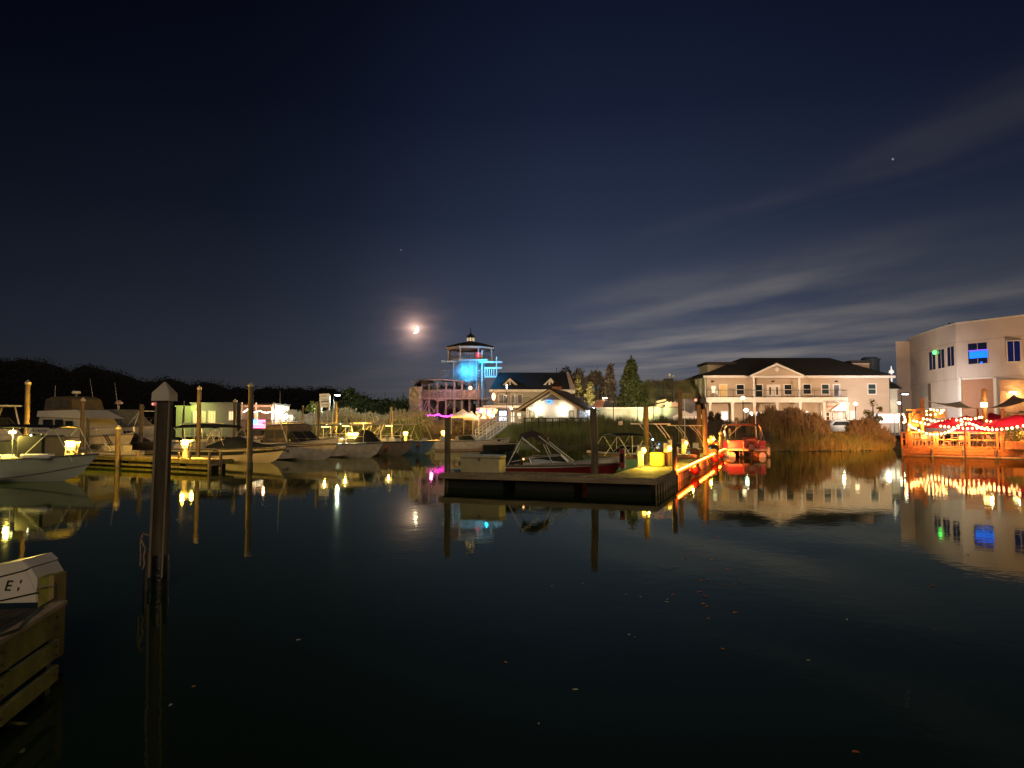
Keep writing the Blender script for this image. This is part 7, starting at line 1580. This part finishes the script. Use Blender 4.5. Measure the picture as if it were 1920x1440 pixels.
    # planters
    for px, Y, lb in ((1893, 58, 'leafy green planter bush under the lit wall'), (1905, 49.5, 'leafy planter at the right end of the deck')):
        p = at(px, 792, Y); q = thing('planter', (p.x, Y, DK), lb, 'planter'); MB().bbox(-.6, .6, -.35, .35, 0, .55, .03).build('pot', ow, q); mb = MB()
        for i in range(500):
            a = rnd.uniform(0, 6.28); r_ = rnd.uniform(0, .75) ** .8; z = rnd.uniform(.5, 2.6 if Y > 52 else 1.3); c = Vector((r_ * math.cos(a), r_ * .6 * math.sin(a), z)); d1 = Vector((rnd.uniform(-1, 1), rnd.uniform(-1, 1), rnd.uniform(.2, 1))).normalized() * .16; d2 = d1.cross(Vector((rnd.uniform(-1, 1), rnd.uniform(-1, 1), 0))).normalized() * .03
            mb.add([c, c + d1 * .5 + d2, c + d1, c + d1 * .5 - d2], [(0, 1, 2, 3)])
        mb.build('leaves', mat('bright planter leaves', (.12, .16, .04), .6, var=.2), q)
    # two seated diners behind the rail at right
restaurant()

# ------------------------------------------------------------------ cars
def car(px, Y, ang, m, label, suv=True):
    p = at(px, 792, Y); t = thing('parked_car', (p.x, Y, GZ), label, 'car', 'cars parked by the clubhouse', rz=ang); L, Wd = 4.5, 1.8
    def ring(z, x0, x1, w): return [(x0, -w, z), (x1, -w, z), (x1 + .08, -w * .6, z), (x1 + .08, w * .6, z), (x1, w, z), (x0, w, z), (x0 - .05, w * .6, z), (x0 - .05, -w * .6, z)]
    MB().loft([ring(.25, -2.1, 2.15, .82), ring(.5, -2.2, 2.25, .9), ring(.85, -2.2, 2.2, .9), ring(.98, -2.1, 1.3 if not suv else 1.5, .86)]).build('body', m, t, smooth=True)
    h = 1.65 if suv else 1.45; o = MB().loft([ring(.97, -2.0, 1.05, .82), ring(h - .15, -1.75, .35, .7), ring(h, -1.5, .1, .6)]).build('cabin', m, t, smooth=True)
    mb = MB()
    for s in (-1, 1): mb.add([(-1.75, s * .83, 1.02), (.85, s * .83, 1.02), (.32, s * .725, h - .2), (-1.6, s * .725, h - .2)], [(0, 1, 2, 3)])
    mb.add([(1.13, -.5, 1.03), (1.13, .5, 1.03), (.5, .42, h - .2), (.5, -.42, h - .2)], [(0, 1, 2, 3)]); mb.add([(-2.08, -.5, 1.03), (-2.08, .5, 1.03), (-1.85, .42, h - .2), (-1.85, -.42, h - .2)], [(0, 1, 2, 3)]); mb.build('window', glass, o)
    for sx in (-1.35, 1.4):
        for s in (-1, 1):
            w = MB().tube((sx, s * .72, .33), (sx, s * .92, .33), .33, n=16).build('wheel', blk, t); MB().tube((sx, s * .9, .33), (sx, s * .93, .33), .18, n=10).build('rim', steel, w)
    for s in (-1, 1): MB().box(2.2, 2.29, s * .7 - .15, s * .7 + .15, .62, .78).build('headlight', mat('headlight glass', (.6, .6, .6), .1, var=0), t); MB().box(-2.28, -2.2, s * .7 - .12, s * .7 + .12, .65, .85).build('tail_light', mat('red lens', (.3, .01, .01), .2, var=0), t)
    return t
car(1561, 83, R(200), mat('silver blue paint', (.30, .33, .38), .25, .3, var=0), 'silver blue car left of the gap between the two reed clumps'); car(1597, 84, R(15), mat('dark car paint', (.04, .035, .035), .2, .3, var=0), 'dark pickup like car with a pale lit cargo cover beside the right reed clump')
p = at(1600, 798, 83); t = thing('cargo_cover', (p.x - .1, 83.6, GZ + 1.62), 'pale tarpaulin stretched over the dark parked car', 'tarpaulin'); MB().bbox(-1.3, 1.1, -.6, .6, 0, .12, .05).build('sheet', mat('pale tarp', (.6, .58, .62), .5, var=.05), t)

# ------------------------------------------------------------------ vegetation
def leafcloud(mb, rnd, c, rx, ry, rz, n, s, droop=0.0):
    for _ in range(n):
        while True:
            p = Vector((rnd.uniform(-1, 1), rnd.uniform(-1, 1), rnd.uniform(-1, 1)))
            if p.length < 1: break
        p = p * (.55 + .45 * p.length)
        q = Vector((c[0] + p.x * rx, c[1] + p.y * ry, c[2] + p.z * rz))
        a = Vector((rnd.uniform(-1, 1), rnd.uniform(-1, 1), rnd.uniform(-1, 1) - droop)).normalized(); b = a.cross(Vector((rnd.uniform(-1, 1), rnd.uniform(-1, 1), rnd.uniform(-1, 1)))).normalized(); k = s * rnd.uniform(.6, 1.3)
        mb.add([q, q + a * k * .5 + b * k * .3, q + a * k, q + a * k * .5 - b * k * .3], [(0, 1, 2, 3)])
def tree(px, pyt, wpx, Y, label, m, kind='broad', n=2600, s=.38, seed=1, base=GZ, cat='tree', name=None, grp=None):
    rnd = random.Random(seed * 77 + px); p = at(px, pyt, Y); H = p.z - base; Rr = wpx * Y / F / 2
    t = thing(name or {'broad': 'broadleaf_tree', 'cone': 'conifer_tree', 'bush': 'bush', 'palm': 'feathery_tree', 'sparse': 'sparse_conifer'}[kind], (p.x, Y, base), label, cat, grp); mb = MB(); tr = MB()
    tr.path([(0, 0, -.2), (.05, .02, H * .4), (0, 0, H * .85)], [Rr * .09 + .06, Rr * .06 + .04, .03], 7)
    if kind in ('cone', 'sparse'):
        lv = 15 if kind == 'cone' else 12
        for i in range(lv):
            z = H * (.06 + .92 * i / lv); r = Rr * (1 - (i / lv) ** 1.45) * rnd.uniform(.66, 1.16) + .1; k = max(4, int(8 * (1 - i / lv)) + 3)
            for j in range(k):
                a = 2 * math.pi * j / k + rnd.uniform(-.3, .3); rr = r * rnd.uniform(.5, .88); leafcloud(mb, rnd, (rr * math.cos(a), rr * math.sin(a), z + rnd.uniform(-.3, .3)), r * .34 + .16, r * .34 + .16, H / lv * .85, int(n / lv / k), s, .2)
                if kind == 'sparse' or j % 2 == 0: tr.tube((0, 0, z), (rr * math.cos(a), rr * math.sin(a), z + .1), .04, .015, 5)
        leafcloud(mb, rnd, (0, 0, H - .35), .16, .16, .45, 70, s * .7)
    elif kind == 'palm':
        for i in range(16):
            bx, by = rnd.uniform(-Rr * .8, Rr * .8), rnd.uniform(-1, 1); hb = H * rnd.uniform(.45, .98) * (1 - .35 * abs(bx / Rr)); tr.tube((bx * .7, by, 0), (bx, by, hb * .8), .06, .02, 5)
            for j in range(9):
                a = rnd.uniform(0, 6.28); ln = rnd.uniform(.8, 1.7); d = Vector((math.cos(a) * .55, math.sin(a) * .55, rnd.uniform(.3, 1.1)))
                for q in range(16):
                    e = Vector((bx, by, hb * .55)) + d * ln * q / 15 * 1.1 + Vector((0, 0, -.5 * (q / 15) ** 2)); w = Vector((rnd.uniform(-1, 1), rnd.uniform(-1, 1), rnd.uniform(-.2, .7))).normalized() * .3; v = w.cross(d).normalized() * .04
                    mb.add([e, e + w * .5 + v, e + w, e + w * .5 - v], [(0, 1, 2, 3)])
        leafcloud(mb, rnd, (0, 0, H * .35), Rr, 1.2, H * .4, n // 2, s)
    else:
        k = 16 if kind == 'broad' else 11
        for i in range(k):
            a = rnd.uniform(0, 6.28); q = rnd.uniform(0, .72); z = H * (rnd.uniform(.42, .86) if kind == 'broad' else rnd.uniform(.15, .78)); rr = Rr * q * (1.15 - .5 * abs(z / H - .5)); cr = Rr * rnd.uniform(.25, .45)
            leafcloud(mb, rnd, (rr * math.cos(a), rr * math.sin(a), z), cr, cr, cr * .8, n // k, s)
            tr.tube((0, 0, H * .3), (rr * math.cos(a), rr * math.sin(a), z), .07, .02, 5)
        leafcloud(mb, rnd, (0, 0, H * .87), Rr * .35, Rr * .35, H * .12, n // 12, s)
    mb.build('crown', m, t); tr.build('trunk', mat('dark bark', (.05, .038, .028), .9, var=.2), t)
g1 = mat('olive needles', (.075, .072, .016), .7, col2=(.03, .034, .008), scale=.9); g2 = mat('dull brown foliage', (.17, .11, .06), .8, col2=(.08, .055, .035), scale=.8); g3 = mat('grey green foliage', (.12, .13, .08), .8, col2=(.03, .032, .025), scale=.8)
g4 = mat('yellow autumn leaves', (.26, .20, .05), .7, col2=(.12, .10, .02), scale=.9); g5 = mat('dark green foliage', (.045, .06, .022), .7, col2=(.018, .026, .01), scale=.8); g6 = mat('pale green leaves', (.22, .25, .08), .7, col2=(.12, .15, .04), scale=1)  # last one is a paler green than the other foliage
tree(1183, 668, 78, 92, 'large dense pointed evergreen, tallest tree in the centre', g1, 'cone', 11000, .34); tree(1143, 683, 48, 104, 'thin grey brown conifer left of the large pointed evergreen', g2, 'sparse', 2600, .45, 2)
tree(1061, 686, 66, 112, 'round dark tree behind the grey roof', g3, 'broad', 2400, .5, 3); tree(1085, 689, 66, 108, 'dark brownish tree behind the yellow bushes', g2, 'broad', 2200, .5, 4); tree(1118, 692, 70, 108, 'rusty brown tree between two conifers', g2, 'broad', 2200, .5, 5)
tree(1083, 703, 26, 98, 'yellow autumn tree beside the grey house', g4, 'bush', 2000, .34, 6); tree(1107, 716, 28, 97, 'yellow autumn bush left of the orange roofed hut', g4, 'bush', 2000, .34, 7); tree(1070, 722, 20, 97, 'low golden bush against the grey house eave', g4, 'bush', 1200, .3, 8)
tree(1166, 742, 24, 94, 'low olive shrub at the left foot of the pointed evergreen', g1, 'bush', 1200, .32, 9); tree(1207, 735, 26, 94, 'low olive shrub at the right foot of the pointed evergreen', g1, 'bush', 1200, .32, 10)
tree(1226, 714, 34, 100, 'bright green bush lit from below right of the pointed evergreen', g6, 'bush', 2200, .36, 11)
tree(655, 727, 62, 97, 'rounded dark green tree right of the street lamp', g5, 'broad', 3600, .42, 12); tree(690, 744, 40, 100, 'low dark tree between two taller green ones', g5, 'bush', 1600, .42, 13)
tree(722, 722, 62, 98, 'feathery dark evergreen left of the stone pillar', g5, 'palm', 2600, .4, 14); tree(756, 720, 50, 97, 'spiky dark evergreen touching the stone pillar', g5, 'palm', 2600, .4, 15)
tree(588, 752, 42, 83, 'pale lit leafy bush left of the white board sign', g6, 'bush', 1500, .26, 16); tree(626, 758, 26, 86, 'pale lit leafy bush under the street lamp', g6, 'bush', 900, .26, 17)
tree(1333, 771, 22, 72, 'round dark hedge bush beside the clubhouse end', g2, 'bush', 1500, .24, 18, cat='bush'); tree(1346, 774, 24, 70, 'dark hedge bush behind the short orange pile', g2, 'bush', 1500, .24, 19, cat='bush'); tree(1636, 745, 34, 74, 'spindly pale shrub rising above the orange bush', g4, 'bush', 700, .24, 20, cat='bush')
tl = thing('added_tree_light', (gx(672, 88), 88, GZ), 'added small spotlight behind the reeds lighting the green trees', 'spotlight'); MB().bbox(-.15, .15, -.15, .15, 0, .25, .03).build('housing', blk, tl)
spot(tl, (gx(672, 88), 88.3, GZ + .4), (gx(690, 97), 97, 4.5), (.80, 1.0, .55), 1500, 130)  # spotlight added to light these trees in place of the street lamp
def wooded_ridge():
    rnd = random.Random(21); mb = MB(); prof = [(-300, 690), (-60, 672), (0, 675), (35, 672), (75, 675), (92, 686), (110, 696), (128, 692), (150, 684), (185, 688), (215, 698), (245, 708), (275, 716), (290, 712), (312, 707), (335, 714), (352, 720), (380, 715), (408, 718), (425, 727), (445, 725), (470, 728), (500, 726), (550, 726), (585, 729), (602, 725), (640, 731), (700, 745), (760, 752), (1000, 760), (1400, 765), (1900, 765)]
    Y = 210
    def pr(px):
        for (a, b), (c, d) in zip(prof, prof[1:]):
            if a <= px <= c: return b + (d - b) * (px - a) / (c - a)
        return 765
    px = -300
    while px < 1900:
        py = pr(px); zt = gz(py, Y); x = gx(px, Y); w = rnd.uniform(5, 9)
        for k in range(3):
            zz = GZ + (zt - GZ) * (.9 - .36 * k) ; rz_ = w * .5; leafcloud(mb, rnd, (x + rnd.uniform(-2, 2), Y - 2 + 3 * (2 - k) - 4, zt - rz_ * .8 - 3.5 * k), w * .85, 4, rz_, 420 if px < 660 else 60, .5)
        px += rnd.uniform(9, 15)
    # dense core behind the foliage
    rows = []
    for px in range(-300, 1901, 6): z = gz(pr(px) + 2.5 + 1.6 * math.sin(px * .11) + 1.2 * math.sin(px * .31), Y); rows.append([(gx(px, Y), Y, .5), (gx(px, Y), Y, z), (gx(px, Y), Y + 9, z - 1), (gx(px, Y), Y + 14, .5)])
    mb.loft(rows, cap=False, closed=False)
    tag(mb.build('wooded_ridge', mat('night foliage', (.0065, .0065, .005), .95, var=.3, scale=.4)), 'dark wooded ridge on the left skyline', 'wood', kind='stuff')
wooded_ridge()
def mound():
    rnd = random.Random(31); mb = MB(); Y = 96
    prof = [(1196, 752), (1206, 722), (1214, 716), (1245, 716), (1262, 717), (1290, 715), (1310, 713), (1322, 716), (1330, 740)]
    rows = []
    for px, py in prof: rows.append([(gx(px, Y), Y - 6, .8), (gx(px, Y), Y - 4, gz(py, Y) * .55 + .5), (gx(px, Y), Y, gz(py, Y)), (gx(px, Y), Y + 8, gz(py, Y) - .5), (gx(px, Y), Y + 12, .8)])
    mb.loft(rows, cap=False, closed=False); o = mb.build('hill', mat('brown hillside', (.075, .05, .028), .95, col2=(.03, .024, .014), scale=.6, bump=.6, bscale=3), smooth=True); tag(o, 'steep brown planted mound left of the clubhouse', 'hill', kind='structure')
    gm = MB()
    for i in range(5200):
        px = rnd.uniform(1200, 1326); s = rnd.uniform(0, 1); yy = Y - 4.2 + 4.2 * s; zt = 0
        for (a, b), (c, d) in zip(prof, prof[1:]):
            if a <= px <= c: zt = gz(b + (d - b) * (px - a) / (c - a), Y)
        z = zt * .55 + .5 + (zt - zt * .55 - .5) * s; q = Vector((gx(px, yy), yy, z)); h = rnd.uniform(.25, .7); gm.add([q, q + Vector((.06, 0, 0)), q + Vector((rnd.uniform(-.2, .2), rnd.uniform(-.2, .1), h))], [(0, 1, 2)])
    tag(gm.build('hill_grass', mat('dry hill grass', (.13, .10, .045), .9, var=.3, scale=.7)), 'dry grass covering the planted mound', 'grass', kind='stuff')
    t = thing('rope_fence', (gx(1236, 90), 90, GZ), 'dark thin posted fence in front of the mound', 'fence'); m_ = MB()
    for px in (1233, 1246, 1262): m_.box(gx(px, 90) - .08, gx(px, 90) + .08, 90, 90.15, 1, gz(722, 90))
    m_.box(gx(1233, 90), gx(1262, 90), 90.02, 90.1, gz(735, 90), gz(734, 90)); m_.build('frame', blk, t, world=True)
    t = thing('rooftop_sign', tuple(at(1253, 712, 99)), 'small dark purple and white box on top of the mound', 'box'); MB().box(gx(1246, 99) - t.location.x, gx(1263, 99) - t.location.x, -.3, .5, -.6, gz(712, 99) - t.location.z + .15).build('box', mat('plum box', (.05, .02, .06), .6, var=0), t); mb = MB(); mb.ball((.1, -.1, .55), .3, 8, 5, 1.2); mb.ball((.7, -.1, .42), .25); mb.build('white_lumps', mat('white lumps', (.6, .6, .62), .6, var=0), t)
    MB().box(gx(1236, 98) - t.location.x, gx(1262, 98) - t.location.x, -1.6, -.8, -1.1, -.75).build('ledge', trim, t)
    lamp_post('street_lamp', 1301, 708, 100, (.02, .02, .02), 0.01, 'unlit round headed lamp on the mound', 0, 0.0, None)
mound()
def reeds(name, spots, n, hmin, hmax, m, label, seed, plume=None, lean=.25, w=.022, base=None):
    """spots: function(rnd)->(x,y,z0,scale). One mass of reed blades with feathery plumes."""
    rnd = random.Random(seed); mb = MB(); pm = MB()
    for _ in range(n):
        x, y, z, k = spots(rnd); h = rnd.uniform(hmin, hmax) * k; a = rnd.uniform(0, 6.28); ln = rnd.uniform(.02, lean) * h; d = Vector((math.cos(a), math.sin(a), 0)); s = Vector((-d.y, d.x, 0)) * w
        if abs(s.x) < w * .5: s = Vector((w, 0, 0))
        b = Vector((x, y, z)); p1 = b + Vector((0, 0, h * .5)) + d * ln * .3; p2 = b + Vector((0, 0, h)) + d * ln
        mb.add([b - s, b + s, p1 + s, p1 - s, p2], [(0, 1, 2, 3), (3, 2, 4)])
        for q in range(2):
            c = b.lerp(p1, rnd.uniform(.35, 1)); e = Vector((rnd.uniform(-1, 1), rnd.uniform(-.7, .7), rnd.uniform(.5, 1.4))).normalized() * rnd.uniform(.25, .5); v = Vector((w * 1.1, 0, 0)); mb.add([c - v, c + v, c + e], [(0, 1, 2)])
        if plume and rnd.random() < .42:
            c = p2 - Vector((0, 0, .12)); hh = rnd.uniform(.22, .38); ww = .06; e = d * .07
            pm.add([c - Vector((ww * .4, 0, 0)), c + Vector((ww * .4, 0, 0)), c + Vector((ww, 0, hh * .45)) + e, c + e * 2 + Vector((0, 0, hh)), c + Vector((-ww, 0, hh * .45)) + e], [(0, 1, 2, 3, 4)])
    o = mb.build(name, m); tag(o, label, 'reeds', kind='stuff')
    if plume: pm.build('plumes', plume, o)
    return o
def bankspot(x0, x1, d0, d1, kf=None):
    def f(r):
        x = r.uniform(x0, x1); y = shore_y(x) + r.uniform(d0, d1); dd = y - shore_y(x); return x, y, max(0, min(GZ, dd * .42)), (kf(x, dd) if kf else 1)
    return f
rg = mat('green brown reeds', (.17, .21, .075), .8, col2=(.08, .085, .04), scale=.35); rp = mat('pale reed plumes', (.30, .28, .24), .9, var=.12); rb = mat('plum brown reeds', (.115, .085, .06), .8, col2=(.06, .045, .035), scale=.35); ro = mat('rust orange reeds', (.40, .22, .06), .8, col2=(.17, .17, .045), scale=.45)
wob = lambda x: .88 + .10 * math.sin(x * .9) + .07 * math.sin(x * 2.3 + 1)
reeds('reed_bed', bankspot(-25, -9.5, .3, 6, lambda x, d: wob(x)), 6500, 2.0, 2.9, rg, 'pale green lit reed bed with feathery plumes below the street lamp', 41, rp)
reeds('reed_bed', bankspot(-10.5, -2.0, .3, 5, lambda x, d: wob(x)), 6500, 1.35, 2.0, rb, 'brownish reed bed below the timber pavilion', 42, mat('dull plumes', (.2, .16, .14), .9, var=.1))
reeds('reed_bed', bankspot(-2.2, 1.6, .3, 5.5, lambda x, d: .62 * wob(x)), 2200, 1.6, 2.4, rg, 'low reeds around the head of the gangway', 43)
reeds('reed_bed', bankspot(1.2, 14.5, .2, 5, lambda x, d: wob(x) * (.80 + .05 * d)), 9500, 1.5, 2.5, rg, 'green topped reeds before the gable building', 44)
reeds('reed_bed', bankspot(14, 22.5, .2, 5, lambda x, d: .85 * wob(x)), 6000, 1.5, 2.5, rb, 'dark brown reeds before the low pale wall', 45)
def clump(px0, px1, Yc, dy, kf):
    def f(r):
        u = r.uniform(-1, 1); px = (px0 + px1) / 2 + (px1 - px0) / 2 * u; y = Yc + r.uniform(-dy, dy); return gx(px, y), y, max(.0, min(GZ, (y - shore_y(gx(px, y))) * .42)), kf(u)
    return f
reeds('reed_clump', clump(1403, 1553, 64.9, 2.7, lambda u: (1.0 - .42 * max(0, u - .35) / .65 - .35 * max(0, -u - .55) / .45) * (.86 + .10 * math.sin(u * 11) + .08 * math.sin(u * 27 + 1))), 11000, 1.05, 2.8, ro, 'tall rust orange reed clump in front of the clubhouse', 46, mat('rust plumes', (.2, .12, .07), .9, var=.1), .18)
reeds('reed_clump', clump(1590, 1672, 66.3, 2.2, lambda u: (1.0 - .4 * u * u) * (.88 + .10 * math.sin(u * 9 + 2) + .08 * math.sin(u * 23))), 8000, .6, 1.95, ro, 'rounded rust orange reed bush left of the restaurant deck', 47, mat('rust plumes', (.2, .12, .07)), .35)
reeds('reed_clump', clump(1538, 1600, 64.6, 1.5, lambda u: .5), 1500, .6, 1.2, g1, 'short green reeds between the two orange clumps', 48, None, .3)
reeds('bank_grass', bankspot(21, 36, -.3, 2.4, lambda x, d: .8 + .4 * math.sin(x * 3.1) ** 2), 7000, .35, 1.0, ro, 'dark grass fringe along the muddy bank', 49, None, .5)
# driveway patch by the cars
MB().quad((38.0, 66.5, GZ + .03), (44.5, 66.5, GZ + .03), (47, 88, GZ + .03), (37, 88, GZ + .03)).build('driveway', asph); bpy.data.objects['driveway']['kind'] = 'structure'; bpy.data.objects['driveway']['label'] = 'pale lit driveway between the reed clumps'
# fallen leaves and foam flecks on the water
def flecks():
    rnd = random.Random(3); pts = []
    for _ in range(24): pts.append((rnd.gauss(1330, 45), rnd.uniform(985, 1160), 1))
    for _ in range(14): pts.append((rnd.uniform(1010, 1290), rnd.uniform(975, 1130), 0))
    for q in ((1712, 1105, 1), (1750, 1098, 1), (1588, 1162, 0), (1752, 1180, 1), (1605, 1410, 1), (363, 1287, 1), (320, 1322, 0), (948, 1242, 1), (1010, 1357, 0), (1180, 1190, 0), (1355, 1217, 1), (1190, 1195, 0), (492, 946, 0), (498, 950, 0), (505, 948, 0), (332, 975, 0), (336, 979, 0), (1078, 1293, 0), (1515, 1238, 0), (1680, 1010, 0), (1815, 1040, 0), (560, 1200, 0)): pts.append(q)
    base = {}
    for px, py, k in pts:
        p = onz(px, py, .004); sc = rnd.uniform(.6, 1.2) * (.016 + .0011 * p.y)
        if k not in base:
            mb = MB(); mb.add([(-1, 0, .1), (-.3, -.45, .25), (.5, -.4, .3), (1.1, 0, .2), (.5, .4, .3), (-.3, .45, .25), (-1, 0, 0), (1.1, 0, 0), (0, -.3, 0), (0, .3, 0)], [(0, 1, 2, 3, 4, 5), (6, 9, 7, 8), (0, 6, 8, 2, 1), (3, 7, 9, 4)])
            o = mb.build('floating_leaf', mat('orange leaf', (.75, .25, .07), .6, var=.1) if k else mat('pale leaf', (.6, .55, .42), .6, var=.1)); base[k] = o
            tag(o, 'tiny orange leaf floating on the dark water' if k else 'tiny pale leaf floating on the dark water', 'leaf', 'orange leaves floating on the water' if k else 'pale leaves floating on the water')
        else: o = base[k].copy(); SC.collection.objects.link(o)
        o.location = p; o.scale = (sc, sc, sc); o.rotation_euler = (0, 0, rnd.uniform(0, 6.28))
flecks()
